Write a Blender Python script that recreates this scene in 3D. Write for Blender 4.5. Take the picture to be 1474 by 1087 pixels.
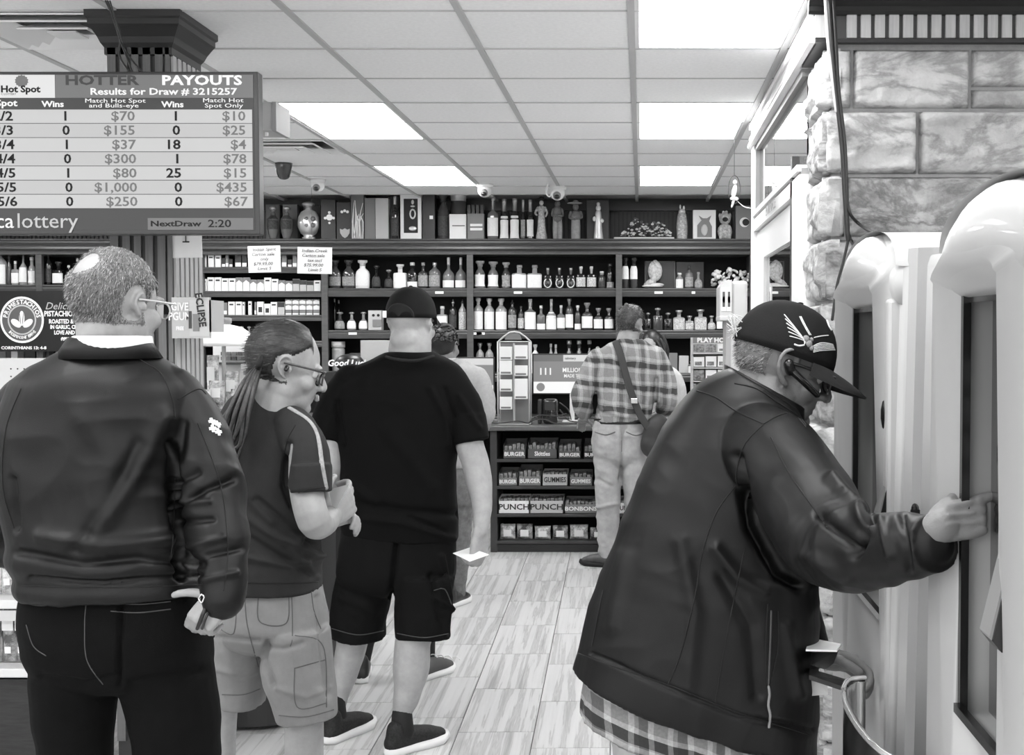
import bpy, bmesh, math, random
import numpy as np
from mathutils import Vector, Matrix, Euler
random.seed(7)
sc = bpy.context.scene
for o in list(bpy.data.objects): bpy.data.objects.remove(o)
COL = sc.collection
# ------------------------------------------------------------------ camera, world, lights, exposure
F = 1800.0; PX = 923.0; HZ = 478.0; CAMZ = 1.6
PITCH = math.atan(65.0 / F)
cam = bpy.data.cameras.new('camera'); cam_o = bpy.data.objects.new('camera', cam); COL.objects.link(cam_o)
cam.sensor_width = 36; cam.lens = F / 1474 * 36; cam.shift_x = -(PX - 737) / 1474.0
cam.clip_start = 0.05; cam.clip_end = 200
cam_o.location = (0, 0, CAMZ); cam_o.rotation_euler = (math.pi / 2 - PITCH, 0, 0)
sc.camera = cam_o
w = bpy.data.worlds.new('world'); sc.world = w; w.use_nodes = True
w.node_tree.nodes['Background'].inputs[0].default_value = (1, 1, 1, 1)
w.node_tree.nodes['Background'].inputs[1].default_value = 1.35      # white fill added through the open side behind the camera, as if shop-front daylight
sc.view_settings.view_transform = 'Standard'; sc.view_settings.look = 'None'
sc.view_settings.gamma = 1; sc.view_settings.use_curve_mapping = False
sc.view_settings.exposure = 0.8
PANEL_STRENGTH = 9.0
HC = 1.15; CEIL = CAMZ + HC                                           # ceiling height 2.75 m

# ------------------------------------------------------------------ helpers
def W(px, py, D):
    """world point at depth D (metres along +Y) seen at photo pixel (px, py)"""
    a = (px - PX) / F; b = -(py - 543.5) / F
    s, c = math.sin(PITCH), math.cos(PITCH)
    dy = b * s + c; dz = b * c - s
    return Vector((a * D / dy, D, CAMZ + dz * D / dy))
def XX(px, D): return (px - PX) * D / F
def ZZ(py, D): return W(PX, py, D).z
def to_px(co):
    s, c = math.sin(PITCH), math.cos(PITCH)
    x = co[:, 0]; y = co[:, 1]; z = co[:, 2] - CAMZ
    d = y * c - z * s; u = y * s + z * c
    return PX + F * x / d, 543.5 - F * u / d
MATS = {}
def mat(name, g=0.5, rough=0.5, spec=0.5, metal=0.0, var=0.0, vs=8.0, bump=0.0, bs=60.0, bdist=0.01, emit=0.0, trans=0.0, coat=0.0, sheen=0.0, stretch=None, ior=None, contrast=None):
    if name in MATS: return MATS[name]
    m = bpy.data.materials.new(name); m.use_nodes = True; MATS[name] = m
    nt = m.node_tree; N = nt.nodes; L = nt.links; b = N['Principled BSDF']
    b.inputs['Base Color'].default_value = (g, g, g, 1)
    b.inputs['Roughness'].default_value = rough
    b.inputs['Specular IOR Level'].default_value = spec
    b.inputs['Metallic'].default_value = metal
    b.inputs['Transmission Weight'].default_value = trans
    b.inputs['Coat Weight'].default_value = coat
    b.inputs['Sheen Weight'].default_value = sheen
    if ior: b.inputs['IOR'].default_value = ior
    if emit:
        b.inputs['Emission Color'].default_value = (1, 1, 1, 1); b.inputs['Emission Strength'].default_value = emit
    if var or bump:
        tc = N.new('ShaderNodeTexCoord'); src = tc.outputs['Object']
        if stretch:
            mp = N.new('ShaderNodeMapping'); mp.inputs['Scale'].default_value = stretch; L.new(src, mp.inputs[0]); src = mp.outputs[0]
    if var:
        n = N.new('ShaderNodeTexNoise'); n.inputs['Scale'].default_value = vs; n.inputs['Detail'].default_value = 6; n.inputs['Roughness'].default_value = 0.65
        L.new(src, n.inputs['Vector'])
        r = N.new('ShaderNodeValToRGB'); lo, hi = (contrast or (0.3, 0.7))
        r.color_ramp.elements[0].position = lo; r.color_ramp.elements[1].position = hi
        a, c = max(0, g * (1 - var)), min(1, g * (1 + var))
        r.color_ramp.elements[0].color = (a, a, a, 1); r.color_ramp.elements[1].color = (c, c, c, 1)
        L.new(n.outputs['Fac'], r.inputs[0]); L.new(r.outputs[0], b.inputs['Base Color'])
    if bump:
        n = N.new('ShaderNodeTexNoise'); n.inputs['Scale'].default_value = bs; n.inputs['Detail'].default_value = 5
        L.new(src, n.inputs['Vector'])
        bp = N.new('ShaderNodeBump'); bp.inputs['Strength'].default_value = bump; bp.inputs['Distance'].default_value = bdist
        L.new(n.outputs['Fac'], bp.inputs['Height']); L.new(bp.outputs[0], b.inputs['Normal'])
    return m
def props(o, label=None, cat=None, group=None, kind=None):
    if label: o['label'] = label
    if cat: o['category'] = cat
    if group: o['group'] = group
    if kind: o['kind'] = kind
    return o
def thing(name, label, cat, loc=(0, 0, 0), rotz=0.0, group=None):
    o = bpy.data.objects.new(name, None); COL.objects.link(o); o.empty_display_size = 0.05
    o.location = loc; o.rotation_euler = (0, 0, rotz)
    return props(o, label, cat, group)
def mesh_from(name, V, Fc, m=None, smooth=False, mi=None):
    me = bpy.data.meshes.new(name); me.from_pydata([tuple(v) for v in V], [], [tuple(f) for f in Fc])
    for mm in (m if isinstance(m, (list, tuple)) else [m]):
        if mm: me.materials.append(mm)
    if mi is not None: me.polygons.foreach_set('material_index', mi)
    if smooth: me.polygons.foreach_set('use_smooth', [True] * len(me.polygons))
    me.update(); return me
def base_of(p):
    v = Vector((0, 0, 0))
    while p is not None: v = v + Vector(p.location); p = p.parent
    return v
def link(name, me, parent=None, loc=None):
    o = bpy.data.objects.new(name, me); COL.objects.link(o)
    if parent is not None: o.parent = parent
    if loc is not None: o.location = loc
    return o
class G:
    """collects geometry in world (or local) space"""
    def __init__(s): s.V = []; s.F = []; s.M = []; s.m = 0
    def add(s, V, Fc):
        k = len(s.V); s.V += [Vector(v) for v in V]; s.F += [tuple(i + k for i in f) for f in Fc]; s.M += [s.m] * len(Fc); return s
    def box(s, x0, x1, y0, y1, z0, z1, bev=0.0):
        if x0 > x1: x0, x1 = x1, x0
        if y0 > y1: y0, y1 = y1, y0
        if z0 > z1: z0, z1 = z1, z0
        if bev <= 0:
            return s.add([(x0,y0,z0),(x1,y0,z0),(x1,y1,z0),(x0,y1,z0),(x0,y0,z1),(x1,y0,z1),(x1,y1,z1),(x0,y1,z1)],
                         [(0,3,2,1),(4,5,6,7),(0,1,5,4),(1,2,6,5),(2,3,7,6),(3,0,4,7)])
        bm = bmesh.new(); bmesh.ops.create_cube(bm, size=1)
        for v in bm.verts: v.co = Vector((x0 + (v.co.x + .5) * (x1 - x0), y0 + (v.co.y + .5) * (y1 - y0), z0 + (v.co.z + .5) * (z1 - z0)))
        bmesh.ops.bevel(bm, geom=bm.edges[:], offset=bev, segments=2, profile=0.5, affect='EDGES')
        return s.bm(bm)
    def bm(s, bm):
        bm.verts.index_update(); V = [v.co.copy() for v in bm.verts]; Fc = [[v.index for v in f.verts] for f in bm.faces]; bm.free(); return s.add(V, Fc)
    def prism(s, pts, axis, a0, a1):
        """extrude a closed 2D outline along axis 'x','y' or 'z' (outline in the other two axes, in order)"""
        n = len(pts); V = []
        for a in (a0, a1):
            for p, q in pts: V.append({'x': (a, p, q), 'y': (p, a, q), 'z': (p, q, a)}[axis])
        Fc = [(i, (i + 1) % n, (i + 1) % n + n, i + n) for i in range(n)] + [tuple(range(n))[::-1], tuple(range(n, 2 * n))]
        return s.add(V, Fc)
    def lathe(s, prof, n=16, c=(0, 0, 0), sx=1.0, sy=1.0, pw=2.0):
        V = []; c = Vector(c)
        for r, z in prof:
            for i in range(n):
                t = 2 * math.pi * i / n; ct, st = math.cos(t), math.sin(t)
                if pw != 2.0:
                    q = (abs(ct) ** pw + abs(st) ** pw) ** (-1 / pw); ct, st = ct * q, st * q
                V.append(c + Vector((r * sx * ct, r * sy * st, z)))
        Fc = []
        for j in range(len(prof) - 1):
            for i in range(n): Fc.append((j*n+i, j*n+(i+1) % n, (j+1)*n+(i+1) % n, (j+1)*n+i))
        Fc.append(tuple(range(n))[::-1]); k = (len(prof) - 1) * n; Fc.append(tuple(range(k, k + n)))
        return s.add(V, Fc)
    def cyl(s, p, q, r, n=12, r2=None):
        p = Vector(p); q = Vector(q); r2 = r if r2 is None else r2
        t = (q - p).normalized(); a = Vector((0, 0, 1)) if abs(t.z) < .9 else Vector((1, 0, 0))
        u = t.cross(a).normalized(); v = t.cross(u)
        V = [p + (u * math.cos(2*math.pi*i/n) + v * math.sin(2*math.pi*i/n)) * r for i in range(n)] + [q + (u * math.cos(2*math.pi*i/n) + v * math.sin(2*math.pi*i/n)) * r2 for i in range(n)]
        return s.add(V, [(i, i + n, (i+1) % n + n, (i+1) % n) for i in range(n)] + [tuple(range(n)), tuple(range(n, 2*n))[::-1]])
    def tube(s, pts, radii, n=10, cap=True, sub=4, flat=1.0, ref=(0, 1, 0), closed_ends=True):
        """smooth tube along control points; radii metres; flat = depth ratio (or list)"""
        P = [Vector(p) for p in pts]; R = list(radii) if hasattr(radii, '__len__') else [radii] * len(P)
        FL = list(flat) if hasattr(flat, '__len__') else [flat] * len(P)
        Q, RR, FF = [], [], []
        for i in range(len(P) - 1):
            p0 = P[max(i-1, 0)]; p1 = P[i]; p2 = P[i+1]; p3 = P[min(i+2, len(P)-1)]
            for k in range(sub):
                t = k / sub
                Q.append(0.5 * ((2*p1) + (p2-p0)*t + (2*p0-5*p1+4*p2-p3)*t*t + (3*p1-p0-3*p2+p3)*t*t*t))
                tt = t * t * (3 - 2 * t); RR.append(R[i] + (R[i+1]-R[i]) * tt); FF.append(FL[i] + (FL[i+1]-FL[i]) * tt)
        Q.append(P[-1]); RR.append(R[-1]); FF.append(FL[-1])
        T = [(Q[min(i+1, len(Q)-1)] - Q[max(i-1, 0)]).normalized() for i in range(len(Q))]
        if cap:
            q0, r0, q1, r1 = Q[0], RR[0], Q[-1], RR[-1]
            pre = []; post = []
            for a in (80, 55, 28):
                ar = math.radians(a); pre.append((q0 - T[0] * r0 * min(FF[0], 1) * math.sin(ar), r0 * math.cos(ar), T[0], FF[0]))
                post.insert(0, (q1 + T[-1] * r1 * min(FF[-1], 1) * math.sin(ar), r1 * math.cos(ar), T[-1], FF[-1]))
            seq = pre + list(zip(Q, RR, T, FF)) + post
        else: seq = list(zip(Q, RR, T, FF))
        ref = Vector(ref); V = []
        for q, r, t, f in seq:
            u = t.cross(ref)
            if u.length < .15: u = t.cross(Vector((0.3, 0.2, 1)))
            u.normalize(); v = t.cross(u).normalized()
            V += [q + u * r * math.cos(2*math.pi*i/n) + v * r * f * math.sin(2*math.pi*i/n) for i in range(n)]
        Fc = []
        for j in range(len(seq) - 1):
            for i in range(n): Fc.append((j*n+i, (j+1)*n+i, (j+1)*n+(i+1) % n, j*n+(i+1) % n))
        Fc.append(tuple(range(n))); k = (len(seq)-1)*n; Fc.append(tuple(range(k, k+n))[::-1])
        return s.add(V, Fc)
    def ell(s, c, r, rot=None, n=20, mrot=None):
        c = Vector(c); m = mrot if mrot is not None else (Euler(rot).to_matrix() if rot else Matrix.Identity(3)); h = n // 2
        V = [c + m @ Vector((0, 0, -r[2]))]
        for j in range(1, h):
            a = -math.pi/2 + math.pi*j/h
            for i in range(n):
                t = 2*math.pi*i/n; V.append(c + m @ Vector((r[0]*math.cos(a)*math.cos(t), r[1]*math.cos(a)*math.sin(t), r[2]*math.sin(a))))
        V.append(c + m @ Vector((0, 0, r[2]))); Fc = []
        for i in range(n): Fc.append((0, 1+(i+1) % n, 1+i))
        for j in range(h-2):
            for i in range(n): Fc.append((1+j*n+i, 1+j*n+(i+1) % n, 1+(j+1)*n+(i+1) % n, 1+(j+1)*n+i))
        k = 1+(h-2)*n
        for i in range(n): Fc.append((k+i, k+(i+1) % n, len(V)-1))
        return s.add(V, Fc)
    def loft(s, rings, D, n=48, pw=2.4, sub=5):
        """rings: (py, xl, xr, thickness_m[, tilt[, dD]]) in photo pixels at depth D -> closed horizontal-section solid"""
        R = [tuple(r) + (0,) * (6 - len(r)) for r in rings]; A = np.array(R, float); S = []
        for i in range(len(A)-1):
            p0, p1, p2, p3 = A[max(i-1, 0)], A[i], A[i+1], A[min(i+2, len(A)-1)]
            for k in range(sub):
                t = k/sub; S.append(0.5*((2*p1)+(p2-p0)*t+(2*p0-5*p1+4*p2-p3)*t*t+(3*p1-p0-3*p2+p3)*t*t*t))
        S.append(A[-1]); V = []
        for py, xl, xr, th, tilt, dD in S:
            d = D + dD; c = W((xl+xr)/2, py, d); hw = (xr-xl)/2*d/F
            for i in range(n):
                t = 2*math.pi*i/n; ct, st = math.cos(t), math.sin(t); q = (abs(ct)**pw+abs(st)**pw)**(-1/pw); ct *= q; st *= q
                V.append(c + Vector((hw*ct, th/2*st, -hw*ct*tilt)))
        Fc = []; m_ = len(S)
        for j in range(m_-1):
            for i in range(n): Fc.append((j*n+i, (j+1)*n+i, (j+1)*n+(i+1) % n, j*n+(i+1) % n))
        Fc.append(tuple(range(n))); k = (m_-1)*n; Fc.append(tuple(range(k, k+n))[::-1])
        return s.add(V, Fc)
    def out(s, name, m, parent=None, smooth=False, world=True):
        """link as one mesh object; coordinates are world unless world=False"""
        off = base_of(parent) if (parent is not None and world) else Vector((0, 0, 0))
        me = mesh_from(name, [v - off for v in s.V], s.F, m, smooth, s.M if isinstance(m, (list, tuple)) else None)
        return link(name, me, parent)
    def top(s, name, m, label, cat, group=None, kind=None, smooth=False):
        """link as a top-level single-mesh thing with its origin at its base centre"""
        xs = [v.x for v in s.V]; ys = [v.y for v in s.V]; zs = [v.z for v in s.V]
        o = Vector(((min(xs)+max(xs))/2, (min(ys)+max(ys))/2, min(zs)))
        me = mesh_from(name, [v - o for v in s.V], s.F, m, smooth, s.M if isinstance(m, (list, tuple)) else None)
        ob = link(name, me, None, o); return props(ob, label, cat, group, kind)
def struct(name, g, m, smooth=False):
    o = g.out(name, m, None, smooth); o['kind'] = 'structure'; return o
def blob(g, voxel, iters=6, fac=0.5):
    """union of overlapping closed pieces -> one continuous surface (numpy verts, faces)"""
    me = mesh_from('tmp', g.V, g.F); o = bpy.data.objects.new('tmp', me); COL.objects.link(o)
    r = o.modifiers.new('r', 'REMESH'); r.mode = 'VOXEL'; r.voxel_size = voxel; r.adaptivity = 0
    if iters:
        s_ = o.modifiers.new('s', 'SMOOTH'); s_.factor = fac; s_.iterations = iters
    dg = bpy.context.evaluated_depsgraph_get(); ev = o.evaluated_get(dg)
    me2 = bpy.data.meshes.new_from_object(ev, depsgraph=dg)
    bpy.data.objects.remove(o); bpy.data.meshes.remove(me)
    return me2
def get_co(me):
    a = np.empty(len(me.vertices)*3, np.float32); me.vertices.foreach_get('co', a); return a.reshape(-1, 3).astype(float)
def get_no(me):
    a = np.empty(len(me.vertices)*3, np.float32); me.vertex_normals.foreach_get('vector', a); return a.reshape(-1, 3).astype(float)
def set_co(me, co): me.vertices.foreach_set('co', co.astype(np.float32).ravel()); me.update()
def vnoise(p, seed=0):
    """value noise in [-1,1], p: (n,3)"""
    i = np.floor(p).astype(np.int64); f = p - i; f = f*f*(3-2*f); r = 0
    for dx in (0, 1):
        for dy in (0, 1):
            for dz in (0, 1):
                h = (i[:, 0]+dx)*374761393 + (i[:, 1]+dy)*668265263 + (i[:, 2]+dz)*2147483647 + seed*1274126177
                h = (h ^ (h >> 13)) * 1274126177; h = (h ^ (h >> 16)) & 0xffffff
                wgt = (f[:, 0] if dx else 1-f[:, 0]) * (f[:, 1] if dy else 1-f[:, 1]) * (f[:, 2] if dz else 1-f[:, 2])
                r = r + wgt * (h / 0xffffff)
    return r*2-1
def folds(me, amp=0.004, scale=(9, 9, 5), seed=1, ridged=True, creases=(), facing=True):
    """displace cloth: warped ridged noise plus explicit crease lines [(pts_px, width_px, depth_m)]"""
    co = get_co(me); no = get_no(me); sc_ = np.array(scale, float)
    wp = co*4; warp = np.stack([vnoise(wp, seed+5), vnoise(wp, seed+6), vnoise(wp, seed+7)], 1)
    n1 = vnoise(co*sc_ + warp*0.9, seed); n2 = vnoise(co*sc_*2.1 + warp*1.6, seed+1)
    d = (1-2*np.abs(n1))*0.6 + (1-2*np.abs(n2))*0.3 if ridged else n1*0.7+n2*0.3
    d = d * amp
    if creases:
        x, y = to_px(co); front = no[:, 1] < 0.15
        for c in creases:
            pts, wd, dep = c[0], c[1], c[2]
            best = np.full(len(co), 1e9)
            for (x0, y0), (x1, y1) in zip(pts[:-1], pts[1:]):
                L2 = (x1-x0)**2+(y1-y0)**2+1e-9
                t = np.clip(((x-x0)*(x1-x0)+(y-y0)*(y1-y0))/L2, 0, 1)
                best = np.minimum(best, np.hypot(x-(x0+t*(x1-x0)), y-(y0+t*(y1-y0))))
            d = d + np.where(front, 1.5*dep*np.exp(-(best/(wd*.85))**2), 0)
    set_co(me, co + no*d[:, None]); return me
def shade(me, m):
    me.materials.clear()
    for mm in (m if isinstance(m, (list, tuple)) else [m]): me.materials.append(mm)
    me.polygons.foreach_set('use_smooth', [True]*len(me.polygons)); me.update(); return me
def place(me, name, m, parent):
    """link a baked world-space mesh under parent"""
    shade(me, m); off = np.array(base_of(parent)); set_co(me, get_co(me)-off); return link(name, me, parent)
def text_mesh(s, size, m, parent=None, loc=(0, 0, 0), rot=(math.pi/2, 0, 0), name='lettering', bold=0.0, align='CENTER', xs=1.0, ext=0.0006, shear=0.0, sp=1.0):
    cu = bpy.data.curves.new('t', 'FONT'); cu.body = s; cu.size = size; cu.align_x = align; cu.align_y = 'CENTER'
    cu.offset = bold; cu.extrude = ext; cu.resolution_u = 2; cu.shear = shear; cu.space_character = sp
    o = bpy.data.objects.new('t', cu); COL.objects.link(o)
    dg = bpy.context.evaluated_depsgraph_get(); me = bpy.data.meshes.new_from_object(o.evaluated_get(dg), depsgraph=dg)
    bpy.data.objects.remove(o); bpy.data.curves.remove(cu)
    M = Matrix.LocRotScale(Vector(loc), Euler(rot), Vector((xs, 1, 1))); me.transform(M)
    if parent is not None: me.transform(Matrix.Translation(-base_of(parent)))
    me.materials.clear(); me.materials.append(m); return link(name, me, parent)
def copy_tree(o, parent=None):
    c = o.copy(); COL.objects.link(c)
    if parent is not None: c.parent = parent
    for ch in o.children: copy_tree(ch, c)
    return c
# ------------------------------------------------------------------ materials of the setting
M_ceil = mat('ceiling_tile', .92, .9, .2, var=.05, vs=60, bump=.25, bs=220, bdist=.002)
M_tbar = mat('ceiling_bar', .52, .5, .4)
M_white = mat('white_paint', .8, .45, .4)
M_dark = mat('dark_wood', .022, .4, .4, var=.35, vs=5, stretch=(3, 3, 30), bump=.1, bs=40)
M_darker = mat('black_stained_wood', .006, .35, .5)
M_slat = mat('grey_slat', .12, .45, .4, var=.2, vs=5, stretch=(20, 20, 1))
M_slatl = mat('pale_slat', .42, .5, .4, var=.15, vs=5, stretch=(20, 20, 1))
M_panel = mat('lit_panel', .9, .6, .2, emit=PANEL_STRENGTH)
def floor_mat():
    m = bpy.data.materials.new('vein_cut_tile'); m.use_nodes = True; nt = m.node_tree; N = nt.nodes; L = nt.links; b = N['Principled BSDF']
    tc = N.new('ShaderNodeTexCoord'); oi = N.new('ShaderNodeObjectInfo'); ad = N.new('ShaderNodeVectorMath'); ad.operation = 'ADD'
    cx = N.new('ShaderNodeCombineXYZ'); ml = N.new('ShaderNodeMath'); ml.operation = 'MULTIPLY'; ml.inputs[1].default_value = 37
    L.new(oi.outputs['Random'], ml.inputs[0]); L.new(ml.outputs[0], cx.inputs[0]); L.new(ml.outputs[0], cx.inputs[1])
    L.new(tc.outputs['Object'], ad.inputs[0]); L.new(cx.outputs[0], ad.inputs[1])
    mp = N.new('ShaderNodeMapping'); mp.inputs['Scale'].default_value = (13, .42, 1); L.new(ad.outputs[0], mp.inputs[0])
    n = N.new('ShaderNodeTexNoise'); n.inputs['Scale'].default_value = 2.0; n.inputs['Detail'].default_value = 5; n.inputs['Roughness'].default_value = .6; n.inputs['Distortion'].default_value = .35
    L.new(mp.outputs[0], n.inputs['Vector'])
    r = N.new('ShaderNodeValToRGB'); e = r.color_ramp.elements; e[0].position = .33; e[1].position = .62
    e[0].color = (.28,)*3+(1,); e[1].color = (.56,)*3+(1,); k = e.new(.43); k.color = (.45,)*3+(1,); k2 = e.new(.47); k2.color = (.36,)*3+(1,); k3 = e.new(.5); k3.color = (.52,)*3+(1,)
    L.new(n.outputs['Fac'], r.inputs[0]); L.new(r.outputs[0], b.inputs['Base Color'])
    b.inputs['Roughness'].default_value = .3; b.inputs['Specular IOR Level'].default_value = .4
    return m
M_floor = floor_mat(); M_grout = mat('grout', .16, .8, .2)
# ------------------------------------------------------------------ shell
struct('floor', G().box(-7.2, 3.2, -1.5, 11.2, -.12, -.006), M_grout)
fl = bpy.data.objects['floor']
rot = math.radians(1.2); cr, sr = math.cos(rot), math.sin(rot); tw, tl = .305, .61
tile_me = None
g = G(); e = .0022; g.box(e, tw-e, e, tl-e, -.006, 0); tile_me = mesh_from('floor_tile', g.V, g.F, M_floor)
g = G(); g.box(e, tw-e, e, tl-e, -.006, 0)
OX, OY = -.424, 4.729
strip = G()
for i in range(-17, 9):
    for j in range(-7, 11):
        off = {0: .228, 1: .42, 2: .03}[(-i-1) % 3] - .0
        u = i*tw; v = j*tl + off
        x = OX + u*cr - v*sr; y = OY + u*sr + v*cr
        if y < -1.4 or y > 10.9 or x < -7 or x > 2.6: continue
        c = to_px(np.array([[x+tw/2, max(y+tl/2, .3), 0.0]]))
        if y > 2.2 and y < 9.6 and -120 < c[0][0] < 1500 and c[1][0] < 1260:
            o = link('floor_tile', tile_me, fl, (x, y, 0)); o.rotation_euler = (0, 0, rot)
        else:
            s2 = G(); s2.box(e, tw-e, e, tl-e, -.006, 0)
            strip.add([Vector((x + p.x*cr - p.y*sr, y + p.x*sr + p.y*cr, p.z)) for p in s2.V], s2.F)
o = strip.out('floor_tiling', M_floor, fl); o['kind'] = 'stuff'
# ceiling: grid, tiles, lit panels, diffusers
GX0, GY0, TS, TL = -.037, 5.11, .614, .595
cl = struct('ceiling', G().box(-7.2, 3.2, -1.5, 11.2, CEIL+.03, CEIL+.12), M_white)
def gx(i): return GX0 + i*TS
def gy(j): return GY0 + j*TL
tg = G(); tg.box(.012, TS-.012, .004, TL-.004, 0, .02, bev=.004); ct_me = mesh_from('ceiling_tile', tg.V, tg.F, M_ceil)
bars = G()
for i in range(-10, 5): bars.box(gx(i)-.013, gx(i)+.013, -1.4, 11, CEIL-.006, CEIL+.012)
for j in range(-10, 10): bars.box(-6.2, 2.5, gy(j)-(.007 if j % 2 == 0 else .003), gy(j)+(.007 if j % 2 == 0 else .003), CEIL-.004, CEIL+.012)
bars.out('ceiling_grid_bars', M_tbar, cl)['kind'] = 'stuff'
LIGHTS = set()
for i in (-9, -6, -3, 0, 3):
    for j in (-10, -6, -2, 2, 6):
        if i in (-6, -3) and j == -2: continue
        LIGHTS.add((i, j))
DIFF = {(-4, -1), (-4, 4)}
far_t = G()
for i in range(-10, 4):
    for j in range(-10, 9):
        if (i, j) in DIFF: continue
        if (i, j) in LIGHTS or (i, j-1) in LIGHTS: continue
        c = to_px(np.array([[gx(i)+.3, max(gy(j)+.3, .3), CEIL]]))
        if gy(j) > 3.2 and -100 < c[0][0] < 1350: link('ceiling_tile', ct_me, cl, (gx(i), gy(j), CEIL))
        else: far_t.box(gx(i)+.012, gx(i+1)-.012, gy(j)+.004, gy(j+1)-.004, CEIL, CEIL+.02)
far_t.out('ceiling_tiling', M_ceil, cl)['kind'] = 'stuff'
names = {(0, -2): 'near bright ceiling panel, largest, at the top beside the stone wall', (0, 2): 'middle bright ceiling panel right of centre', (0, 6): 'small far ceiling panel right of centre over the back shelves',
         (-3, 2): 'larger slanted bright ceiling panel left of centre', (-3, 6): 'small far ceiling panel left of centre over the back shelves'}
for (i, j) in sorted(LIGHTS):
    c = Vector(((gx(i)+gx(i+1))/2, gy(j)+TL, CEIL))
    t = thing('ceiling_light', names.get((i, j), 'fluorescent ceiling panel outside the picture'), 'ceiling light', c, group='fluorescent ceiling panels')
    G().box(gx(i)+.03, gx(i+1)-.03, gy(j)+.02, gy(j+2)-.02, CEIL+.001, CEIL+.008).out('diffuser', M_panel, t)
    f = G()
    f.box(gx(i)+.013, gx(i)+.03, gy(j)+.008, gy(j+2)-.008, CEIL-.002, CEIL+.02); f.box(gx(i+1)-.03, gx(i+1)-.013, gy(j)+.008, gy(j+2)-.008, CEIL-.002, CEIL+.02)
    f.box(gx(i)+.03, gx(i+1)-.03, gy(j)+.008, gy(j)+.02, CEIL-.002, CEIL+.02); f.box(gx(i)+.03, gx(i+1)-.03, gy(j+2)-.02, gy(j+2)-.008, CEIL-.002, CEIL+.02)
    f.out('frame', M_white, t)
for (i, j), lab in (((-4, -1), 'square stepped air diffuser in the ceiling by the fluted column'), ((-4, 4), 'square stepped air diffuser in the ceiling farther back right of the screen')):
    cx, cy = gx(i)+TS/2, gy(j)+TL/2
    t = thing('air_diffuser', lab, 'vent', (cx, cy, CEIL), group='ceiling air diffusers')
    G().box(cx-.29, cx+.29, cy-.28, cy+.28, CEIL+.02, CEIL+.026).out('backing', M_dark, t)
    for k, (a, b2, z0) in enumerate(((.29, .235, -.004), (.215, .155, -.012), (.135, .075, -.02))):
        f = G()
        V = []; 
        for (h, z) in ((a, z0), (a-.004, z0-.006), (b2, z0+.022), (b2+.002, z0+.03)):
            V += [(cx-h, cy-h*.97, CEIL+z), (cx+h, cy-h*.97, CEIL+z), (cx+h, cy+h*.97, CEIL+z), (cx-h, cy+h*.97, CEIL+z)]
        f.add(V, [(4*r+q, 4*((r+1) % 4)+q, 4*((r+1) % 4)+(q+1) % 4, 4*r+(q+1) % 4) for r in range(4) for q in range(4)])
        f.out('louvre_ring', M_white, t)
    G().box(cx-.055, cx+.055, cy-.055, cy+.055, CEIL-.02, CEIL-.014).out('centre_plate', M_white, t)
# walls
M_wall = mat('painted_wall', .6, .7, .3, var=.05, vs=4)
struct('wall_back', G().box(-7.2, 3.2, 11.1, 11.3, 0, CEIL+.03), M_dark)
struct('wall_left', G().box(-7.3, -7.1, -1.5, 11.2, 0, CEIL+.03), M_wall)
struct('wall_right', G().box(2.6, 2.8, -1.5, 11.2, 0, CEIL+.03), M_wall)
# white window and door partition on the right
PXW = .60
t1 = G(); t1.box(PXW, PXW+.12, 4.77, 6.86, 2.60, CEIL-.001)
t1.box(PXW-.012, PXW, 4.36, 6.86, 2.70, 2.722); t1.box(PXW-.012, PXW, 4.36, 6.86, 2.64, 2.655); t1.box(PXW-.02, PXW, 4.36, 6.86, 2.60, 2.62)
struct('trim_1', t1, M_white)
wf = G(); wf.box(PXW, PXW+.08, 6.72, 6.86, 0, 2.6); wf.box(PXW, PXW+.08, 4.77, 6.72, 2.14, 2.20); wf.box(PXW-.006, PXW+.06, 4.8, 6.72, 2.215, 2.24)
wn = thing('window_1', None, None, (PXW, 5.7, 2.2)); wn['kind'] = 'structure'
wf.out('frame', M_white, wn)
fr2 = G(); fr2.box(PXW+.01, PXW+.05, 4.78, 6.72, 2.57, 2.6); fr2.box(PXW+.01, PXW+.05, 6.69, 6.72, 2.2, 2.6); fr2.box(PXW+.01, PXW+.05, 4.78, 6.72, 2.2, 2.225)
fr2.out('glazing_bead', mat('grey_bead', .25, .4), wn)
M_glass = mat('window_glass', 1, .0, .5, trans=1.0, ior=1.45)
G().box(PXW+.03, PXW+.036, 4.78, 6.69, 2.225, 2.57).out('pane', M_glass, wn)
text_mesh('ENTRANCE', .07, mat('pale_grey_print', .35, .6), wn, (PXW-.009, 5.75, 2.172), (math.pi/2, 0, -math.pi/2), xs=1.2)
dr = thing('door_1', None, None, (PXW, 5.7, 0)); dr['kind'] = 'structure'
dg_ = G(); dg_.box(PXW+.02, PXW+.06, 6.35, 6.72, 0, 2.13); dg_.box(PXW+.02, PXW+.06, 5.08, 5.2, 0, 2.13); dg_.box(PXW+.02, PXW+.06, 5.2, 6.35, 1.98, 2.13); dg_.box(PXW+.02, PXW+.06, 5.2, 6.35, 0, .25)
dg_.out('frame', M_white, dr)
G().box(PXW+.035, PXW+.041, 5.2, 6.35, .25, 1.98).out('pane', M_glass, dr)
G().box(PXW+.0, PXW+.03, 5.0, 5.06, 0, 2.3).out('jamb_strip', M_dark, dr)
struct('trim_2', G().box(PXW, PXW+.08, 4.77, 5.0, 0, 2.14), M_white)
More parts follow.
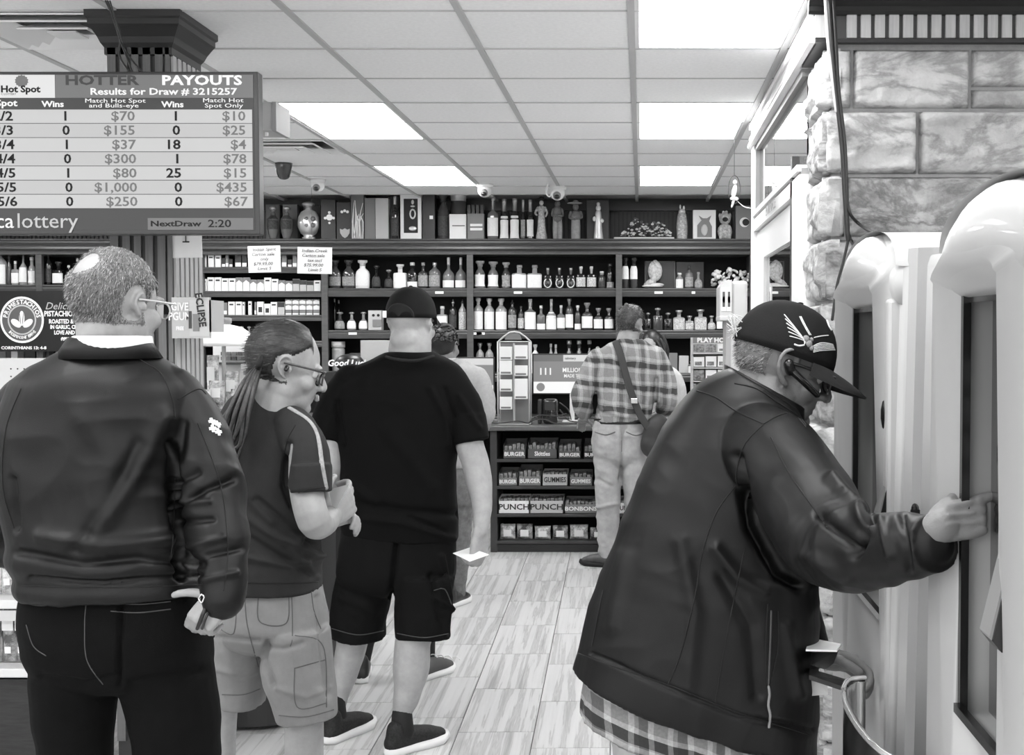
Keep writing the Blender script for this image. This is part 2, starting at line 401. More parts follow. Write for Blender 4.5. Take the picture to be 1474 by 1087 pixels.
# stone pier of split-faced blocks
M_stone = mat('split_stone', .46, .85, .25, var=.3, vs=7, bump=.55, bs=26, bdist=.02, contrast=(.25, .75))
M_stoned = mat('split_stone_weathered', .34, .85, .25, var=.35, vs=9, bump=.55, bs=26, bdist=.02)
def crack_shade(m, amt=.55, sc_=3.2):  # multiplies dark lines into the colour, painted shade of cracks in the stone
    nt = m.node_tree; N = nt.nodes; L = nt.links; b = N['Principled BSDF']; src = b.inputs['Base Color'].links[0].from_socket
    tc = N.new('ShaderNodeTexCoord'); mp = N.new('ShaderNodeMapping'); mp.inputs['Scale'].default_value = (1, 1, 2.4); L.new(tc.outputs['Object'], mp.inputs[0])
    n = N.new('ShaderNodeTexNoise'); n.inputs['Scale'].default_value = sc_; n.inputs['Detail'].default_value = 9; n.inputs['Roughness'].default_value = .62; n.inputs['Distortion'].default_value = .5; L.new(mp.outputs[0], n.inputs['Vector'])
    r = N.new('ShaderNodeValToRGB'); e = r.color_ramp.elements; e[0].position = .43; e[0].color = (1, 1, 1, 1); e[1].position = .565; e[1].color = (1, 1, 1, 1); k = e.new(.497); k.color = (1-amt,)*3+(1,); L.new(n.outputs['Fac'], r.inputs[0])
    mx = N.new('ShaderNodeMix'); mx.data_type = 'RGBA'; mx.blend_type = 'MULTIPLY'; mx.inputs['Factor'].default_value = 1; L.new(src, mx.inputs[6]); L.new(r.outputs[0], mx.inputs[7]); L.new(mx.outputs[2], b.inputs['Base Color'])
crack_shade(M_stone, .42, 2.6); crack_shade(M_stoned, .5, 3.4)
SY = 4.35; SXL = .628
wp = struct('wall_stone', G().box(SXL+.035, 2.6, SY+.035, 4.77, 0, 2.6), mat('mortar', .33, .9, .2, var=.1, vs=30, bump=.3, bs=90))
def stone(x0, x1, z0, z1, seed, face='front', y0=None, y1=None, pr=.03):
    nx = max(4, int((x1-x0 if face == 'front' else y1-y0)/.012)); nz = max(4, int((z1-z0)/.012))
    V = []; rnd = random.Random(seed); ox = rnd.random()*50
    P = []
    for j in range(nz+1):
        for i in range(nx+1):
            u = i/nx; v = j/nz; P.append((u, v))
    A = np.array([[ox+u*(x1-x0 if face == 'front' else y1-y0)*7, v*(z1-z0)*13, seed*3.1] for u, v in P])
    h = vnoise(A, 3)*.6 + (1-2*np.abs(vnoise(A*1.7, 4)))*.5 + vnoise(A*4.2, 5)*.25
    step = np.where(vnoise(A*np.array([.45, 1.1, 1]), 9) > .1, .5, -.25)
    h = h*.55+step*1.15 + vnoise(A*9, 6)*.15
    for (u, v), hh in zip(P, h):
        ed = min(1, min(u, 1-u)*nx/.9)*min(1, min(v, 1-v)*nz/.9)
        d = ed*(pr*.5+pr*.42*hh)
        if face == 'front': V.append((x0+u*(x1-x0), SY+.03-.012*ed-d, z0+v*(z1-z0)))
        else: V.append((SXL+.03-.012*ed-d*1.1, y1+u*(y0-y1), z0+v*(z1-z0)))
    Fc = [(j*(nx+1)+i, j*(nx+1)+i+1, (j+1)*(nx+1)+i+1, (j+1)*(nx+1)+i) for j in range(nz) for i in range(nx)]
    k = len(V)
    cs = [(0, 0), (1, 0), (1, 1), (0, 1)]
    idx = [0, nx, (nz+1)*(nx+1)-1, nz*(nx+1)]
    for i in idx:
        v = V[i]; V.append((v[0], SY+.06, v[2]) if face == 'front' else (SXL+.06, v[1], v[2]))
    b0 = list(range(0, nx+1)); b1 = [j*(nx+1)+nx for j in range(nz+1)]; b2 = list(range((nz+1)*(nx+1)-1, nz*(nx+1)-1, -1)); b3 = [j*(nx+1) for j in range(nz, -1, -1)]
    Fc += [tuple(b0[::-1]+[k, k+1]), tuple(b1[::-1]+[k+1, k+2]), tuple(b2[::-1]+[k+2, k+3]), tuple(b3[::-1]+[k+3, k])]
    me = mesh_from('stone', V, Fc, M_stone if rnd.random() < .75 else M_stoned, True); return link('stone', me, wp)
zt = [ZZ(y, SY) for y in (68, 157, 252, 343, 435, 527, 614, 705, 797, 889, 980, 1072, 1164)] + [0.0]
rnd = random.Random(3); sd = 10
cuts = {0: [1183, 1226, 1396, 1560], 1: [1183, 1321, 1500], 2: [1183, 1218, 1430, 1600], 3: [1183, 1290, 1480], 4: [1183, 1222, 1380, 1540]}
for r in range(len(zt)-1):
    z1, z0 = zt[r]-.004, zt[r+1]+.008
    if z1-z0 < .06: continue
    cs = cuts.get(r) or [1183, 1222+rnd.randint(0, 90), 1400+rnd.randint(-30, 40), 1560]
    for a, b in zip(cs[:-1], cs[1:]):
        x0, x1 = XX(a, SY)+.005, XX(b, SY)-.005; sd += 1
        if r == 0 and a == 1396:
            zm = z0+(z1-z0)*.34; stone(x0, x1, zm+.006, z1, sd); stone(x0, x1, z0, zm-.006, sd+70)
        else: stone(x0, x1, z0, z1, sd, pr=.045)
    stone(0, 0, z0, z1, sd+200, 'side', SY, 4.77, pr=.035)
# fluted fascia and black crown over the stone
fa = struct('trim_3', G().box(SXL-.02, 2.6, SY-.0, 4.77, 2.6, CEIL-.001), mat('fascia_groove', .06, .5))
for k in range(46):
    x = SXL+.03 + k*.0485
    if k and x < 2.5: G().box(x, x+.034, SY-.014, SY, 2.612, 2.725).out('slat', M_slatl, fa)
G().box(SXL-.03, SXL+.028, SY-.016, SY, 2.612, 2.73).out('slat', M_slatl, fa)
for k in range(9): G().box(SXL-.033, SXL-.02, SY+.02+k*.045, SY+.05+k*.045, 2.612, 2.725).out('slat', M_white, fa)
G().prism([(SY, 2.594), (SY-.022, 2.594), (SY-.022, 2.607), (SY, 2.613)], 'x', SXL-.03, 2.6).out('lower_moulding', M_dark, fa)
G().prism([(SY, 2.69), (SY-.02, 2.69), (SY-.03, 2.70), (SY-.03, 2.715), (SY-.05, 2.73), (SY-.085, 2.742), (SY-.085, 2.749), (SY, 2.749)], 'x', SXL-.055, 2.6).out('crown', M_darker, fa)
# fluted column on the left
CX0, CX1, CY0, CY1 = -1.923, -1.70, 4.55, 4.83
co_ = struct('column', G().box(CX0, CX1, CY0, CY1, 0, CEIL-.001), mat('column_core', .02, .5))
for k, (a, b) in enumerate(((.0, .03), (.045, .072), (.087, .112), (.128, .155), (.172, .2), (.208, .223))):
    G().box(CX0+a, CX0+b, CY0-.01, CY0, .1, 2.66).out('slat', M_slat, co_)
for k in range(6): G().box(CX1, CX1+.009, CY0+.008+k*.048, CY0+.040+k*.048, .1, 2.66).out('slat', M_slatl, co_)  # side slats take the paler colour: light falling on this face, painted in
V = []; prof = [(0.0, 2.595), (.01, 2.6), (.01, 2.625), (.02, 2.64), (.028, 2.66), (.045, 2.69), (.052, 2.70), (.052, 2.72), (.06, 2.726), (.06, CEIL-.001)]
for d, z in prof: V += [(CX0-d, CY0-d, z), (CX1+d, CY0-d, z), (CX1+d, CY1+d, z), (CX0-d, CY1+d, z)]
G().add(V, [(4*r+q, 4*r+(q+1) % 4, 4*(r+1)+(q+1) % 4, 4*(r+1)+q) for r in range(len(prof)-1) for q in range(4)]+[(3, 2, 1, 0)]).out('capital', mat('capital_black', .022, .35), co_)
struct('baseboard_back', G().box(-7, 2.5, 11.06, 11.1, 0, .12), M_dark)
# ------------------------------------------------------------------ back shelving
M_shelf = mat('shelf_edge_wood', .075, .35, .5, var=.2, vs=5, stretch=(1, 8, 8))
M_back = mat('shelf_back', .006, .6, .2)
BY = 10.6; DECK = ZZ(344, BY)
SHX0 = -7.0; SHX1 = XX(1079, BY)
sh = thing('shelving', 'dark wooden wall shelving with moulded cornice full of bottles', 'shelving', ((SHX0+SHX1)/2, BY+.2, 0))
G().box(SHX0, SHX1, BY+.37, BY+.39, 0, DECK-.02).out('back_panel', M_back, sh)
zc = lambda y: ZZ(y, BY)
G().prism([(BY+.38, DECK), (BY-.03, DECK), (BY-.035, DECK-.012), (BY-.02, DECK-.02), (BY-.02, DECK-.034), (BY-.005, DECK-.05), (BY-.03, DECK-.068), (BY-.032, DECK-.085), (BY-.0, DECK-.10), (BY-.012, DECK-.112), (BY-.01, DECK-.13), (BY+.02, DECK-.135), (BY+.38, DECK-.135)], 'x', SHX0, SHX1).out('cornice', M_shelf, sh)
bays = [(SHX0, -5.12), (-5.1, -3.9), (-3.9, XX(288, BY)), (XX(290, BY), XX(464, BY)), (XX(472, BY), XX(673, BY)), (XX(681, BY), XX(887, BY)), (XX(895, BY), SHX1)]
for p in (58, 290, 468, 677, 891): G().box(XX(p, BY)-.026, XX(p, BY)+.026, BY-.004, BY+.035, .1, DECK-.13).out('post', M_shelf, sh); G().box(XX(p, BY)-.009, XX(p, BY)+.009, BY+.035, BY+.37, .1, DECK-.14).out('divider', M_back, sh)
def shelf_board(x0, x1, ytop, th=.07):
    z = zc(ytop)
    G().prism([(BY+.37, z), (BY+.004, z), (BY, z-.008), (BY+.008, z-.02), (BY, z-.032), (BY+.004, z-.05), (BY+.012, z-th), (BY+.04, z-th), (BY+.04, z-.02), (BY+.37, z-.02)], 'x', x0, x1).out('shelf', M_shelf, sh)
    return z
L0, L1 = XX(58, BY)+.026, XX(290, BY)-.026
zA = ZL = ZB = 0
for (x0, x1) in ((XX(468, BY)+.026, XX(677, BY)-.026), (XX(677, BY)+.026, XX(891, BY)-.026), (XX(891, BY)+.026, SHX1)):
    zA = shelf_board(x0, x1, 415); zB = shelf_board(x0, x1, 475.5); zC = shelf_board(x0, x1, 538); shelf_board(x0, x1, 600)
for y in (384.5, 419, 453.5, 491): shelf_board(XX(290, BY)+.026, XX(468, BY)-.026, y, .045)
shelf_board(L0, L1, 410); shelf_board(SHX0, XX(58, BY)-.026, 410); shelf_board(SHX0, L1, 517)
G().box(SHX1, SHX1+.03, BY-.01, BY+.39, 0, DECK).out('side_panel', M_shelf, sh)
# dark slat cladding above the shelves (narrow slats, under ten pixels each)
sl = G()
for k in range(220): 
    x = SHX0 + k*.037
    if x < 2.5: sl.box(x, x+.022, 11.08, 11.1, DECK, 2.67)
o = sl.out('slat_cladding', mat('dull_slat', .03, .5), bpy.data.objects['wall_back']); o['kind'] = 'stuff'
G().box(-7, 2.6, 11.04, 11.1, 2.67, CEIL).out('soffit', M_darker, bpy.data.objects['wall_back'])

# ------------------------------------------------------------------ bottles
M_gl = {'d': mat('dark_glass', .012, .06, .6, coat=.5), 'm': mat('brown_glass', .045, .08, .6, coat=.5), 'c': mat('clear_glass_bottle', .28, .05, .6, coat=.5, var=.25, vs=14),
        'w': mat('white_ceramic', .8, .3, .5), 'g': mat('grey_glass', .14, .08, .6, coat=.4), 's': mat('silvered_glass', .6, .2, .6, metal=.6)}
M_lb = {'w': mat('white_label', .8, .6, .2, var=.06, vs=90), 'g': mat('grey_label', .3, .6, .2, var=.4, vs=70), 'd': mat('dark_label', .05, .5, .3, var=.5, vs=80), 's': mat('printed_label', .5, .5, .3, var=.6, vs=110)}
M_cp = {'d': mat('black_cap', .03, .35, .5), 'w': mat('pale_cap', .6, .35, .5), 's': mat('foil_cap', .5, .3, .6, metal=.7), 'b': mat('cork_cap', .25, .6, .3)}
PROF = {  # (radius fraction, height fraction): body and neck
 'round': [(.46, 0), (.5, .015), (.5, .58), (.46, .66), (.3, .73), (.17, .78), (.145, .86), (.145, .93)],
 'shoulder': [(.46, 0), (.5, .015), (.5, .55), (.48, .6), (.2, .66), (.16, .7), (.15, .93)],
 'flask': [(.46, 0), (.5, .02), (.5, .5), (.44, .6), (.3, .68), (.2, .72), (.18, .93)],
 'tallneck': [(.46, 0), (.5, .015), (.5, .4), (.42, .5), (.26, .57), (.13, .63), (.11, .93)],
 'jug': [(.4, 0), (.48, .05), (.5, .2), (.47, .38), (.32, .52), (.16, .6), (.14, .9)],
 'square': [(.48, 0), (.5, .02), (.5, .6), (.46, .64), (.18, .66), (.16, .92)],
 'slim': [(.46, 0), (.5, .02), (.5, .6), (.4, .7), (.25, .76), (.22, .94)],
 'bell': [(.5, 0), (.5, .04), (.42, .2), (.46, .5), (.34, .64), (.2, .7), (.2, .93)],
 'disc': [(.28, 0), (.3, .06), (.2, .09), (.36, .16), (.48, .32), (.5, .45), (.47, .6), (.34, .74), (.15, .8), (.13, .93)],
 'urn': [(.25, 0), (.3, .03), (.3, .06), (.44, .25), (.5, .45), (.48, .6), (.28, .68), (.2, .72), (.2, .78), (.1, .82), (.12, .9)],
}
SQ = {'square': 5.0, 'flask': 3.0, 'shoulder': 3.2}
BC = {}
def bottle_meshes(kind, w, h, gl, lb, cp, capk):
    key = (kind, round(w, 3), round(h, 3), gl, lb, cp, capk)
    if key in BC: return BC[key]
    prof = [(r*w, z*h) for r, z in PROF[kind]]; pw = SQ.get(kind, 2.0); sy = .55 if kind in ('flask', 'disc') else (.8 if kind == 'square' else 1.0)
    n = 24 if pw > 2 else 18
    g = G().lathe(prof, n, (0, 0, 0), 1, sy, pw); body = mesh_from('glass', g.V, g.F, M_gl[gl], True)
    nr = prof[-1][0]
    g = G()
    if capk == 'ball': g.ell((0, 0, h*.93), (w*.3, w*.3, h*.07), n=14); g.cyl((0, 0, h*.84), (0, 0, h*.93), nr*1.05)
    elif capk == 'wide': g.lathe([(nr*1.15, h*.8), (nr*1.15, h*.88), (nr*1.9, h*.93), (nr*1.9, h)], 14)
    elif capk == 'long': g.lathe([(nr*1.1, h*.68), (nr*1.12, h*.9), (nr*1.2, h*.905), (nr*1.2, h), (nr*.9, h*1.005)], 14)
    elif capk == 'spike': g.lathe([(nr*1.2, h*.86), (nr*1.3, h*.9), (nr*.5, h*.94), (nr*.7, h*.97), (.001, h)], 12)
    else: g.lathe([(nr*1.15, h*.88), (nr*1.25, h*.89), (nr*1.25, h*.99), (nr, h)], 14)
    cap = mesh_from('cap', g.V, g.F, M_cp[cp], True)
    lab = None
    if lb:
        m = lb[0]; z0, z1 = {'l': (.08, .5), 'f': (.03, .58), 's': (.03, .26), 'a': (.1, .42), 't': (.3, .72)}[lb[1]]
        rr = [r for r, z in PROF[kind]]; zz = [z for r, z in PROF[kind]]; V = []; nn = 13; ns = 5
        for j in range(ns):
            z = z0 + (z1-z0)*j/(ns-1); r = float(np.interp(z, zz, rr))*w + .0012
            for i in range(nn):
                t = math.radians(-90 + (-66 + 132*i/(nn-1))); c_, s_ = math.cos(t), math.sin(t)
                q = (abs(c_)**pw+abs(s_)**pw)**(-1/pw); V.append((r*c_*q, r*sy*s_*q-.0008, z*h))
        g = G(); g.add(V, [(j*nn+i, j*nn+i+1, (j+1)*nn+i+1, (j+1)*nn+i) for j in range(ns-1) for i in range(nn-1)])
        lab = mesh_from('label', g.V, g.F, M_lb[m], True)
    BC[key] = (body, cap, lab); return BC[key]
KW = {'round': 'round', 'shoulder': 'square-shouldered', 'flask': 'flat', 'tallneck': 'long-necked', 'jug': 'bulbous', 'square': 'square', 'slim': 'slim', 'bell': 'bell-shaped', 'disc': 'disc-shaped', 'urn': 'urn-shaped'}
GW = {'d': 'dark', 'm': 'brown', 'c': 'clear', 'w': 'white', 'g': 'grey', 's': 'silvered'}
LW = {'w': 'white label', 'g': 'grey label', 'd': 'dark label', 's': 'printed label'}
ORD = ['first', 'second', 'third', 'fourth', 'fifth', 'sixth', 'seventh', 'eighth', 'ninth', 'tenth', 'eleventh', 'twelfth', 'thirteenth', 'fourteenth', 'fifteenth', 'sixteenth', 'seventeenth', 'eighteenth', 'nineteenth', 'twentieth']
def bottle(x0, x1, ytop, ybase, kind, gl, lb, cp, capk, label, group, D=BY+.1, z=None):
    w_ = (x1-x0)*D/F; z = zc(ybase) if z is None else z
    h = ZZ(ytop, D)-z; x = XX((x0+x1)/2, D)
    b, c, l = bottle_meshes(kind, round(w_, 3), round(h, 3), gl, lb, cp, capk)
    t = thing('bottle', label, 'bottle', (x, D, z+.0012), rotz=random.uniform(-.1, .1), group=group)
    link('glass', b, t); link('cap', c, t)
    if l: link('label', l, t)
    return t
def row(items, ybase, place, group, D=BY+.1, start=0):
    for k, it in enumerate(items):
        x0, x1, yt, kind, gl, lb, cp, ck = it
        desc = f"{GW[gl]} {KW[kind]} bottle" + (f" with {LW[lb[0]]}" if lb else '') + f", {ORD[k+start]} from left {place}"
        bottle(x0, x1, yt, ybase, kind, gl, lb, cp, ck, desc, group, D)
UA = 'upper shelf bottles'; UB = 'middle shelf bottles'; UC = 'lower shelf bottles'
row([(475,492,375,'flask','m','ga','d','wide'),(494,512,375,'flask','m','ga','d','wide'),(513,533,375,'flask','w','wa','w','wide'),(536,550,382,'jug','d','dl','d','ball'),(554,567,388,'jug','d','dl','s','ball'),
     (568,586,381,'square','w','wf','w','wide'),(587,602,378,'flask','d','ws','w',''),(603,617,378,'shoulder','m','gl','b',''),(618,635,378,'round','g','gl','s',''),(638,655,371,'tallneck','g','ws','w','long'),(656,672,371,'tallneck','g','ws','w','long')],
    415, 'on upper shelf of left bay', UA)
row([(683,700,376,'bell','g','wl','b','wide'),(702,719,377,'bell','g','wl','b','wide'),(722,736,378,'bell','m','gl','b','wide'),(738,758.5,382,'square','c','wf','b',''),(760,780.5,382,'square','c','wf','b',''),
     (783,795,386,'square','d',None,'s','long'),(799.5,811.5,386,'square','d',None,'s','long'),(816,828,386,'square','d',None,'s','long'),(830,843,384,'square','d','sl','w','long'),(845,858,384,'square','d','sl','w','long'),(861,872,391,'slim','m','da','w','long'),(873,884,380,'slim','d','gs','d','')],
    415, 'on upper shelf of middle bay', UA)
M_hs = mat('silver_horseshoe', .75, .3, .6)
for b_ in [o for o in bpy.data.objects if o.get('group') == UA and 'dark square bottle,' in o.get('label', '')]:
    x, y, z = b_.location; g = G(); pts = [(x+.03*math.sin(a)*1.0, y-.034, z+.045-.038*math.cos(a)) for a in np.linspace(.55, 2*math.pi-.55, 13)]
    pts = [(p[0], p[1], 2*(z+.045)-p[2]) for p in pts]
    g.tube(pts, .005, 6, sub=1); g.out('horseshoe', M_hs, b_, True)
row([(895,905.5,371,'slim','m','wt','d','wide'),(907,918,371,'slim','m','wt','d','wide'),(972.5,983.5,393,'slim','c','wf','w',''),(985.5,998,383,'round','g','gl','d','long'),(999,1011,392,'jug','c','gl','b','')],
    415, 'on upper shelf of right bay', UA)
row([(474,478.5,429,'slim','d',None,'s',''),(480,484.5,430,'slim','d',None,'s',''),(486,490.5,432,'slim','d',None,'s','')], 475.5, 'at back of middle shelf, left bay', UB, BY+.25)
row([(482,498,449,'jug','m','gl','s','ball'),(500,513.5,449,'jug','c','wl','s','ball'),(517,530.5,449,'jug','c','wl','s','ball'),(629.5,645,441,'square','c','wf','w',''),(646.5,658.5,431,'round','d','dl','s','spike'),(660.5,671.5,431,'round','c','sf','d','spike')],
    475.5, 'on middle shelf of left bay', UB)
row([(681.5,696,429,'round','c','wf','w','wide'),(697.5,712,430,'round','c','wf','w','wide'),(713.5,730,430,'round','c','wf','w','wide'),(731.5,744,432,'round','m','gl','d','spike'),(745.5,755,441,'round','m','sl','d',''),
     (755.5,771.5,431,'shoulder','g','wf','w','long'),(773,785,440,'shoulder','g','ws','w',''),(786,801.5,431,'tallneck','c','wf','w','long'),(802,813.5,440,'shoulder','g','wl','w','long'),(814,825.5,430,'round','m','wl','s','wide'),
     (827,836.5,440,'round','m','ws','w','wide'),(837.5,853,436,'shoulder','m','wl','b','wide'),(855,868,444,'shoulder','m','wl','b','wide'),(870,883,444,'shoulder','m','wl','b','wide')],
    475.5, 'on middle shelf of middle bay', UB)
row([(897,906,436,'round','g',None,'w','ball'),(928,938,450,'square','d',None,'s','ball'),(939.5,954,443,'square','m',None,'s','ball'),(955.5,967.5,450,'square','d',None,'s','ball'),(969,985.5,447,'square','c','sf','s','wide'),(986.5,998.5,455,'square','c','sl','s','wide'),
     (999.5,1017,446,'square','c','sf','s','wide'),(1018,1030,455,'jug','c','sl','s','wide'),(1031.5,1040,450,'shoulder','d','wl','s','')],
    475.5, 'on middle shelf of right bay', UB)
row([(685,697,494,'round','c','gf','s','wide'),(698.5,710.5,494,'round','c','gf','s','wide'),(765,776,496,'round','w','wf','w','wide'),(790,796,495,'slim','c',None,'w',''),(797,803,496,'slim','c',None,'w',''),(812.5,826,490,'bell','m','gf','s',''),
     (827,840.5,490,'bell','m','gf','s',''),(842.5,854.5,490,'bell','d','df','b',''),(855.5,865.5,499,'jug','c',None,'w','ball')], 538, 'on lower shelf of middle bay', UC)
row([(990,1000,520,'round','g','wf','w',''),(1046,1056,500,'round','g','wf','w','')], 538, 'on lower shelf of right bay', UC)
row([(-22,-8,362,'round','c','gl','w',''),(-6,12,360,'round','c','wf','w',''),(12,19,368,'slim','m',None,'d',''),(19.5,29.5,376,'square','c','wl','w',''),(30,42,360,'tallneck','c','wl','w',''),(42.5,54,370,'bell','c','wl','w',''),
     (66,77.5,364,'round','d','dl','d',''),(79,94,377,'square','d','wl','d','wide'),(96,106,382,'round','d','sl','w',''),(109,118,372,'round','m','wl','w',''),(122,133,368,'round','c','gl','s','')],
    410, 'on shelf left of the column', 'bottles left of the column')
# the row of glossy carafes on the deck above the cornice
deck_rows = [(703,718.5,283,'shoulder','g','wl','s','long'),(720,733.5,287,'bell','d','wf','s','long'),(734.5,749,286,'bell','d','wf','s','long'),(750,757.5,288,'bell','d','gl','s','long'),(758.5,769.5,288,'bell','d','wl','s','long')]
for k, it in enumerate(deck_rows):
    bottle(it[0], it[1], it[2], 344, it[3], it[4], it[5], it[6], it[7], f"{GW[it[4]]} bottle with {LW[it[5][0]]} on top of the shelving, {ORD[k]} of its row", 'bottles on top of the shelving', BY+.12, DECK)
# ------------------------------------------------------------------ boxed bottles and ornaments on the deck
def simple(name, g, m, label, cat, group=None, smooth=False): return g.top(name, m, label, cat, group, None, smooth)
DD = BY+.12
def dbox(x0, x1, yt, m, D=DD, th=.09, name='gift_box', label='', yb=344, z=None, bev=.003, cat='box', grp='gift boxes on top of the shelving'):
    z = (DECK if z is None else z)+.0012
    xm = XX((x0+x1)/2, D); t = thing(name, label, cat, (xm, D, z), group=grp)
    G().box(XX(x0, D), XX(x1, D), D-th/2, D+th/2, z, ZZ(yt, D), bev=bev).out('carton', m, t); return t
M_bx = {'d': mat('dark_carton', .02, .35, .5), 'g': mat('grey_carton', .2, .5, .4), 'l': mat('pale_carton', .5, .5, .4), 'w': mat('white_carton', .82, .5, .3), 'm': mat('mid_carton', .1, .5, .4), 'p': mat('patterned_carton', .22, .5, .4, var=.8, vs=60)}
M_sil = mat('silver_print', .7, .3, .6, metal=.3); M_blk = mat('black_print', .01, .5, .4)
def badge(parent, px, py, r, m, D, name='emblem', pts=None, n=16):
    c = Vector((XX(px, D), D, ZZ(py, D))); g = G(); q = r*D/F
    out = pts or [(math.cos(2*math.pi*i/n), math.sin(2*math.pi*i/n)) for i in range(n)]
    g.prism([(c.x+a*q, c.z+b*q) for a, b in out], 'y', D-.004, D); return g.out(name, m, parent)
for x0, x1, m, l in ((387, 407, 'm', 'grey box behind the first urn bottle on the shelving top'), (411, 432, 'g', 'paler grey box behind the second urn bottle on the shelving top')):
    dbox(x0, x1, 295, M_bx[m], BY+.27, label=l)
dbox(441, 465, 296, M_bx['m'], BY+.27, label='grey box behind the round silvered bottle on the shelving top')
for k, (a, b) in enumerate(((386.5, 404), (405.5, 424))):
    t = bottle(a, b, 297, 344, 'urn', 'g', 'dt', 's', 'ball', ('left' if k == 0 else 'right')+' urn-shaped ornate bottle on the shelving top', 'urn bottles on top of the shelving', BY+.1, DECK)
t = bottle(430, 462, 291, 344, 'disc', 's', None, 's', 'ball', 'round silvered disc bottle on a small foot on the shelving top', None, BY+.1, DECK)
for a in (-1, 1):
    for b in (-1, 1): G().ell(W(446+a*4.5, 319.5+b*4.5, BY+.055), (.022, .008, .022), n=10).out('medallion', M_gl['g'], t, True)
t = dbox(465.5, 486.5, 288, M_bx['d'], label='tall dark gift box with a silver ornate cross emblem')
for a, b, r in ((476, 313, 6), (476, 306, 2.6), (470, 314, 2.6), (482, 314, 2.6), (476, 321, 2.2)): badge(t, a, b, r*.75, M_sil, DD-.046)
t = dbox(488, 508, 292, M_bx['d'], label='dark gift box with a pale shield near its foot')
badge(t, 498, 335, 7, M_bx['l'], DD-.046, 'shield', [(-1, .8), (-.5, .6), (0, .9), (.5, .6), (1, .8), (.95, -.1), (.5, -.8), (0, -1.1), (-.5, -.8), (-.95, -.1)])
for a in (-4, 0, 4): badge(t, 498+a, 305-(a == 0)*1.5, 2, M_sil, DD-.046)
t = thing('display_tube', 'clear upright case with pale feather streaks on the shelving top', 'case', (XX(518, DD), DD, DECK))
G().box(XX(509, DD), XX(527, DD), DD-.05, DD+.05, DECK, ZZ(277, DD)).out('case', mat('case_grey', .16, .15, .5), t)
g = G(); rnd = random.Random(5)
for k in range(9):
    x = XX(511+k*1.8, DD); g.tube([(x, DD-.054, DECK+.01), (x+rnd.uniform(-.02, .02), DD-.056, DECK+.15), (x+rnd.uniform(-.03, .03), DD-.054, DECK+.2+rnd.random()*.14)], [.003, .005, .002], 5, sub=2)
g.out('feathers', M_bx['w'], t)
dbox(528, 543, 286, M_bx['g'], label='narrow grey gift box left of the pale box on top')
dbox(543.5, 562, 286, M_bx['l'], label='pale grey gift box between the narrow box and boxed bottle')
dbox(562, 577.5, 284, M_bx['d'], BY+.2, label='dark open box behind the tall slim dark bottle')
bottle(564, 576, 283, 344, 'round', 'd', 'dl', 's', 'long', 'tall dark slim bottle standing in front of a dark open box', None, BY+.08, DECK)
t = dbox(579, 609, 277, M_bx['w'], label='white gift box with black window showing an ornate skull bottle')
G().box(XX(584, DD), XX(604, DD), DD-.047, DD-.045, ZZ(336, DD), ZZ(287, DD)).out('window', M_blk, t)
g = G(); y_ = DD-.052
for a, b, rx, rz in ((594, 308, .028, .045), (594, 329, .034, .02), (594, 291, .012, .02), (594, 297, .02, .008)): g.ell(W(a, b, y_), (rx, .006, rz), n=12)
g.out('bottle_picture', M_sil, t, True)
g = G(); g.ell(W(594, 308, y_-.005), (.016, .004, .03), n=12); g.out('bottle_inlay', M_blk, t, True)
t = dbox(611, 628.5, 278, M_bx['d'], label='tall dark gift box with one small silver tag'); badge(t, 622, 313, 2.4, M_sil, DD-.046, 'tag', [(-1, -1), (1, -1), (1, 1), (-1, 1)])
t = bottle(631, 647.5, 278, 344, 'slim', 'm', 'dl', 'd', 'wide', 'tall dark tube bottle right of the tall dark gift box', None, DD, DECK)
t = dbox(649, 673, 309, M_bx['w'], label='white carton in front of the tall dark canister'); badge(t, 661, 325, 3, M_bx['g'], DD-.046, 'tag', [(-3, -.25), (3, -.25), (3, .25), (-3, .25)]); 
t = thing('canister', 'tall cylindrical canister with silvered lid behind a white carton', 'canister', (XX(661, BY+.25), BY+.25, DECK))
G().lathe([(.065, 0), (.065, ZZ(290, BY+.25)-DECK)], 24, (XX(661, BY+.25), BY+.25, DECK)).out('drum', M_bx['m'], t, True)
G().lathe([(.067, ZZ(290, BY+.25)-DECK), (.067, ZZ(273, BY+.25)-DECK)], 24, (XX(661, BY+.25), BY+.25, DECK)).out('lid', M_sil, t, True)
t = dbox(674.5, 698.5, 308, M_bx['g'], label='short grey carton with white lettering beside the white carton')
for k in range(2): badge(t, 686.5, 324+k*6, 2.2, M_bx['w'], DD-.046, 'lettering', [(-4, -.8), (4, -.8), (4, .8), (-4, .8)])
for k in range(4): dbox(674+k*6.2, 679+k*6.2, 295, M_bx['d'], BY+.28, th=.04, label=f'slim black tin behind the short grey carton, {ORD[k]} from left', name='tin')
# figurine bottles
def figurine(px, yt, wpx, label, pieces, mats, name='figurine'):
    D = BY+.11; global_z = DECK+.0015; t = thing(name, label, 'figurine', (XX(px, D), D, DECK)); H = ZZ(yt, D)-DECK
    for nm, mk, prims in pieces:
        g = G()
        for kind, a in prims:
            if kind == 'e': g.ell((XX(px, D)+a[0]*H, D+a[1]*H, DECK+a[2]*H), (a[3]*H, a[4]*H, a[5]*H), n=12)
            elif kind == 't': g.tube([(XX(px, D)+p[0]*H, D+p[1]*H, DECK+p[2]*H+.004) for p in a[0]], [r*H for r in a[1]], 8, sub=3)
        g.out(nm, mats[mk], t, True)
    return t
FM = {'c': mat('pale_painted_clay', .45, .5, .3, var=.5, vs=60), 'm': mat('brown_clay', .16, .6, .3, var=.3, vs=40), 'l': mat('light_clay', .3, .6, .3, var=.2, vs=30), 'd': mat('dark_clay', .03, .5, .3), 'w': mat('bone_white', .7, .5, .3), 's': M_sil}
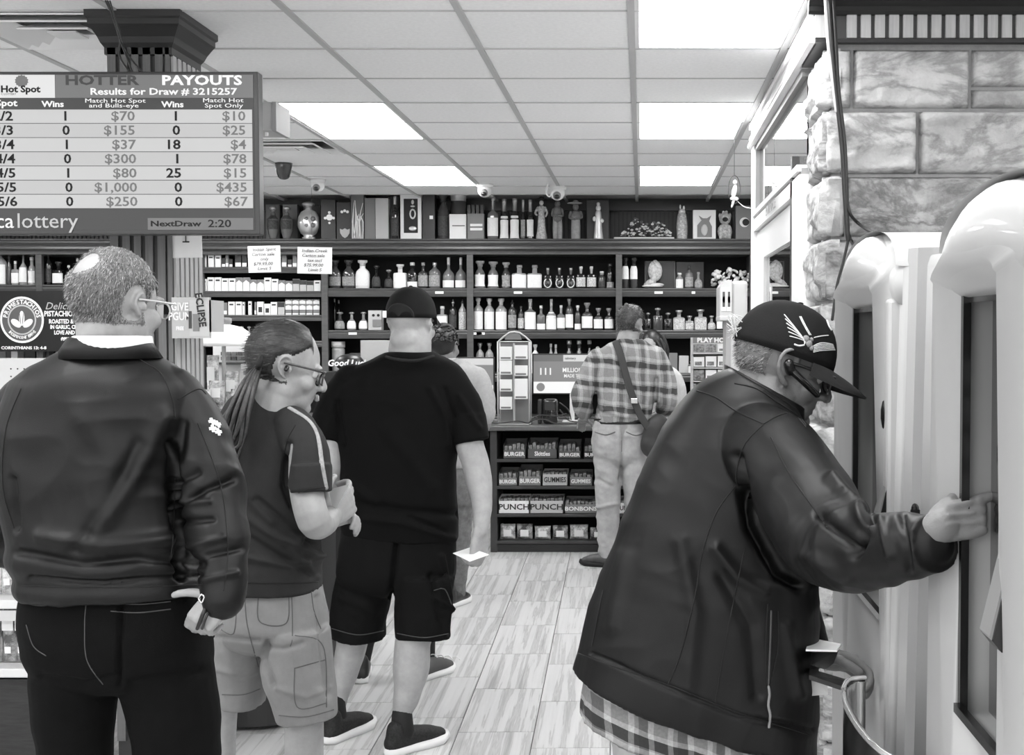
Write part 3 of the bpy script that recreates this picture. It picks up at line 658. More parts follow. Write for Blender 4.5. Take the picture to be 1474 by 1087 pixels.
figurine(780, 282, 18, 'patterned figurine in long dress with wide hat on the shelving top', [('dress', 'c', [('t', ([(0, 0, .03), (0, 0, .3), (0, 0, .6)], [.13, .09, .07]))]), ('torso', 'c', [('e', (0, 0, .68, .09, .06, .11)), ('t', ([(-.08, 0, .72), (-.14, -.02, .6), (-.1, -.05, .55)], [.03, .025, .02])), ('t', ([(.08, 0, .72), (.13, -.02, .6), (.1, -.05, .52)], [.03, .025, .02]))]), ('head', 'w', [('e', (0, 0, .84, .05, .05, .06))]), ('hat', 'd', [('e', (0, 0, .92, .16, .16, .02)), ('e', (0, 0, .94, .06, .06, .05))])], FM)
figurine(803, 288, 15, 'figurine in pale trousers and brown jacket on the shelving top', [('trousers', 'l', [('t', ([(-.05, 0, .03), (-.055, 0, .3), (-.04, 0, .5)], [.065, .07, .075])), ('t', ([(.06, 0, .03), (.06, 0, .3), (.04, 0, .5)], [.06, .065, .07]))]), ('jacket', 'm', [('t', ([(0, 0, .52), (0, 0, .75)], [.12, .1])), ('t', ([(-.1, 0, .75), (-.13, -.03, .6), (.0, -.12, .58)], [.04, .035, .03])), ('t', ([(.1, 0, .75), (.13, -.03, .6), (.03, -.12, .6)], [.04, .035, .03]))]), ('head', 'm', [('e', (0, 0, .9, .075, .07, .09))])], FM)
figurine(829, 288, 19, 'brown figurine wearing a wide sombrero on the shelving top', [('skirt', 'l', [('t', ([(0, 0, .03), (0, 0, .3), (0, 0, .5)], [.12, .12, .11]))]), ('torso', 'm', [('e', (0, 0, .6, .13, .08, .15)), ('t', ([(-.12, 0, .68), (-.15, -.03, .55), (-.02, -.1, .5)], [.04, .035, .03])), ('t', ([(.12, 0, .68), (.15, -.03, .55), (.02, -.1, .52)], [.04, .035, .03]))]), ('head', 'm', [('e', (0, 0, .82, .08, .07, .09))]), ('sombrero', 'l', [('e', (-.02, 0, .92, .2, .18, .03)), ('e', (0, 0, .95, .08, .08, .05))])], FM)
dbox(845, 877, 289, M_bx['d'], BY+.22, label='dark upright case behind the silvered skeleton figurine')
figurine(861.5, 291, 15, 'silvered robed figurine in front of a dark case on the shelving top', [('robe', 's', [('t', ([(0, 0, .03), (0, 0, .35), (0, 0, .7)], [.13, .1, .08]))]), ('head', 'w', [('e', (0, 0, .84, .07, .07, .09))]), ('hands', 'w', [('e', (-.1, -.06, .55, .05, .04, .07)), ('e', (.1, -.06, .5, .05, .04, .06))]), ('crown', 's', [('e', (0, 0, .95, .05, .05, .05))])], FM)
t = thing('flower_ornament', 'long low ornament heaped with pale flowers on the shelving top', 'ornament', (XX(932, DD), DD, DECK))
g = G(); g.box(XX(884, DD), XX(970, DD), DD-.07, DD+.07, DECK, DECK+.02, bev=.004); g.out('tray', M_bx['l'], t)
rnd = random.Random(11); g = G(); g2 = G()
for k in range(150):
    px = rnd.uniform(894, 967); hh = 26*math.exp(-((px-917)/16)**2)+21*math.exp(-((px-948)/15)**2); q = rnd.random()
    p = W(px, 340-hh*q, DD+rnd.uniform(-.06, .04)); r = rnd.uniform(.007, .016)
    (g if rnd.random() < .6 else g2).ell(p, (r, r, r*.7), n=6)
g.out('pale_blossoms', FM['w'], t); g2.out('leaves', FM['m'], t)
figurine(981.5, 294, 17, 'ornate silvered bottle figurine left of the framed fox picture box', [('body', 'c', [('t', ([(0, 0, .03), (0, 0, .35), (0, 0, .65)], [.15, .16, .13]))]), ('head', 's', [('e', (0, 0, .78, .1, .08, .1)), ('e', (-.05, 0, .92, .025, .02, .07)), ('e', (.05, 0, .9, .03, .02, .06))]), ('studs', 's', [('e', (x/50-.1, -.13, .15+.12*(x % 5), .03, .03, .03)) for x in range(10)])], FM)
t = dbox(997, 1029.5, 303, M_bx['w'], label='white box with grey picture of an eared bottle')
g = G(); g.prism([(XX(a, DD), ZZ(b, DD)) for a, b in ((1003, 342), (1003, 325), (1009, 318), (1005, 311), (1011, 315), (1017, 315), (1023, 311), (1020, 319), (1024, 327), (1024, 342))], 'y', DD-.05, DD-.045); g.out('picture', M_bx['g'], t)
g = G(); g.ell(W(1014, 331, DD-.05), (.03, .005, .05), n=12); g.out('picture_highlight', M_bx['l'], t, True)
t = figurine(1043, 303, 24, 'pale seated dog figurine with dark muzzle on the shelving top', [('body', 'c', [('e', (0, 0, .28, .26, .18, .28)), ('t', ([(-.14, -.14, .05), (-.13, -.1, .4)], [.07, .08])), ('t', ([(.14, -.14, .05), (.13, -.1, .4)], [.07, .08]))]), ('head', 'c', [('e', (0, -.02, .72, .2, .18, .22)), ('e', (-.17, 0, .82, .05, .05, .09)), ('e', (.17, 0, .82, .05, .05, .09))]), ('muzzle', 'd', [('e', (0, -.17, .68, .1, .08, .08))]), ('topknot', 'w', [('e', (-.05, 0, .94, .05, .05, .05)), ('e', (.05, 0, .95, .05, .05, .05))])], FM)
t = dbox(1058, 1079, 297, M_bx['g'], label='grey box with a round dark and white emblem at shelf end'); badge(t, 1071, 320, 7, M_bx['w'], DD-.046); badge(t, 1073, 320, 5, M_blk, DD-.05)
# ornaments in the bays
t = dbox(928, 972, 376, mat('black_picture', .008, .3, .5), BY+.3, th=.03, label='black framed picture behind the cobra-shaped ornament', z=zA, name='picture', cat='picture', grp=None)
f = G(); D_ = BY+.28
for a, b, c_, d in ((928, 972, 376, 377.2), (928, 929.3, 376, 414), (970.7, 972, 376, 414)): f.box(XX(a, D_), XX(b, D_), D_-.006, D_, ZZ(d, D_), ZZ(c_, D_))
f.out('frame', M_bx['g'], t)
t = thing('ornament', 'pale cobra-shaped glass ornament on a coiled base', 'ornament', (XX(944, BY+.12), BY+.12, zA)); D_ = BY+.12
G().ell(W(943, 390, D_), (.062, .025, .09), n=16).out('hood', FM['c'], t, True)
g = G(); g.ell(W(943, 377.5, D_), (.022, .03, .022), n=12); g.tube([W(943, 395, D_), W(940, 404, D_), W(934, 408, D_), W(930, 410, D_)], [.025, .03, .03, .02], 10); g.out('neck', FM['c'], t, True)
g = G(); g.ell(W(939, 412, D_), (.09, .06, .014), n=18); g.ell(W(946, 410, D_), (.06, .05, .015), n=18); g.out('coils', FM['w'], t, True)
t = dbox(973, 1013, 377, mat('black_picture', .008), BY+.33, th=.03, label='black open case behind the three small bottles', z=zA, name='display_case', cat='case', grp=None)
t = thing('shell_ornament', 'heap of pale shells and flowers at upper shelf end', 'ornament', (XX(1050, BY+.12), BY+.12, zA+.001))
g = G(); rnd = random.Random(4)
for k in range(60):
    px = rnd.uniform(1024, 1078); p = W(px, rnd.uniform(386+abs(px-1050)*.2, 410), BY+.1+rnd.uniform(-.05, .08)); g.ell(p, (rnd.uniform(.008, .03), .014, rnd.uniform(.008, .02)), (0, rnd.uniform(-1, 1), 0), n=8)
g.out('shells', FM['w'], t, True)
t = dbox(532, 551, 447, M_bx['l'], BY+.1, label='pale box printed with a face on the middle shelf of the left bay', z=zB, grp=None)
g = G(); g.box(XX(535, BY), XX(548, BY), BY+.045, BY+.056, ZZ(470, BY), ZZ(460, BY)); 
g.out('print', M_bx['g'], t)
badge(t, 538, 454, 2, M_blk, BY+.054); badge(t, 545, 454, 2, M_blk, BY+.054)
for px in (508, 633, 692, 746, 948, 998, 688): 
    yb = 421 if px in (633, 746, 948, 998) else 480
    g = G(); wd = 6 if px != 998 else 2.5; g.box(XX(px-wd, BY), XX(px+wd, BY), BY-.004, BY-.001, zc(yb+2), zc(yb-1.5)); g.out('price_ticket', M_bx['w'], sh)
# jar & things on the lower left shelf
t = thing('jar', 'large pale jar on the lower shelf of the left bay', 'jar', (XX(487, BY+.1), BY+.1, zC)); zC += .0015; cx = XX(487, BY+.1)
G().lathe([(.05, 0), (.056, .02), (.056, .2), (.05, .22)], 20, (cx, BY+.1, zC)).out('jar_body', M_gl['c'], t, True); G().lathe([(.058, .22), (.058, .27)], 20, (cx, BY+.1, zC)).out('lid', M_bx['l'], t, True)
dbox(505, 545, 508, M_bx['m'], BY+.2, label='dark carton on the lower shelf behind the capped man', z=zC, grp=None)
dbox(552, 600, 500, M_bx['p'], BY+.2, label='patterned carton hidden low behind the capped man', z=zC, grp=None)
dbox(955, 975, 508, M_bx['g'], BY+.15, label='left small grey carton beside the clerk on the lower shelf', z=zC, grp='small cartons by the clerk')
dbox(977, 991, 512, M_bx['l'], BY+.15, label='right paler small carton beside the clerk on the lower shelf', z=zC, grp='small cartons by the clerk')
# ------------------------------------------------------------------ cigarette packs
pc = {}
def pack(px, wpx, yt, yb, style, label, grp, D=BY+.06):
    z = zc(yb); w_ = round(wpx*D/F, 4); h = round(ZZ(yt, D)-z, 3); key = (w_, h, style)
    if key not in pc:
        g = G().box(-w_/2+.001, w_/2-.001, -.012, .012, 0, h, bev=.0015); body = mesh_from('carton', g.V, g.F, M_bx[{'w': 'w', 'a': 'w', 't': 'l', 'd': 'd', 'g': 'g', 's': 'w'}[style]])
        g = G()
        if style == 'w': g.box(-w_*.3, w_*.3, -.0135, -.0125, h*.72, h*.84); mk = 'd'
        elif style == 'a': g.prism([(-w_*.48, h*.99), (-w_*.48, h*.62), (0, h*.82), (w_*.48, h*.62), (w_*.48, h*.99)], 'y', -.0135, -.0125); mk = 'g'
        elif style == 't': g.box(-w_*.48, w_*.48, -.0135, -.0125, h*.6, h*.98); mk = 'd'
        elif style == 's': g.box(-w_*.28, w_*.28, -.0135, -.0125, h*.2, h*.6); mk = 'd'
        else: g.box(-w_*.45, w_*.45, -.0135, -.0125, h*.05, h*.35); mk = 'w'
        band = mesh_from('band', g.V, g.F, M_bx[mk]); pc[key] = (body, band)
    t = thing('cigarette_pack', label, 'cigarette pack', (XX(px, D), D, z+.0012), group=grp); link('carton', pc[key][0], t); link('band', pc[key][1], t)
SW = {'w': 'white pack with dark name bar', 'a': 'white pack with grey chevron top', 't': 'pale pack with dark top', 'd': 'dark pack with white foot', 'g': 'grey pack with white foot', 's': 'white pack with dark square'}
for k, (px, wd, yt, st) in enumerate(((295, 8.5, 366, 'w'), (306, 8.5, 367, 'w'), (316, 8.5, 368, 'w'), (324, 5, 372, 'd'), (329, 4.5, 368, 'g'), (334.5, 5, 373, 'd'), (345, 9, 366, 'd'), (354, 7, 367, 'd'), (411, 7, 365, 'g'), (419, 6, 374, 'd'), (426, 6, 368, 'g'))):
    pack(px, wd, yt, 384.5, st, SW[st]+f', {ORD[k]} from left on the top cigarette shelf', 'packs on the top cigarette shelf')
for k, st in enumerate('wwwwwaaaawwaatttw'):
    px = 295+k*10.2; pack(px, 9.8, (402, 399.5, 399.5, 401, 401, 400, 400, 403, 403, 400, 402, 404, 405, 402, 404, 405, 404)[k], 419, st, SW[st]+f', {ORD[k]} from left on the second cigarette shelf', 'packs on the second cigarette shelf')
for k, (px, wd, yt, st) in enumerate(((316, 6, 436, 'd'), (324, 9, 436, 'g'), (334.5, 9.5, 434.5, 'w'), (345, 9.5, 434.5, 'w'), (352, 3, 435, 'w'), (361, 5, 434, 'w'), (369, 3, 435, 'g'), (376, 9.5, 434.5, 's'), (386, 9, 437.5, 's'), (395.5, 9.5, 435, 'w'), (406, 9.5, 435, 't'))):
    pack(px, wd, yt, 453.5, st, SW[st]+f', {ORD[k]} from left on the third cigarette shelf', 'packs on the third cigarette shelf')
for k in range(5):
    for r, (a, b, st) in enumerate(((446.5, 453.5, 'g'), (438, 446, 'a'), (431, 437.5, 'a'))):
        t_lab = f'stacked white pack, {ORD[k]} column from left, {("bottom", "middle", "top")[r]} row, third shelf'
        D = BY+.06; z = zc(b); px = 416.5+k*10
        pack(px, 9.4, a, b, st, t_lab, 'stacked packs at the right of the third cigarette shelf')
for k in range(5): 
    bottle(344+k*10.5, 353+k*10.5, 470, 491, 'jug', 'gcgcc'[k], 'wf', 'w', 'ball', f'small spice jar with pale lid, {ORD[k]} from left below the cigarettes', 'small jars below the cigarettes', BY+.1)
for k in range(4):
    bottle(396+k*11, 405+k*11, 472, 491, 'round', 'm', 'wf', 'w', '', f'small jar, {ORD[k]} of those mostly hidden behind the ponytailed man', 'small jars below the cigarettes', BY+.1)
# ------------------------------------------------------------------ service counter with sweets
CD = 9.05; CT = ZZ(613, CD); cx0 = XX(703, CD); cx1 = XX(1075, CD)
ct = thing('service_counter', 'dark wooden shop counter with open shelves of sweets in front', 'counter', ((cx0+cx1)/2, CD+.3, 0))
G().box(cx0-.02, cx1, CD-.03, CD+.55, CT-.035, CT, bev=.006).out('worktop', mat('counter_laminate', .11, .35, .5, var=.2, vs=6), ct)
G().box(cx0+.01, cx1, CD+.4, CD+.42, .0, CT-.035).out('back_panel', M_back, ct)
M_cw = mat('counter_wood', .045, .4, .4, var=.2, vs=6)
for a in (705, 1070): G().box(XX(a, CD), XX(a, CD)+.048, CD, CD+.42, .0, CT-.035).out('side_panel', M_cw, ct)
G().box(cx0+.02, cx1, CD+.01, CD+.05, 0, ZZ(784, CD)).out('plinth', M_dark, ct)
zs = []
for y in (661, 700, 740, 779):
    z = ZZ(y, CD); zs.append(z); G().box(cx0+.055, cx1, CD+.0, CD+.4, z-.022, z, bev=.003).out('shelf', M_cw, ct)
def open_carton(px0, px1, ytop, yfront, row, lab, txt=None, m='l', tm='w', back=None, group='sweet cartons on the counter shelves', D=CD+.1):
    z = zs[row]+.001; x0, x1 = XX(px0, D)+.003, XX(px1, D)-.003; zt_, zf = ZZ(ytop, D), ZZ(yfront, D)
    t = thing('sweet_carton', lab, 'carton', ((x0+x1)/2, D, z), group=group)
    g = G(); g.box(x0, x1, D-.08, D-.077, z, zf); g.box(x0, x1, D-.08, D+.12, z, z+.003); g.box(x0, x1, D+.117, D+.12, z, zt_)
    for x, s_ in ((x0, 1), (x1, -1)): g.prism([(D-.08, z), (D+.12, z), (D+.12, zt_), (D-.03, (zt_*.6+zf*.4)), (D-.08, zf)], 'x', x, x+.003*s_)
    g.out('tray', M_bx[m], t)
    g = G(); n_ = max(3, int((x1-x0)/.028)); rnd = random.Random(px0)
    for k in range(n_):
        a = x0+.006+(x1-x0-.012)*k/n_; g.box(a, a+(x1-x0-.012)/n_*.85, D-.06, D+.1, z+.004, zf+(zt_-zf)*(.35+.4*rnd.random()), bev=.004)
    g.out('sweet_packets', M_bx['p' if back is None else back], t)
    if txt: text_mesh(txt, (zf-z)*.62, M_bx[tm], t, ((x0+x1)/2, D-.0815, (z+zf)/2), xs=min(1.25, (x1-x0)/(len(txt)*(zf-z)*.42)), bold=.0012)
    return t
for a, b, yt, yf, txt, m in ((725, 758, 633, 646, 'BURGER', 'm'), (760, 803, 632, 645, 'Skittles', 'm'), (804, 837, 634, 648, 'BURGER', 'm'), (840, 872, 633, 648, 'BURGER', 'd')):
    open_carton(a, b, yt, yf, 0, f'open sweet carton marked {txt}, {ORD[[725,760,804,840].index(a)]} on the top counter shelf', txt, m)
for k, (a, b, yt, yf, txt, m) in enumerate(((718, 746, 675, 686, 'BURGER', 'g'), (747, 780, 671, 684, 'BURGER', 'g'), (781, 818, 677, 681, 'GUMMIES', 'l'), (820, 853, 678, 685, 'GUMMIES', 'g'))):
    open_carton(a, b, yt, yf, 1, f'sweet carton marked {txt}, {ORD[k]} on the second counter shelf', txt, m, 'w' if m == 'g' else 'd')
for k, (a, b, yt, yf, txt, m) in enumerate(((718, 763, 714, 719, 'PUNCH', 'w'), (763, 812, 714, 719, 'PUNCH', 'l'), (813, 860, 717, 724, 'BONBONS', 'g'), (888, 915, 717, 722, 'PUNCH', 'w'))):
    open_carton(a, b, yt, yf, 2, f'sweet carton marked {txt}, {ORD[k]} on the third counter shelf', txt, m, 'd' if m in 'wl' else 'w')
def pillow_bag(c, w_, h, d, m, label, group, prints=None, lean=.12, name='snack_bag', cat='snack bag', rz=0.0):
    t = thing(name, label, cat, c, group=group); nx, nz = 10, 10; V = []
    for s_ in (-1, 1):
        for j in range(nz+1):
            for i in range(nx+1):
                u, v = i/nx*2-1, j/nz*2-1; q = max(0, (1-abs(u)**3))*max(0, (1-abs(v)**4)); k_ = math.sin(i*2.3+j*1.7)*.04
                V.append((u*w_/2*(1-.06*(1-v*v)), s_*(d/2*(q**.6+k_*q))+lean*(v+1)*h/2*.3, (v+1)/2*h))
    n_ = (nx+1)*(nz+1); Fc = []
    for j in range(nz):
        for i in range(nx):
            a = j*(nx+1)+i; Fc.append((a, a+1, a+nx+2, a+nx+1)); Fc.append((a+n_, a+nx+1+n_, a+nx+2+n_, a+1+n_))
    link('pouch', mesh_from('pouch', V, Fc, m, True), t)
    if prints:
        for (u, v, a, b) in prints:
            g = G().box((u-a)*w_, (u+a)*w_, -d*.58, -d*.53, (v-b)*h, (v+b)*h)
            link('printed_panel', mesh_from('printed_panel', g.V, g.F, M_bx['w'] if m is not M_bx['w'] else M_bx['g']), t)
    t.rotation_euler[2] = rz; return t
M_bag = mat('glossy_bag', .3, .25, .6, var=.8, vs=16, contrast=(.4, .6)); M_bagl = mat('clear_sweet_bag', .5, .25, .6, var=.5, vs=28, contrast=(.4, .6)); M_bagd = mat('dark_foil_bag', .06, .3, .6, var=.5, vs=20)
for k, (a, b, yt) in enumerate(((718, 742, 757), (742, 767, 757), (768, 793, 760), (794, 818, 759), (819, 847, 758), (848, 875, 762), (889, 912, 760))):
    D = CD+.09; pillow_bag((XX((a+b)/2, D), D, zs[3]+.001), (b-a-1.5)*D/F, (779-yt)*D/F, .05, (M_bagl, M_bag)[k % 2], f'small bag of sweets, {ORD[k]} on the bottom counter shelf', 'sweet bags on the bottom counter shelf', [(0, .42, .25, .22)])
# ------------------------------------------------------------------ screens on the counter
M_scr = mat('screen_grey', .04, .35, .4, emit=.13); M_scrl = mat('screen_pale', .08, .4, .4, emit=.36); M_scrw = mat('screen_white', .1, .4, .3, emit=.5); M_bez = mat('screen_bezel', .03, .35, .5)
M_scrd = mat('screen_dark', .008, .35, .4, emit=.022); M_scrm = mat('screen_midgrey', .03, .35, .4, emit=.085)
def screen(px0, px1, py0, py1, D, label, group, rz=0.0):
    x0, x1, z0, z1 = XX(px0, D), XX(px1, D), ZZ(py1, D), ZZ(py0, D); H = z1-z0; Wd = x1-x0
    t = thing('lottery_monitor', label, 'monitor', ((x0+x1)/2, D, CT), group=group)
    G().box(x0-.01, x1+.01, D, D+.03, z0-.01, z1+.01, bev=.004).out('housing', M_bez, t)
    p = G().box(x0, x1, D-.003, D, z0, z1).out('display', M_scr, t)
    G().box(x0, x1, D-.004, D-.003, z0, z0+H*.3).out('lower_band', M_scrw, p)
    G().box(x0, x0+Wd*.42, D-.004, D-.003, z1-H*.17, z1).out('upper_band', M_scrm, p); G().box(x0+Wd*.42, x1, D-.004, D-.003, z1-H*.17, z1).out('upper_band', M_scrl, p)
    text_mesh('111', H*.25, M_scrw, p, (x0+Wd*.17, D-.0045, z0+H*.56), bold=.0015); text_mesh('MILLIONAIRES', H*.16, M_scrw, p, (x0+Wd*.64, D-.0045, z0+H*.6), bold=.0008, xs=.85)
    text_mesh('MADE THIS YEAR', H*.125, M_scrw, p, (x0+Wd*.64, D-.0045, z0+H*.45), bold=.0005, xs=.82)
    text_mesh('calottery', H*.08, M_scrm, p, (x0+Wd*.52, D-.0045, z1-H*.09), bold=.001)
    g = G(); g.lathe([(H*.11, 0), (H*.11, .001)], 16, (0, 0, 0)); g.V = [Vector((x0+Wd*.1+v.x, D-.0045-v.z, z0+H*.16+v.y)) for v in g.V]; g.out('seal', M_scr, p)
    G().box((x0+x1)/2+.005, (x0+x1)/2+.04, D+.0, D+.03, CT, z0).out('stand', M_white, t)
    G().box((x0+x1)/2-.05, (x0+x1)/2+.1, D-.03, D+.08, CT+.001, CT+.012, bev=.003).out('foot', M_white, t)
    return t
screen(768, 870, 511, 566, CD+.35, 'monitor reading 111 millionaires beside the man in plaid shirt', 'lottery monitors on the counter')
screen(607, 710, 516, 571, CD+.35, 'monitor partly hidden behind the man in pale grey shirt', 'lottery monitors on the counter')
# terminal, cables and tray under the monitor
t = thing('card_terminal', 'black card terminal on the counter under the monitor', 'terminal', (XX(792, CD+.2), CD+.2, CT)); D_ = CD+.2
g = G(); g.box(XX(782, D_), XX(803, D_), D_-.05, D_+.05, CT+.001, ZZ(574, D_), bev=.02); g.out('body', M_gl['d'], t, True)
G().box(XX(785, D_), XX(799, D_), D_-.052, D_-.049, ZZ(590, D_), ZZ(578, D_)).out('keypad', M_bez, t)
G().box(XX(774, D_), XX(780, D_), D_-.03, D_+.03, CT+.001, ZZ(575, D_), bev=.008).out('side_reader', M_bez, t)
cb = G()
for pts in ([(700, 604), (720, 605), (745, 602), (760, 605), (768, 601), (785, 600), (800, 606), (830, 606)], [(762, 604), (775, 598), (800, 599), (815, 596)], [(806, 590), (812, 598), (820, 602), (845, 604)], [(806, 580), (818, 590), (822, 600)]):
    D_ = CD+.02; cb.tube([W(a, b+(4 if b > 599 else 0), D_) for a, b in pts], .0045, 6, sub=3)
cb.top('cable', M_bez, 'tangled black cables along the counter top behind the ticket case', 'cable', smooth=True)
# ticket dispenser case
D_ = CD+.12; t = thing('ticket_case', 'clear ticket case with house-shaped wire top on the counter', 'ticket case', (XX(741, D_), D_, CT))
g = G(); zt_, zb = ZZ(492, D_), CT+.002; xa, xb = XX(718, D_), XX(763, D_)
for x in (xa, xb):
    for y in (D_-.07, D_+.07): g.cyl((x, y, zb), (x, y, zt_), .006, 6)
for z in (zb+.004, zt_):
    g.cyl((xa, D_-.07, z), (xb, D_-.07, z), .005, 6); g.cyl((xa, D_+.07, z), (xb, D_+.07, z), .005, 6)
    g.cyl((xa, D_-.07, z), (xa, D_+.07, z), .005, 6); g.cyl((xb, D_-.07, z), (xb, D_+.07, z), .005, 6)
pk = [W(718, 491, D_-.07), W(733, 479, D_-.07), W(748, 479, D_-.07), W(763, 491, D_-.07)]; g.tube(pk, .006, 6, sub=2)
g.out('wire_frame', mat('pale_metal', .5, .3, .6), t, True)
G().prism([(XX(728, D_), ZZ(489, D_)), (XX(752, D_), ZZ(489, D_)), (XX(750, D_), ZZ(482, D_)), (XX(744, D_), ZZ(479, D_)), (XX(736, D_), ZZ(479, D_)), (XX(730, D_), ZZ(482, D_))], 'y', D_-.06, D_-.055).out('header_card', M_bx['g'], t)
G().box(xa+.008, xb-.008, D_+.05, D_+.055, zb, zt_-.01).out('back_plate', M_bx['g'], t)
G().box(XX(740, D_)-.002, XX(740, D_)+.002, D_-.06, D_+.05, zb+.02, zt_-.01).out('divider', M_bx['l'], t)
for a, b, c_, d in ((720, 738, 499, 518), (720, 738, 519, 539), (720, 738, 546, 563), (720, 738, 571, 589), (741, 760, 497, 517), (741, 760, 526, 541), (741, 760, 545, 574)):
    q = G().box(XX(a, D_), XX(b, D_), D_-.05, D_-.02, ZZ(d, D_), ZZ(c_, D_), bev=.003).out('ticket_stack', M_bx['w'], t)
    G().box(XX(a+2, D_), XX(b-2, D_), D_-.052, D_-.05, ZZ(d-1.5, D_), ZZ(d-4, D_)).out('ticket_print', M_bx['g'], q)
# play-slip rack and pale tower at right
D_ = CD+.05; t = thing('slip_rack', 'white wire play slip rack headed PLAY HOT beside the stooping man', 'rack', (XX(1018, D_), D_, CT))
g = G(); xa, xb = XX(997, D_), XX(1050, D_)
for x in (xa, xb): g.box(x-.012, x+.004, D_-.02, D_+.1, CT+.001, ZZ(486, D_))
for y in (508, 529, 548, 566): g.box(xa, xb, D_-.04, D_+.08, ZZ(y+1.5, D_), ZZ(y, D_))
g.box(xa, xb, D_+.08, D_+.09, CT+.001, ZZ(486, D_)); g.out('frame', M_bx['l'], t)
G().box(xa, xb, D_-.045, D_-.04, ZZ(494, D_), ZZ(486, D_)).out('header', M_bx['g'], t)
text_mesh('PLAY HOT', .046, M_bx['w'], t, ((xa+xb)/2+.01, D_-.047, ZZ(490, D_)), bold=.002, xs=1.05)
rnd = random.Random(8)
for r, (a, b) in enumerate(((495, 507), (511, 528), (532, 547), (551, 565), (569, 585))):
    for c_ in range(3):
        x = xa+.006+c_*.088; q = G().box(x, x+.078, D_-.02, D_+.02, ZZ(b, D_), ZZ(a+rnd.uniform(0, 3), D_), bev=.002).out('slip_stack', M_bx['w' if rnd.random() < .7 else 'p'], t)
        G().box(x+.01, x+.06, D_-.022, D_-.02, ZZ(b-2, D_), ZZ((a+b)/2+1, D_)).out('slip_print', M_bx['p'], q)
D_ = 7.6; t = thing('check_tower', 'pale upright kiosk tower with framed notices by the door', 'kiosk', (XX(1065, D_), D_, 0))
G().box(XX(1052, D_), XX(1076, D_), D_, D_+.5, 0, ZZ(404, D_), bev=.02).out('cabinet', mat('pale_plastic', .5, .45, .4), t)
g = G(); xl_, xr_ = XX(1036, D_), XX(1053, D_); g.prism([(xl_, ZZ(413, D_)), (xl_+.02, ZZ(405, D_)), (xr_, ZZ(403, D_)), (xr_, ZZ(455, D_)), (xl_+.0, ZZ(458, D_))], 'y', D_-.02, D_+.35); g.out('display_head', mat('pale_plastic', .5, .45, .4), t)
for k in range(2): G().box(xl_+.008+k*.032, xl_+.036+k*.032, D_-.024, D_-.02, ZZ(448, D_), ZZ(414, D_)).out('notice', M_bx['w'], t)
for k in range(4): G().box(xl_+.014+(k % 2)*.032, xl_+.030+(k % 2)*.032, D_-.026, D_-.024, ZZ(436+6*(k//2), D_), ZZ(420+7*(k//2), D_)).out('notice_print', M_bx['m'], t)
G().prism([(xl_+.03, 0), (xr_, 0), (xr_, ZZ(458, D_)), (xl_+.04, ZZ(458, D_))], 'y', D_+.02, D_+.3).out('neck', mat('pale_plastic2', .36, .45, .4), t)
G().box(xl_-.004, xr_+.02, D_-.03, D_+.33, ZZ(462, D_), ZZ(455, D_), bev=.006).out('shelf_lip', M_bx['l'], t)
# ------------------------------------------------------------------ hanging results screen
TD = 4.2; tx1 = XX(376, TD); tz1, tz0 = ZZ(103, TD), ZZ(338, TD); tx0 = tx1-.99
tv = thing('results_screen', 'large hanging lottery results screen in front of the fluted column', 'screen', ((tx0+tx1)/2, TD, tz0))
G().box(tx0, tx1, TD, TD+.05, tz0, tz1, bev=.004).out('housing', mat('screen_case', .02, .3, .5), tv)
P_ = lambda a, b: (XX(a, TD), ZZ(b, TD))
def tvbox(a, b, c_, d, m, nm, off=.0, par=None):
    x0, z1 = P_(a, c_); x1, z0 = P_(b, d); return G().box(x0, x1, TD-.002-off, TD-off, z0, z1).out(nm, m, par or tv)
disp = tvbox(-46, 369, 108, 331, M_scrd, 'display')
tvbox(-46, 86, 108, 141, mat('s_logo', .08, .4, .3, emit=.4), 'logo_panel', .002, disp); tvbox(87, 369, 108, 141, M_scrm, 'title_band', .002, disp)
M_r = [mat('s_row1', .08, .4, .3, emit=.30), mat('s_row2', .08, .4, .3, emit=.27)]
for k in range(7): tvbox(-46, 367, 158+k*20.4, 158+(k+1)*20.4-1, M_r[k % 2], 'table_row', .002, disp)
M_tw = M_scrw; M_tk = mat('s_black', .01, .5, .2, emit=.0); M_tg = mat('s_grey_text', .03, .5, .3, emit=.09)
def tvt(s, px, py, hpx, m, al='CENTER', xs=1.0, bold=.0, sp=1.0, par=None):
    x, z = P_(px, py); return text_mesh(s, hpx*TD/F*1.38, m, par or disp, (x, TD-.0045, z), align=al, xs=xs, bold=bold, sp=sp)
tvt('HOTTER', 153, 116.5, 13.5, mat('s_title_dim', .01, .5, .3, emit=.03), xs=1.45, bold=.0015); tvt('PAYOUTS', 296, 116.5, 13.5, M_tw, xs=1.36, bold=.0015, sp=1.05)
tvt('Results for Draw # 3215257', 241, 132.5, 9.5, M_tw, xs=1.38, bold=.0006)
tvt('Hot Spot', 37, 129, 9.5, M_tk, xs=1.15, bold=.001); tvt('C LOTTERY', 20, 136, 3, M_tg)
g = G(); x, z = P_(39, 117); g.prism([(x+.02*math.cos(a)*(1+.16*(k % 2)), z+.018*math.sin(a)*(1+.16*(k % 2))) for k, a in enumerate(np.linspace(0, 2*math.pi, 28, endpoint=False))], 'y', TD-.0045, TD-.004); g.out('sun_emblem', M_tg, disp)
g = G(); g.prism([(x-.002, z+.002), (x+.014, z+.012), (x+.018, z+.002), (x+.006, z-.006)], 'y', TD-.006, TD-.005); g.out('sun_inset', M_scrm, disp)
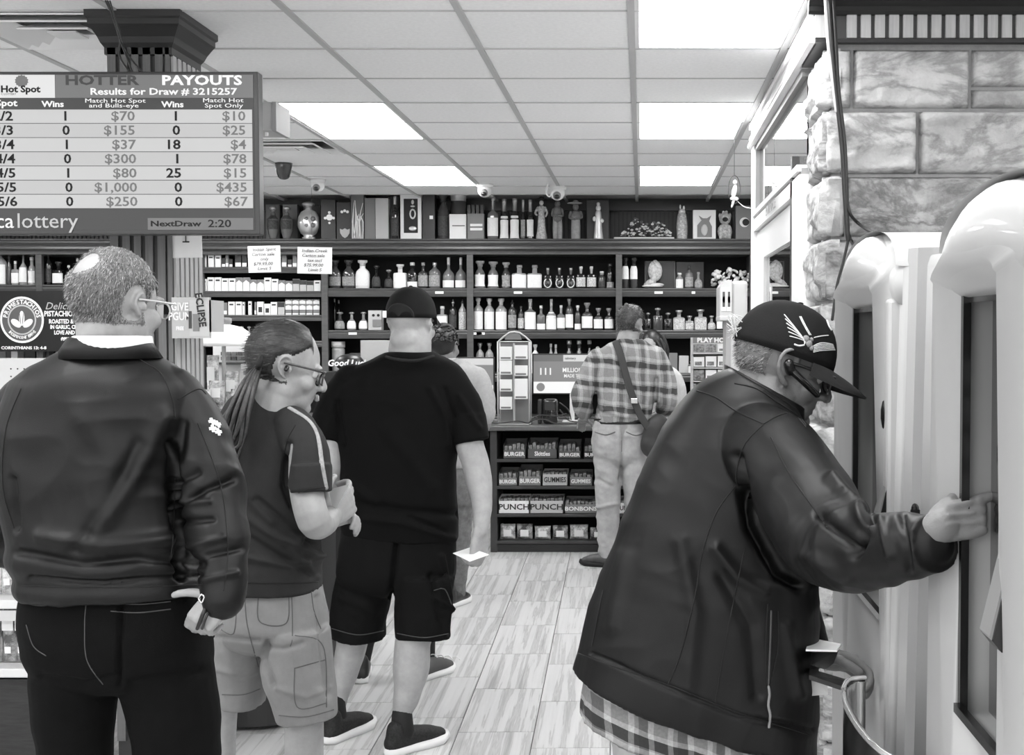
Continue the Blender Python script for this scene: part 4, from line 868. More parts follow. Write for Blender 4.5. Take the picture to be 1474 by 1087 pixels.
for s, px, py, h in (('Spot', 17, 149, 9.5), ('Wins', 83, 150.5, 8.5), ('Wins', 254, 151, 8.5), ('Match Hot Spot', 172, 145.5, 6), ('and Bulls-eye', 170, 152.5, 6), ('Match Hot', 326, 145, 6), ('Spot Only', 327, 152.5, 6)):
    tvt(s, px, py, h, M_tw, xs=1.25 if h > 7 else 1.62, bold=.0007 if h > 7 else .0)
rows_ = [('2/2', '1', '$70', '1', '$10'), ('3/3', '0', '$155', '0', '$25'), ('3/4', '1', '$37', '18', '$4'), ('4/4', '0', '$300', '1', '$78'), ('4/5', '1', '$80', '25', '$15'), ('5/5', '0', '$1,000', '0', '$435'), ('5/6', '0', '$250', '0', '$67')]
for k, (a, b, c_, d, e_) in enumerate(rows_):
    y = 168+k*20.5; s_ = k*.7
    tvt(a, 26+s_, y, 13.5, M_tk, 'RIGHT', 1.22, .0008); tvt(b, 106+s_, y, 13.5, M_tk, 'RIGHT', 1.15, .0009); tvt(c_, 200+s_*.5, y, 13.5, M_tg, 'RIGHT', 1.2, .0006); tvt(d, 264+s_*.6, y, 13.5, M_tk, 'RIGHT', 1.2, .0009); tvt(e_, 358+s_*.4, y, 13.5, M_tg, 'RIGHT', 1.18, .0006)
M_ser = mat('s_footer_text', .08, .4, .3, emit=.3)
tvt('ca', 11, 319, 22, M_tw, xs=1.05); tvt('lottery', 72, 319, 22, M_ser, xs=1.06)
tvbox(216, 367, 314, 331, M_scrm, 'draw_panel', .002, disp); tvt('NextDraw', 256, 322.5, 8, M_tk, xs=1.5, bold=.0006); tvt('2:20', 319, 322.5, 11, M_tk, xs=1.3, bold=.0004)
G().box(-1.88, -1.78, TD+.05, 4.535, 2.1, 2.2).out('mount_arm', M_darker, tv)
g = G(); g.tube([(XX(160, 4.35), 4.35, CEIL-.01), W(172, 45, 4.4), W(172, 80, 4.4), W(185, 102, 4.3)], .004, 6); g.tube([(XX(166, 4.35), 4.35, CEIL-.01), W(180, 70, 4.4), W(203, 102, 4.3)], .003, 6); g.tube([(XX(163, 4.35), 4.35, CEIL-.01), W(174, 60, 4.4), W(190, 102, 4.3)], .0035, 6)
g.top('screen_cable', M_bez, 'thin black cables dropping from the ceiling behind the results screen', 'cable', smooth=True)
# white box fixture behind the screen
D_ = 5.6; t = thing('emergency_light', 'pale box light hanging just right of the results screen', 'light', (XX(388, D_), D_, ZZ(190, D_)))
G().box(XX(345, D_), XX(396, D_), D_, D_+.2, ZZ(188, D_), ZZ(147, D_), bev=.006).out('housing', mat('box_grey', .42, .5, .4), t); G().box(XX(396, D_), XX(402, D_), D_-.01, D_+.21, ZZ(189, D_), ZZ(147, D_)).out('end_cap', mat('box_grey2', .3, .5, .4), t)
G().cyl((XX(370, D_), D_+.1, ZZ(150, D_)), (XX(370, D_), D_+.1, CEIL), .01, 8).out('hanger', M_white, t)
g = G(); g.cyl(W(384, 189, D_+.05), W(384, 196, D_+.05), .008, 8); g.out('pull_knob', M_white, t)
# ------------------------------------------------------------------ security cameras on the ceiling
def dome(px, D, r, label, dark=False):
    c = Vector((XX(px, D), D, CEIL)); t = thing('security_camera', label, 'security camera', c, group='ceiling security cameras')
    if dark:
        G().lathe([(r*.75, -r*1.9), (r*.95, -r*1.3), (r*1.15, -r*.35), (r*1.2, -r*.0)], 20, c).out('dome', M_gl['m'], t, True); G().ell(c+Vector((0, 0, -r*1.8)), (r*.75, r*.75, r*.45), n=16).out('dome_tip', M_gl['m'], t, True)
    else:
        G().lathe([(r*1.02, -r*.5), (r*1.12, -r*.3), (r*1.12, 0)], 20, c).out('base', M_white, t, True)
        G().ell(c+Vector((0, -r*.1, -r*.85)), (r*.95, r*.95, r*.95), n=20).out('housing', M_white, t, True)
        g = G(); g.cyl(c+Vector((0, -r*.7, -r*1.15)), c+Vector((0, -r*1.1, -r*1.35)), r*.5, 14); g.out('lens_shroud', mat('camera_grey', .25, .4, .4), t, True)
        G().ell(c+Vector((0, -r*1.0, -r*1.4)), (r*.36, r*.3, r*.3), n=12).out('lens', M_gl['d'], t, True)
dome(411, 8.55, .05, 'dark tinted ceiling dome camera nearest the results screen', True)
dome(460, 9.45, .053, 'white ceiling camera right of the dark dome')
dome(699, 9.75, .058, 'white ceiling camera over the middle of the shelves')
dome(803, 9.9, .062, 'white ceiling camera with loose wire above the figurines')
g = G(); D_ = 9.7; g.tube([W(790, 238, 9.3), W(789, 262, D_), W(786, 277, D_), W(791, 283, D_), W(795, 276, D_)], .006, 6); g.top('camera_wire', M_white, 'pale loose wire beside the camera above the figurines', 'wire', smooth=True)
# hanging hoop ornament with a bird
D_ = 7.0; t = thing('hoop_ornament', 'wire hoop with small bird hanging near the white post', 'ornament', (XX(1057, D_), D_, ZZ(300, D_)))
g = G(); c = W(1057, 273, D_); rr = .075; g.tube([c+Vector((.033*math.cos(a), 0, rr*math.sin(a)*1.05)) for a in np.linspace(0, 2*math.pi, 17)], .002, 5, sub=2); g.cyl(c+Vector((0, 0, rr)), (c.x, D_, CEIL), .0015, 5); g.out('hoop', M_bez, t, True)
g = G(); g.ell(c+Vector((0, 0, -.01)), (.014, .014, .04), (0, .2, 0), n=12); g.ell(c+Vector((.004, -.004, .04)), (.012, .012, .014), n=10); g.ell(c+Vector((-.006, 0, -.07)), (.007, .006, .035), (0, .3, 0), n=8); g.ell(c+Vector((0, 0, -.05)), (.025, .012, .012), n=10); g.out('bird', FM['w'], t, True)
g = G(); g.tube([W(1057, 285, D_), W(1070, 297, D_), W(1082, 300, 6.7)], .002, 5); g.out('string', M_white, t)
# ------------------------------------------------------------------ signs and papers
def paper(name, px0, px1, py0, py1, D, label, m, cat='sign', rot=0.0, group=None, th=.003):
    c = W((px0+px1)/2, (py0+py1)/2, D); w_, h = (px1-px0)*D/F, (py1-py0)*D/F
    t = thing(name, label, cat, (c.x, c.y, c.z-h/2), group=group); rot = math.radians(rot); ca, sa = math.cos(rot), math.sin(rot)
    g = G().box(-w_/2, w_/2, -th/2, th/2, -h/2, h/2); g.V = [Vector((v.x*ca-v.z*sa, v.y-.004*math.sin(v.x*9), v.x*sa+v.z*ca))+c for v in g.V]; g.out('sheet', m, t); return t, c, w_, h, rot
M_pap = mat('paper', .78, .7, .2)
M_ink = mat('pen_ink', .12, .7, .2)
for px0, px1, py0, py1, lab, rt, lines in ((357, 404, 354, 392, 'left handwritten price notice hanging before the cigarette shelves', 1.5, ['Indian Spirit', 'Carton sale', 'only', '$79.99.00', 'Limit 5']), (428, 478, 356, 394, 'right handwritten price notice hanging before the cigarette shelves', -1.2, ['Indian Creek', 'Carton sale', 'tax incl', '$75.99.00', 'Limit 5'])):
    t, c, w_, h, r_ = paper('price_notice', px0, px1, py0, py1, 9.6, lab, M_pap, group='handwritten price notices', rot=rt)
    for k, s in enumerate(lines): text_mesh(s, .034, M_ink, t, (c.x-.01*(k % 2), 9.6-.005, c.z+h*.36-k*h*.18), rot=(math.pi/2, -r_, 0), shear=.2, xs=1.1)
    g = G(); g.cyl((c.x-.02, 9.6, c.z+h/2-.01), (c.x-.02, 9.6, CEIL), .001, 4); g.out('string', M_bez, t)
t, c, w_, h, r_ = paper('blank_notice', 247, 291, 338, 371, 4.55, 'blank white card hooked on the fluted column under the screen', M_pap, rot=1)
g = G(); g.box(c.x-.004, c.x-.001, 4.545, 4.548, c.z+.015, c.z+.05); g.box(c.x-.014, c.x+.01, 4.545, 4.548, c.z+.013, c.z+.018); g.out('hook', M_bez, t)
t = thing('promo_box', 'clear-fronted promotional leaflet box on the side of the fluted column', 'leaflet box', (XX(276, 4.5), 4.5, ZZ(487, 4.5))); D_ = 4.5
G().box(XX(248, D_), XX(303, D_), D_, D_+.012, ZZ(487, D_), ZZ(428, D_)).out('front_card', mat('promo_grey', .45, .4, .4), t)
G().box(XX(274, D_), XX(302, D_), D_-.003, D_, ZZ(484, D_), ZZ(432, D_)).out('photo_panel', M_bx['l'], t)
G().box(XX(279, D_), XX(288, D_), D_-.006, D_-.003, ZZ(477, D_), ZZ(452, D_)).out('can_picture', M_bx['g'], t); G().box(XX(273, D_), XX(277, D_), D_-.006, D_-.003, ZZ(473, D_), ZZ(448, D_)).out('stick_picture', M_bx['d'], t)
text_mesh('ECLIPSE', .036, M_blk, t, (XX(290, D_), D_-.006, ZZ(446, D_)), rot=(math.pi/2, 1.45, 0), bold=.001)
for k, s in enumerate(('GIVE', 'PGUM', 'FREE')): text_mesh(s, (.04, .04, .018)[k], M_bx['w'], t, (XX(260, D_), D_-.003, ZZ((442, 456, 473)[k], D_)), bold=.001, xs=.75)
G().box(XX(303, D_), XX(309, D_+.15), D_, D_+.15, ZZ(478, D_), ZZ(432, D_)).out('box_side', M_bx['l'], t)
# poster of the nut stand on the left shelves
D_ = BY-.05; t = thing('nut_poster', 'dark poster with round nut emblem hanging on the left shelves', 'poster', (XX(50, D_), D_, ZZ(506, D_)))
G().box(XX(-8, D_), XX(160, D_), D_, D_+.01, ZZ(506, D_), ZZ(419, D_)).out('sheet', mat('poster_black', .012, .4, .4), t)
c = Vector((XX(33, D_), D_, ZZ(460.5, D_))); U = D_/F
def ring(r0, r1, m, nm, off):
    g = G(); n = 40; V = []
    for y in (-.002, 0):
        for r in (r0, r1): V += [c+Vector((r*U*math.cos(2*math.pi*i/n), -off+y, r*1.06*U*math.sin(2*math.pi*i/n))) for i in range(n)]
    g.add(V, [(i, (i+1) % n, n+(i+1) % n, n+i) for i in range(n)]+[(2*n+i, 3*n+i, 3*n+(i+1) % n, 2*n+(i+1) % n) for i in range(n)]); g.out(nm, m, t)
ring(0.1, 31, M_bx['m'], 'emblem_ground', .003); ring(28.5, 31.5, M_bx['w'], 'outer_ring', .005); ring(18.5, 20.5, M_bx['l'], 'inner_ring', .005)
g = G()
for dx, rx, rz, ry, tz_ in ((0, 5, 11, 0, 2), (-8.5, 6, 8.5, -.9, -5), (8.5, 6, 8.5, .9, -5)): g.ell(c+Vector((dx*U, -.008, tz_*U)), (rx*U*.8, .004, rz*U), (0, ry, 0), n=14)
g.out('nut_emblem', M_bx['w'], t, True)
g = G()
for dx in (-2, 2): g.ell(c+Vector((dx*U, -.013, 2*U)), (.5*U, .002, 9*U), (0, dx*.05, 0), n=8)
g.out('nut_lines', M_bx['m'], t)
def arc_text(s, r, a0, a1, size, flip=False):
    for k, ch in enumerate(s):
        a = math.radians(a0+(a1-a0)*k/(len(s)-1)); p = c+Vector((r*U*math.cos(a), -.006, r*1.06*U*math.sin(a)))
        text_mesh(ch, size, M_bx['w'], t, p, rot=(math.pi/2, (math.pi/2-a) if not flip else (-math.pi/2-a), 0), bold=.0015)
arc_text('PRIMESTACHIOS', 24, 168, 12, .05); arc_text('INDEPENDENT FARMS', 24, 222, 318, .034, True)
text_mesh('1 CORINTHIANS 13: 4-8', .034, M_bx['w'], t, (XX(32, D_), D_-.003, ZZ(501, D_)), bold=.0014, xs=1.15)
text_mesh('Deliciously', .085, M_bx['l'], t, (XX(98, D_), D_-.003, ZZ(441, D_)), shear=.3)
for s, y, h in (('PISTACHIOS & PECANS', 452, .062), ('ROASTED & PERFECTED', 463, .05), ('IN GARLIC, CHILE LIMON,', 471, .044), ('LOVE AND SEA SALT', 479, .046), ('@PRIMESTACHIOS', 488, .034)): text_mesh(s, h, M_bx['w'], t, (XX(107, D_), D_-.003, ZZ(y, D_)), bold=.002, xs=.78)
# small boxes on the lower left shelf
rnd = random.Random(21); zl = ZZ(517, BY)
for k, (a, b, st) in enumerate(((-4, 12, 'g'), (13, 19, 'm'), (19.5, 29, 'w'), (31, 38, 'm'), (39, 54, 'd'), (56, 62, 'g'), (63, 74, 'm'))): dbox(a, b, 500+rnd.random()*6, M_bx[st], BY+.1, label=f'small carton, {ORD[k]} from left on the shelf under the nut poster', z=zl, name='small_carton', grp='small cartons under the nut poster')
# ------------------------------------------------------------------ white gondola with snack bags
GD = 4.6; gx1 = XX(72, GD)-.03; t = thing('snack_gondola', 'white pegboard display stand of snack bags at the left edge', 'display stand', (-2.75, GD+.2, 0))
M_gon = mat('gondola_white', .62, .45, .4)
G().box(-3.3, -1.98, GD+.2, GD+.24, .1, ZZ(516, GD+.2)).out('pegboard', M_gon, t)
pg = G()
for i in range(20):
    for j in range(5): pg.cyl((-2.42+i*.0254*1.0, GD+.2, ZZ(531+j*11, GD+.2)), (-2.42+i*.0254, GD+.198, ZZ(531+j*11, GD+.2)), .003, 6)
o = pg.out('peg_holes', M_blk, t); o['kind'] = 'stuff'
for y in (867, 966): G().box(-3.3, -2.06, GD-.28, GD+.2, ZZ(y+10, GD-.28), ZZ(y-3, GD-.28), bev=.004).out('shelf', M_gon, t)
G().box(-3.3, -2.06, GD-.27, GD-.262, ZZ(895, GD-.28), ZZ(880, GD-.28)).out('label_rail', M_bx['l'], t)
G().box(-3.3, -2.08, GD-.22, GD+.24, 0, ZZ(978, GD-.22)).out('base', M_dark, t)
G().box(-2.085, -2.06, GD-.27, GD+.2, .1, ZZ(790, GD)).out('upright', M_gon, t)
k = 0
for y0_, y1_ in ((785, 864), (886, 963)):
    for px in (-14, 8, 27):
        D2 = GD-.2; z = ZZ(y1_, GD-.28)+.004; b_ = pillow_bag((XX(px, D2), D2, z), .052, (y1_-y0_)*D2/F, .04, M_bag if y0_ > 800 else M_bagl, f'snack bag on the {"lower" if k > 2 else "upper"} gondola shelf, {ORD[k % 3]} from left', 'snack bags on the white stand', [(0, .72, .38, .1), (0, .25, .2, .06)]); k += 1
# ------------------------------------------------------------------ dark cabinets on the left
M_cab = mat('dark_laminate', .03, .4, .3, var=.1, vs=3)
t = thing('round_counter', 'dark counter end with rounded corner behind the two men at left', 'counter', (-1.75, 5.0, 0))
def rprism(g, x0, x1, y0, y1, r, z0, z1):
    pts = [(x0, y0), (x0, y1), (x1, y1)]; pts += [(x1-r+r*math.cos(a), y0+r+r*math.sin(a)) for a in np.linspace(0, -math.pi/2, 9)]
    g.prism(pts[::-1], 'z', z0, z1)
g = G(); rprism(g, -2.05, -1.375, 4.95, 5.6, .2, 0.02, .86); g.out('body', M_cab, t, False)
g = G(); rprism(g, -2.08, -1.345, 4.92, 5.63, .22, .86, .9); g.out('worktop', M_dark, t)
t = thing('tall_cabinet', 'plain dark cabinet behind the ponytailed man', 'cabinet', (-2.2, 7.2, 0))
G().box(-2.9, XX(496, 7.0), 7.0, 7.6, .0+.12, 1.08).out('body', M_cab, t); G().box(-2.9, XX(496, 7.0)+.02, 6.97, 7.6, 0, .12).out('base', mat('cab_base', .09, .5, .4), t); G().box(-2.93, XX(496, 7.0)+.03, 6.95, 7.62, 1.08, 1.11).out('worktop', M_dark, t)
CZ = 1.111
# counter-top displays
D_ = 7.2; t = thing('wire_display', 'white countertop display with rows of small tags and bags', 'display', (XX(350, D_), D_, CZ))
g = G(); g.box(XX(298, D_), XX(412, D_), D_+.1, D_+.12, CZ, ZZ(488, D_)); g.out('back_board', M_bx['w'], t)
for r, y in enumerate((507, 514)):
    for k in range(11): G().box(XX(311+k*8, D_), XX(317+k*8, D_), D_+.08, D_+.1, ZZ(y+5, D_), ZZ(y, D_)).out('tag', M_bx['g' if (k+r) % 3 else 'm'], t)
G().box(XX(300, D_), XX(400, D_), D_+.0, D_+.1, ZZ(525, D_), ZZ(522, D_)).out('ledge', M_bx['m'], t)
G().box(XX(296, D_), XX(412, D_), D_-.05, D_+.14, CZ, CZ+.02).out('foot', M_bx['l'], t)
D_ = 6.95
t = thing('lamp_shade', 'white dome lamp shade with grey cap over the countertop display', 'lamp', (XX(322, 7.05), 7.05, CZ)); c = W(322, 498, 7.05)
g = G().lathe([(.19, 0), (.185, .025), (.15, .07), (.1, .105), (.04, .12), (.035, .125)], 28, c); g.out('shade', M_bx['w'], t, True)
G().lathe([(.035, .12), (.045, .13), (.045, .155), (.03, .16)], 16, c).out('cap', M_bx['g'], t, True)
G().cyl((c.x, 7.05, CZ), (c.x, 7.05, c.z+.02), .012, 8).out('stem', M_bx['l'], t)
for k, (px, y0_, w_, m) in enumerate(((300, 512, .07, M_bagl), (314, 548, .09, M_bag), (330, 535, .08, M_bagl), (345, 560, .08, M_bag), (300, 560, .08, M_bag))):
    
    pillow_bag((XX(px, D_), D_+(.06, -.03, .04, -.04, -.08)[k], CZ+.001), w_, ZZ(y0_, D_)-CZ, .05, m, f'patterned snack bag beside the countertop display, {ORD[k]} by height' if k else 'tallest patterned snack bag beside the countertop display', 'snack bags on the dark cabinet', [(0, .7, .3, .12)])
t = thing('medicine_box', 'pale carton standing right of the patterned snack bags', 'carton', (XX(360, D_), D_, CZ+.001)); G().box(XX(348, D_+.05), XX(375, D_+.05), D_+.03, D_+.08, CZ+.001, ZZ(524, D_), bev=.003).out('carton', M_bx['l'], t)
for k in range(3): G().box(XX(352, D_+.05), XX(371, D_+.05), D_+.026, D_+.03, ZZ(540+k*14, D_), ZZ(534+k*14, D_)).out('print', M_bx['g'], t)
t = thing('cap_display', 'round black tray lettered Good Luck behind the ponytailed man', 'tray', (XX(500, 8.6), 8.6, CZ)); D_ = 8.6
G().box(XX(470, D_), XX(545, D_), D_-.1, D_+.17, 0, ZZ(535, D_)).out('pedestal', M_cab, t)
g = G(); g.ell(W(503, 522, D_), (.1, .1, .06), n=20); g.out('dome', M_darker, t, True)
text_mesh('Good Luck', .06, M_bx['w'], t, W(500, 523, D_-.11), bold=.002, shear=.2)
dbox(521, 560, 490, M_bx['l'], 8.9, label='pale carton behind the shoulder of the capped man', z=ZZ(535, 8.9), name='pale_carton', grp=None)
G().box(XX(518, 8.9), XX(562, 8.9), 8.8, 9.0, 0, ZZ(535, 8.9)-.001).top('plinth_box', M_cab, 'dark pedestal under the pale carton behind the capped man', 'pedestal')
# ------------------------------------------------------------------ white self-service kiosks on the right
M_kw = mat('kiosk_white', .4, .38, .45, coat=.2); M_kp = mat('kiosk_panel', .34, .4, .45); M_blackgl = mat('black_gasket', .008, .2, .5)
M_kgl = mat('touchscreen_glass', .015, .03, .9, coat=1.0, ior=2.1)
def kiosk(xf, y0, y1, label, icons=True, oy0=None, z_top=1.81, z_sp=1.725, zs0=1.015, zs1=1.655):
    """front faces -X; y0 near, y1 far"""
    t = thing('self_service_kiosk', label, 'kiosk', (xf+.2, (y0+y1)/2, 0), group='white self-service kiosks'); n = 22; yc = (y0+y1)/2; hw = (y1-y0)/2
    lean = .035                                            # foot stands proud of the head
    def fx(z): return xf - lean*(1-z/1.8)
    out_ = [(y1, 0.0)]+[(yc+hw*math.cos(a), z_sp+(z_top-z_sp)*math.sin(a)**.8) for a in np.linspace(0, math.pi, n)]+[(y0, 0.0)]
    # front frame: ring between outline and screen opening
    oy0 = oy0 or y0+.075; oy1 = y1-.14; ys = oy0-.075
    V = []; Fc = []
    inn = [(min(max(y, oy0), oy1), min(max(z, zs0), zs1)) for y, z in out_]; inn[0] = (oy1, zs0); inn[-1] = (oy0, zs0)
    m_ = len(out_); dp = .07
    for y, z in out_: V.append((fx(z)+.16, y, z))
    for y, z in out_: V.append((fx(z)+.012, y, z))
    for (y, z), (yi, zi) in zip(out_, inn): V.append((fx(z)-.0, y+(yi-y)*.08, z+(zi-z)*.08))
    for (y, z), (yi, zi) in zip(out_, inn):
        hood = max(0, (z-zs1)/(z_top-zs1)) if z > zs1 else 0
        V.append((fx(zi)-.004-.045*min(1, hood*2), yi+(y-yi)*.25, zi+(z-zi)*.3))
    for yi, zi in inn: V.append((fx(zi), yi, zi))
    for yi, zi in inn: V.append((fx(zi)+dp, yi, zi))
    for r in range(5):
        for i in range(m_):
            j = (i+1) % m_; Fc.append((r*m_+i, r*m_+j, (r+1)*m_+j, (r+1)*m_+i))
    me = mesh_from('front_frame', [Vector(v)-Vector(t.location) for v in V], Fc, [M_kw, mat('kiosk_reveal', .22, .5, .4)], True, [1 if k >= 4*m_ else 0 for k in range(5*m_)]); o = link('front_frame', me, t)
    # overhanging hood brow
    g = G(); yb0, yb1 = y0+.004, y1-.006; pts = []
    for k in range(15):
        u = k/14; y = yb0+(yb1-yb0)*u; a = math.sin(math.pi*min(max(u, .02), .98)); pts.append((y, a))
    for y, a in pts: pass
    V = []; nn = 10
    for y, a in pts:
        zt_ = z_sp-.004+(z_top-z_sp+.002)*a**.8; zb = zs1-.004; 
        for q in range(nn+1):
            th = math.pi*q/nn; V.append((fx(1.7)+.01-.055*math.sin(th)**.8*(.25+.75*a**.5), y, (zt_+zb)/2+(zt_-zb)/2*math.cos(th)))
    Fc = [(i*(nn+1)+q, i*(nn+1)+q+1, (i+1)*(nn+1)+q+1, (i+1)*(nn+1)+q) for i in range(14) for q in range(nn)]
    Fc += [tuple(range(nn+1))[::-1], tuple(14*(nn+1)+q for q in range(nn+1))]; g.add(V, Fc); g.out('hood', M_kw, t, True)
    g = G(); V = []
    for (y, z) in out_[1:-1]: V += [(fx(z)+.001, y, z+.002), (fx(z)-.012, y, z+.004), (fx(z)+.16, y, z+.003)]
    g.add(V, [(3*i+a, 3*i+b, 3*i+3+b, 3*i+3+a) for i in range(m_-3) for a, b in ((1, 0), (0, 2))]); g.out('edge_strip', M_kw, t, True)
    # gasket, glass
    g = G(); xg = fx(1.3)+.046
    for (a, b, c_, d) in ((oy1-.014, oy1, zs0, zs1), (oy0, oy0+.012, zs0, zs1), (oy0, oy1, zs0, zs0+.014), (oy0, oy1, zs1-.01, zs1)): g.box(fx((c_+d)/2)-.003+(.002 if c_ > 1.2 else 0), fx((c_+d)/2)+.009, a, b, c_, d)
    g.out('gasket', M_blackgl, t)
    gl_ = G().box(xg, xg+.006, oy0, oy1, zs0, zs1).out('touchscreen', M_kgl, t)
    if icons:
        for k in range(5):
            z = zs1-.14-.062*k; y = oy0+.06; G().box(xg-.0015, xg, y, y+.05, z, z+.04, bev=0).out('screen_tile', mat('screen_tile_grey', .2, .3, .5, emit=.22), gl_)
    # body behind with chamfered corner
    g = G(); yb0, yb1 = y0+.0, y1-.0
    g.prism([(xf+.095, yb0+.06), (xf+.012, yb0+.002), (xf+.028, yb0-.012), (xf+.06, yb0+.006), (xf+.42, yb0+.03), (xf+.42, yb1-.02), (xf+.095, yb1-.01)], 'z', 0, z_sp+.035)
    g.V = [Vector((v.x-lean*(1-v.z/1.8), v.y, v.z-(.0 if v.z < 1 else (v.x-xf)*-.05))) for v in g.V]; g.out('cabinet', M_kp, t)
    # pull slot on the near side
    g = G(); cy = yb0-.013; x = xf+.03-lean*.25
    for k in range(2): g.ell((x+.004, cy+.004, 1.14+k*.12), (.009, .006, .012), n=12)
    g.box(x-.005, x+.013, cy-.002, cy+.01, 1.14, 1.26); g.out('pull_slot', M_blackgl, t, False)
    # card reader wedge and grip on the near stile
    g = G(); q = xf-.045; g.prism([(q, 1.20), (q+.012, 1.185), (q+.05, 1.215), (q+.05, 1.38), (q+.04, 1.385)], 'y', ys+.015, ys+.072); g.out('card_reader', M_blackgl, t)
    g = G(); g.prism([(q-.003, 1.205), (q, 1.2), (q+.043, 1.382), (q+.04, 1.388)], 'y', ys+.02, ys+.067); g.out('reader_face', M_bx['g'], t)
    g = G(); g.box(fx(1.3)-.016, fx(1.3)+.05, ys+.01, ys+.07, .2, zs1+.01, bev=.008); g.out('near_stile', M_kw, t)
    g = G(); g.ell((fx(1.4)-.012, ys+.05, 1.44), (.012, .022, .04), n=14); g.out('sensor', M_blackgl, t, True)
    # bin below
    return t
k1 = kiosk(.500, 2.40, 3.03, 'farther white kiosk with arched hood in front of the stone wall')
k2 = kiosk(.500, 1.40, 2.05, 'nearest white kiosk with arched hood, touched by the stooping man', oy0=1.665)
# steel bin with open swing rim below the far kiosk
t = thing('steel_bin', 'shiny steel bin with open curved rim under the farther kiosk', 'bin', (.40, 2.2, 0)); M_steel = mat('brushed_steel', .55, .18, .5, metal=1.0)
def half_round(g, xf, xw, y0, y1, z0, z1, n=14, inset=0):
    pts = [(xw, y0+inset)]+[(xw-(xw-xf-inset)*math.sin(a)**.7, y0+inset+(y1-y0-2*inset)*(1-math.cos(a))/2) for a in np.linspace(0, math.pi, n)]+[(xw, y1-inset)]
    return pts
outer = half_round(None, .372, .44, 1.95, 2.44, 0, 0); inner = half_round(None, .372, .44, 1.95, 2.44, 0, 0, inset=.012)
g = G(); n_ = len(outer); V = [(x, y, 0.0) for x, y in outer]+[(x, y, .915) for x, y in outer]+[(x, y, .915) for x, y in inner]+[(x, y, .5) for x, y in inner]
g.add(V, [(r*n_+i, r*n_+i+1, (r+1)*n_+i+1, (r+1)*n_+i) for r in range(3) for i in range(n_-1)]); g.out('shell', M_steel, t, True)
g = G(); g.tube([(x, y, .92) for x, y in outer[1:-1]], .005, 8, sub=2); g.out('rim', mat('bright_rim', .8, .2, .6, metal=.7), t, True)
# black cables on the stone corner
g = G(); D_ = 4.27
g.tube([W(1193, -4, D_), W(1197, 60, D_), W(1203, 130, D_), W(1212, 210, D_), W(1216, 280, D_), W(1221, 345, D_)], .008, 8); g.tube([W(1199, -4, D_), W(1203, 60, D_), W(1207, 130, D_), W(1216, 210, D_), W(1219, 300, D_)], .007, 8)
g.tube([W(1219, 290, D_), W(1225, 310, D_), W(1240, 325, D_), W(1262, 338, D_-.5)], .006, 8); g.tube([W(1219, 296, D_), W(1221, 340, D_), W(1213, 380, D_), W(1205, 410, D_), W(1198, 460, D_)], .005, 8); g.tube([W(1219, 330, D_), W(1228, 352, D_), W(1240, 360, D_-.4)], .006, 8)
g.top('wall_cable', mat('cable_black', .012, .4, .5), 'bundle of black cables running down the stone corner', 'cable', smooth=True)
g = G(); g.tube([W(1188, -4, D_), W(1192, 60, D_), W(1197, 100, D_), W(1204, 160, D_)], .006, 8); g.top('pale_cable', M_bx['l'], 'pale cable beside the black bundle on the stone corner', 'cable', smooth=True)
# ------------------------------------------------------------------ people
from mathutils.bvhtree import BVHTree
def skin_mat(name, g, bump=.12):
    m = mat(name, g, .5, .4, var=.12, vs=22, bump=bump, bs=260, bdist=.002); m.node_tree.nodes['Principled BSDF'].inputs['Subsurface Weight'].default_value = .0; return m
def cloth(name, g, rough=.75, bump=.2, bs=700, var=.1, vs=30, sheen=0.0, spec=.3, stretch=None): return mat(name, g, rough, spec, var=var, vs=vs, bump=bump, bs=bs, bdist=.0015, sheen=sheen, stretch=stretch)
def plaid_mat(name, base, dark, pale, per, wd, thin=True, skew=0.0):
    m = bpy.data.materials.new(name); m.use_nodes = True; nt = m.node_tree; N = nt.nodes; L = nt.links; b = N['Principled BSDF']; b.inputs['Roughness'].default_value = .8
    tc = N.new('ShaderNodeTexCoord'); sp = N.new('ShaderNodeSeparateXYZ'); L.new(tc.outputs['Object'], sp.inputs[0])
    def mth(op, a, b_=None, c_=None):
        n = N.new('ShaderNodeMath'); n.operation = op
        for i, v in enumerate((a, b_, c_)):
            if v is None: continue
            if isinstance(v, (int, float)): n.inputs[i].default_value = v
            else: L.new(v, n.inputs[i])
        return n.outputs[0]
    nz = N.new('ShaderNodeTexNoise'); nz.inputs['Scale'].default_value = 9; L.new(tc.outputs['Object'], nz.inputs['Vector']); wob = mth('MULTIPLY', nz.outputs['Fac'], per*.25)
    u = mth('ADD', mth('ADD', sp.outputs[0], mth('MULTIPLY', sp.outputs[1], .35)), wob); v = mth('ADD', mth('ADD', sp.outputs[2], mth('MULTIPLY', sp.outputs[0], skew)), wob)
    def band(c, p, w_, off): return mth('LESS_THAN', mth('FRACT', mth('ADD', mth('DIVIDE', c, p), off)), w_)
    hz = band(v, per, wd, 0); vt = band(u, per, wd*.8, .3); hp = band(v, per*.5, .3, .4); vp = band(u, per*.5, .28, .1)
    n2 = N.new('ShaderNodeTexNoise'); n2.inputs['Scale'].default_value = 180; L.new(tc.outputs['Object'], n2.inputs['Vector'])
    val = mth('ADD', base, mth('MULTIPLY', mth('ADD', hp, vp), (pale-base)/2)); val = mth('SUBTRACT', val, mth('MULTIPLY', hz, (base-dark)*.95)); val = mth('SUBTRACT', val, mth('MULTIPLY', vt, (base-dark)*.6))
    val = mth('MULTIPLY', mth('MAXIMUM', val, dark), mth('ADD', .7, mth('MULTIPLY', n2.outputs['Fac'], .6)))
    cb_ = N.new('ShaderNodeCombineXYZ')
    for i in range(3): L.new(val, cb_.inputs[i])
    L.new(cb_.outputs[0], b.inputs['Base Color']); return m
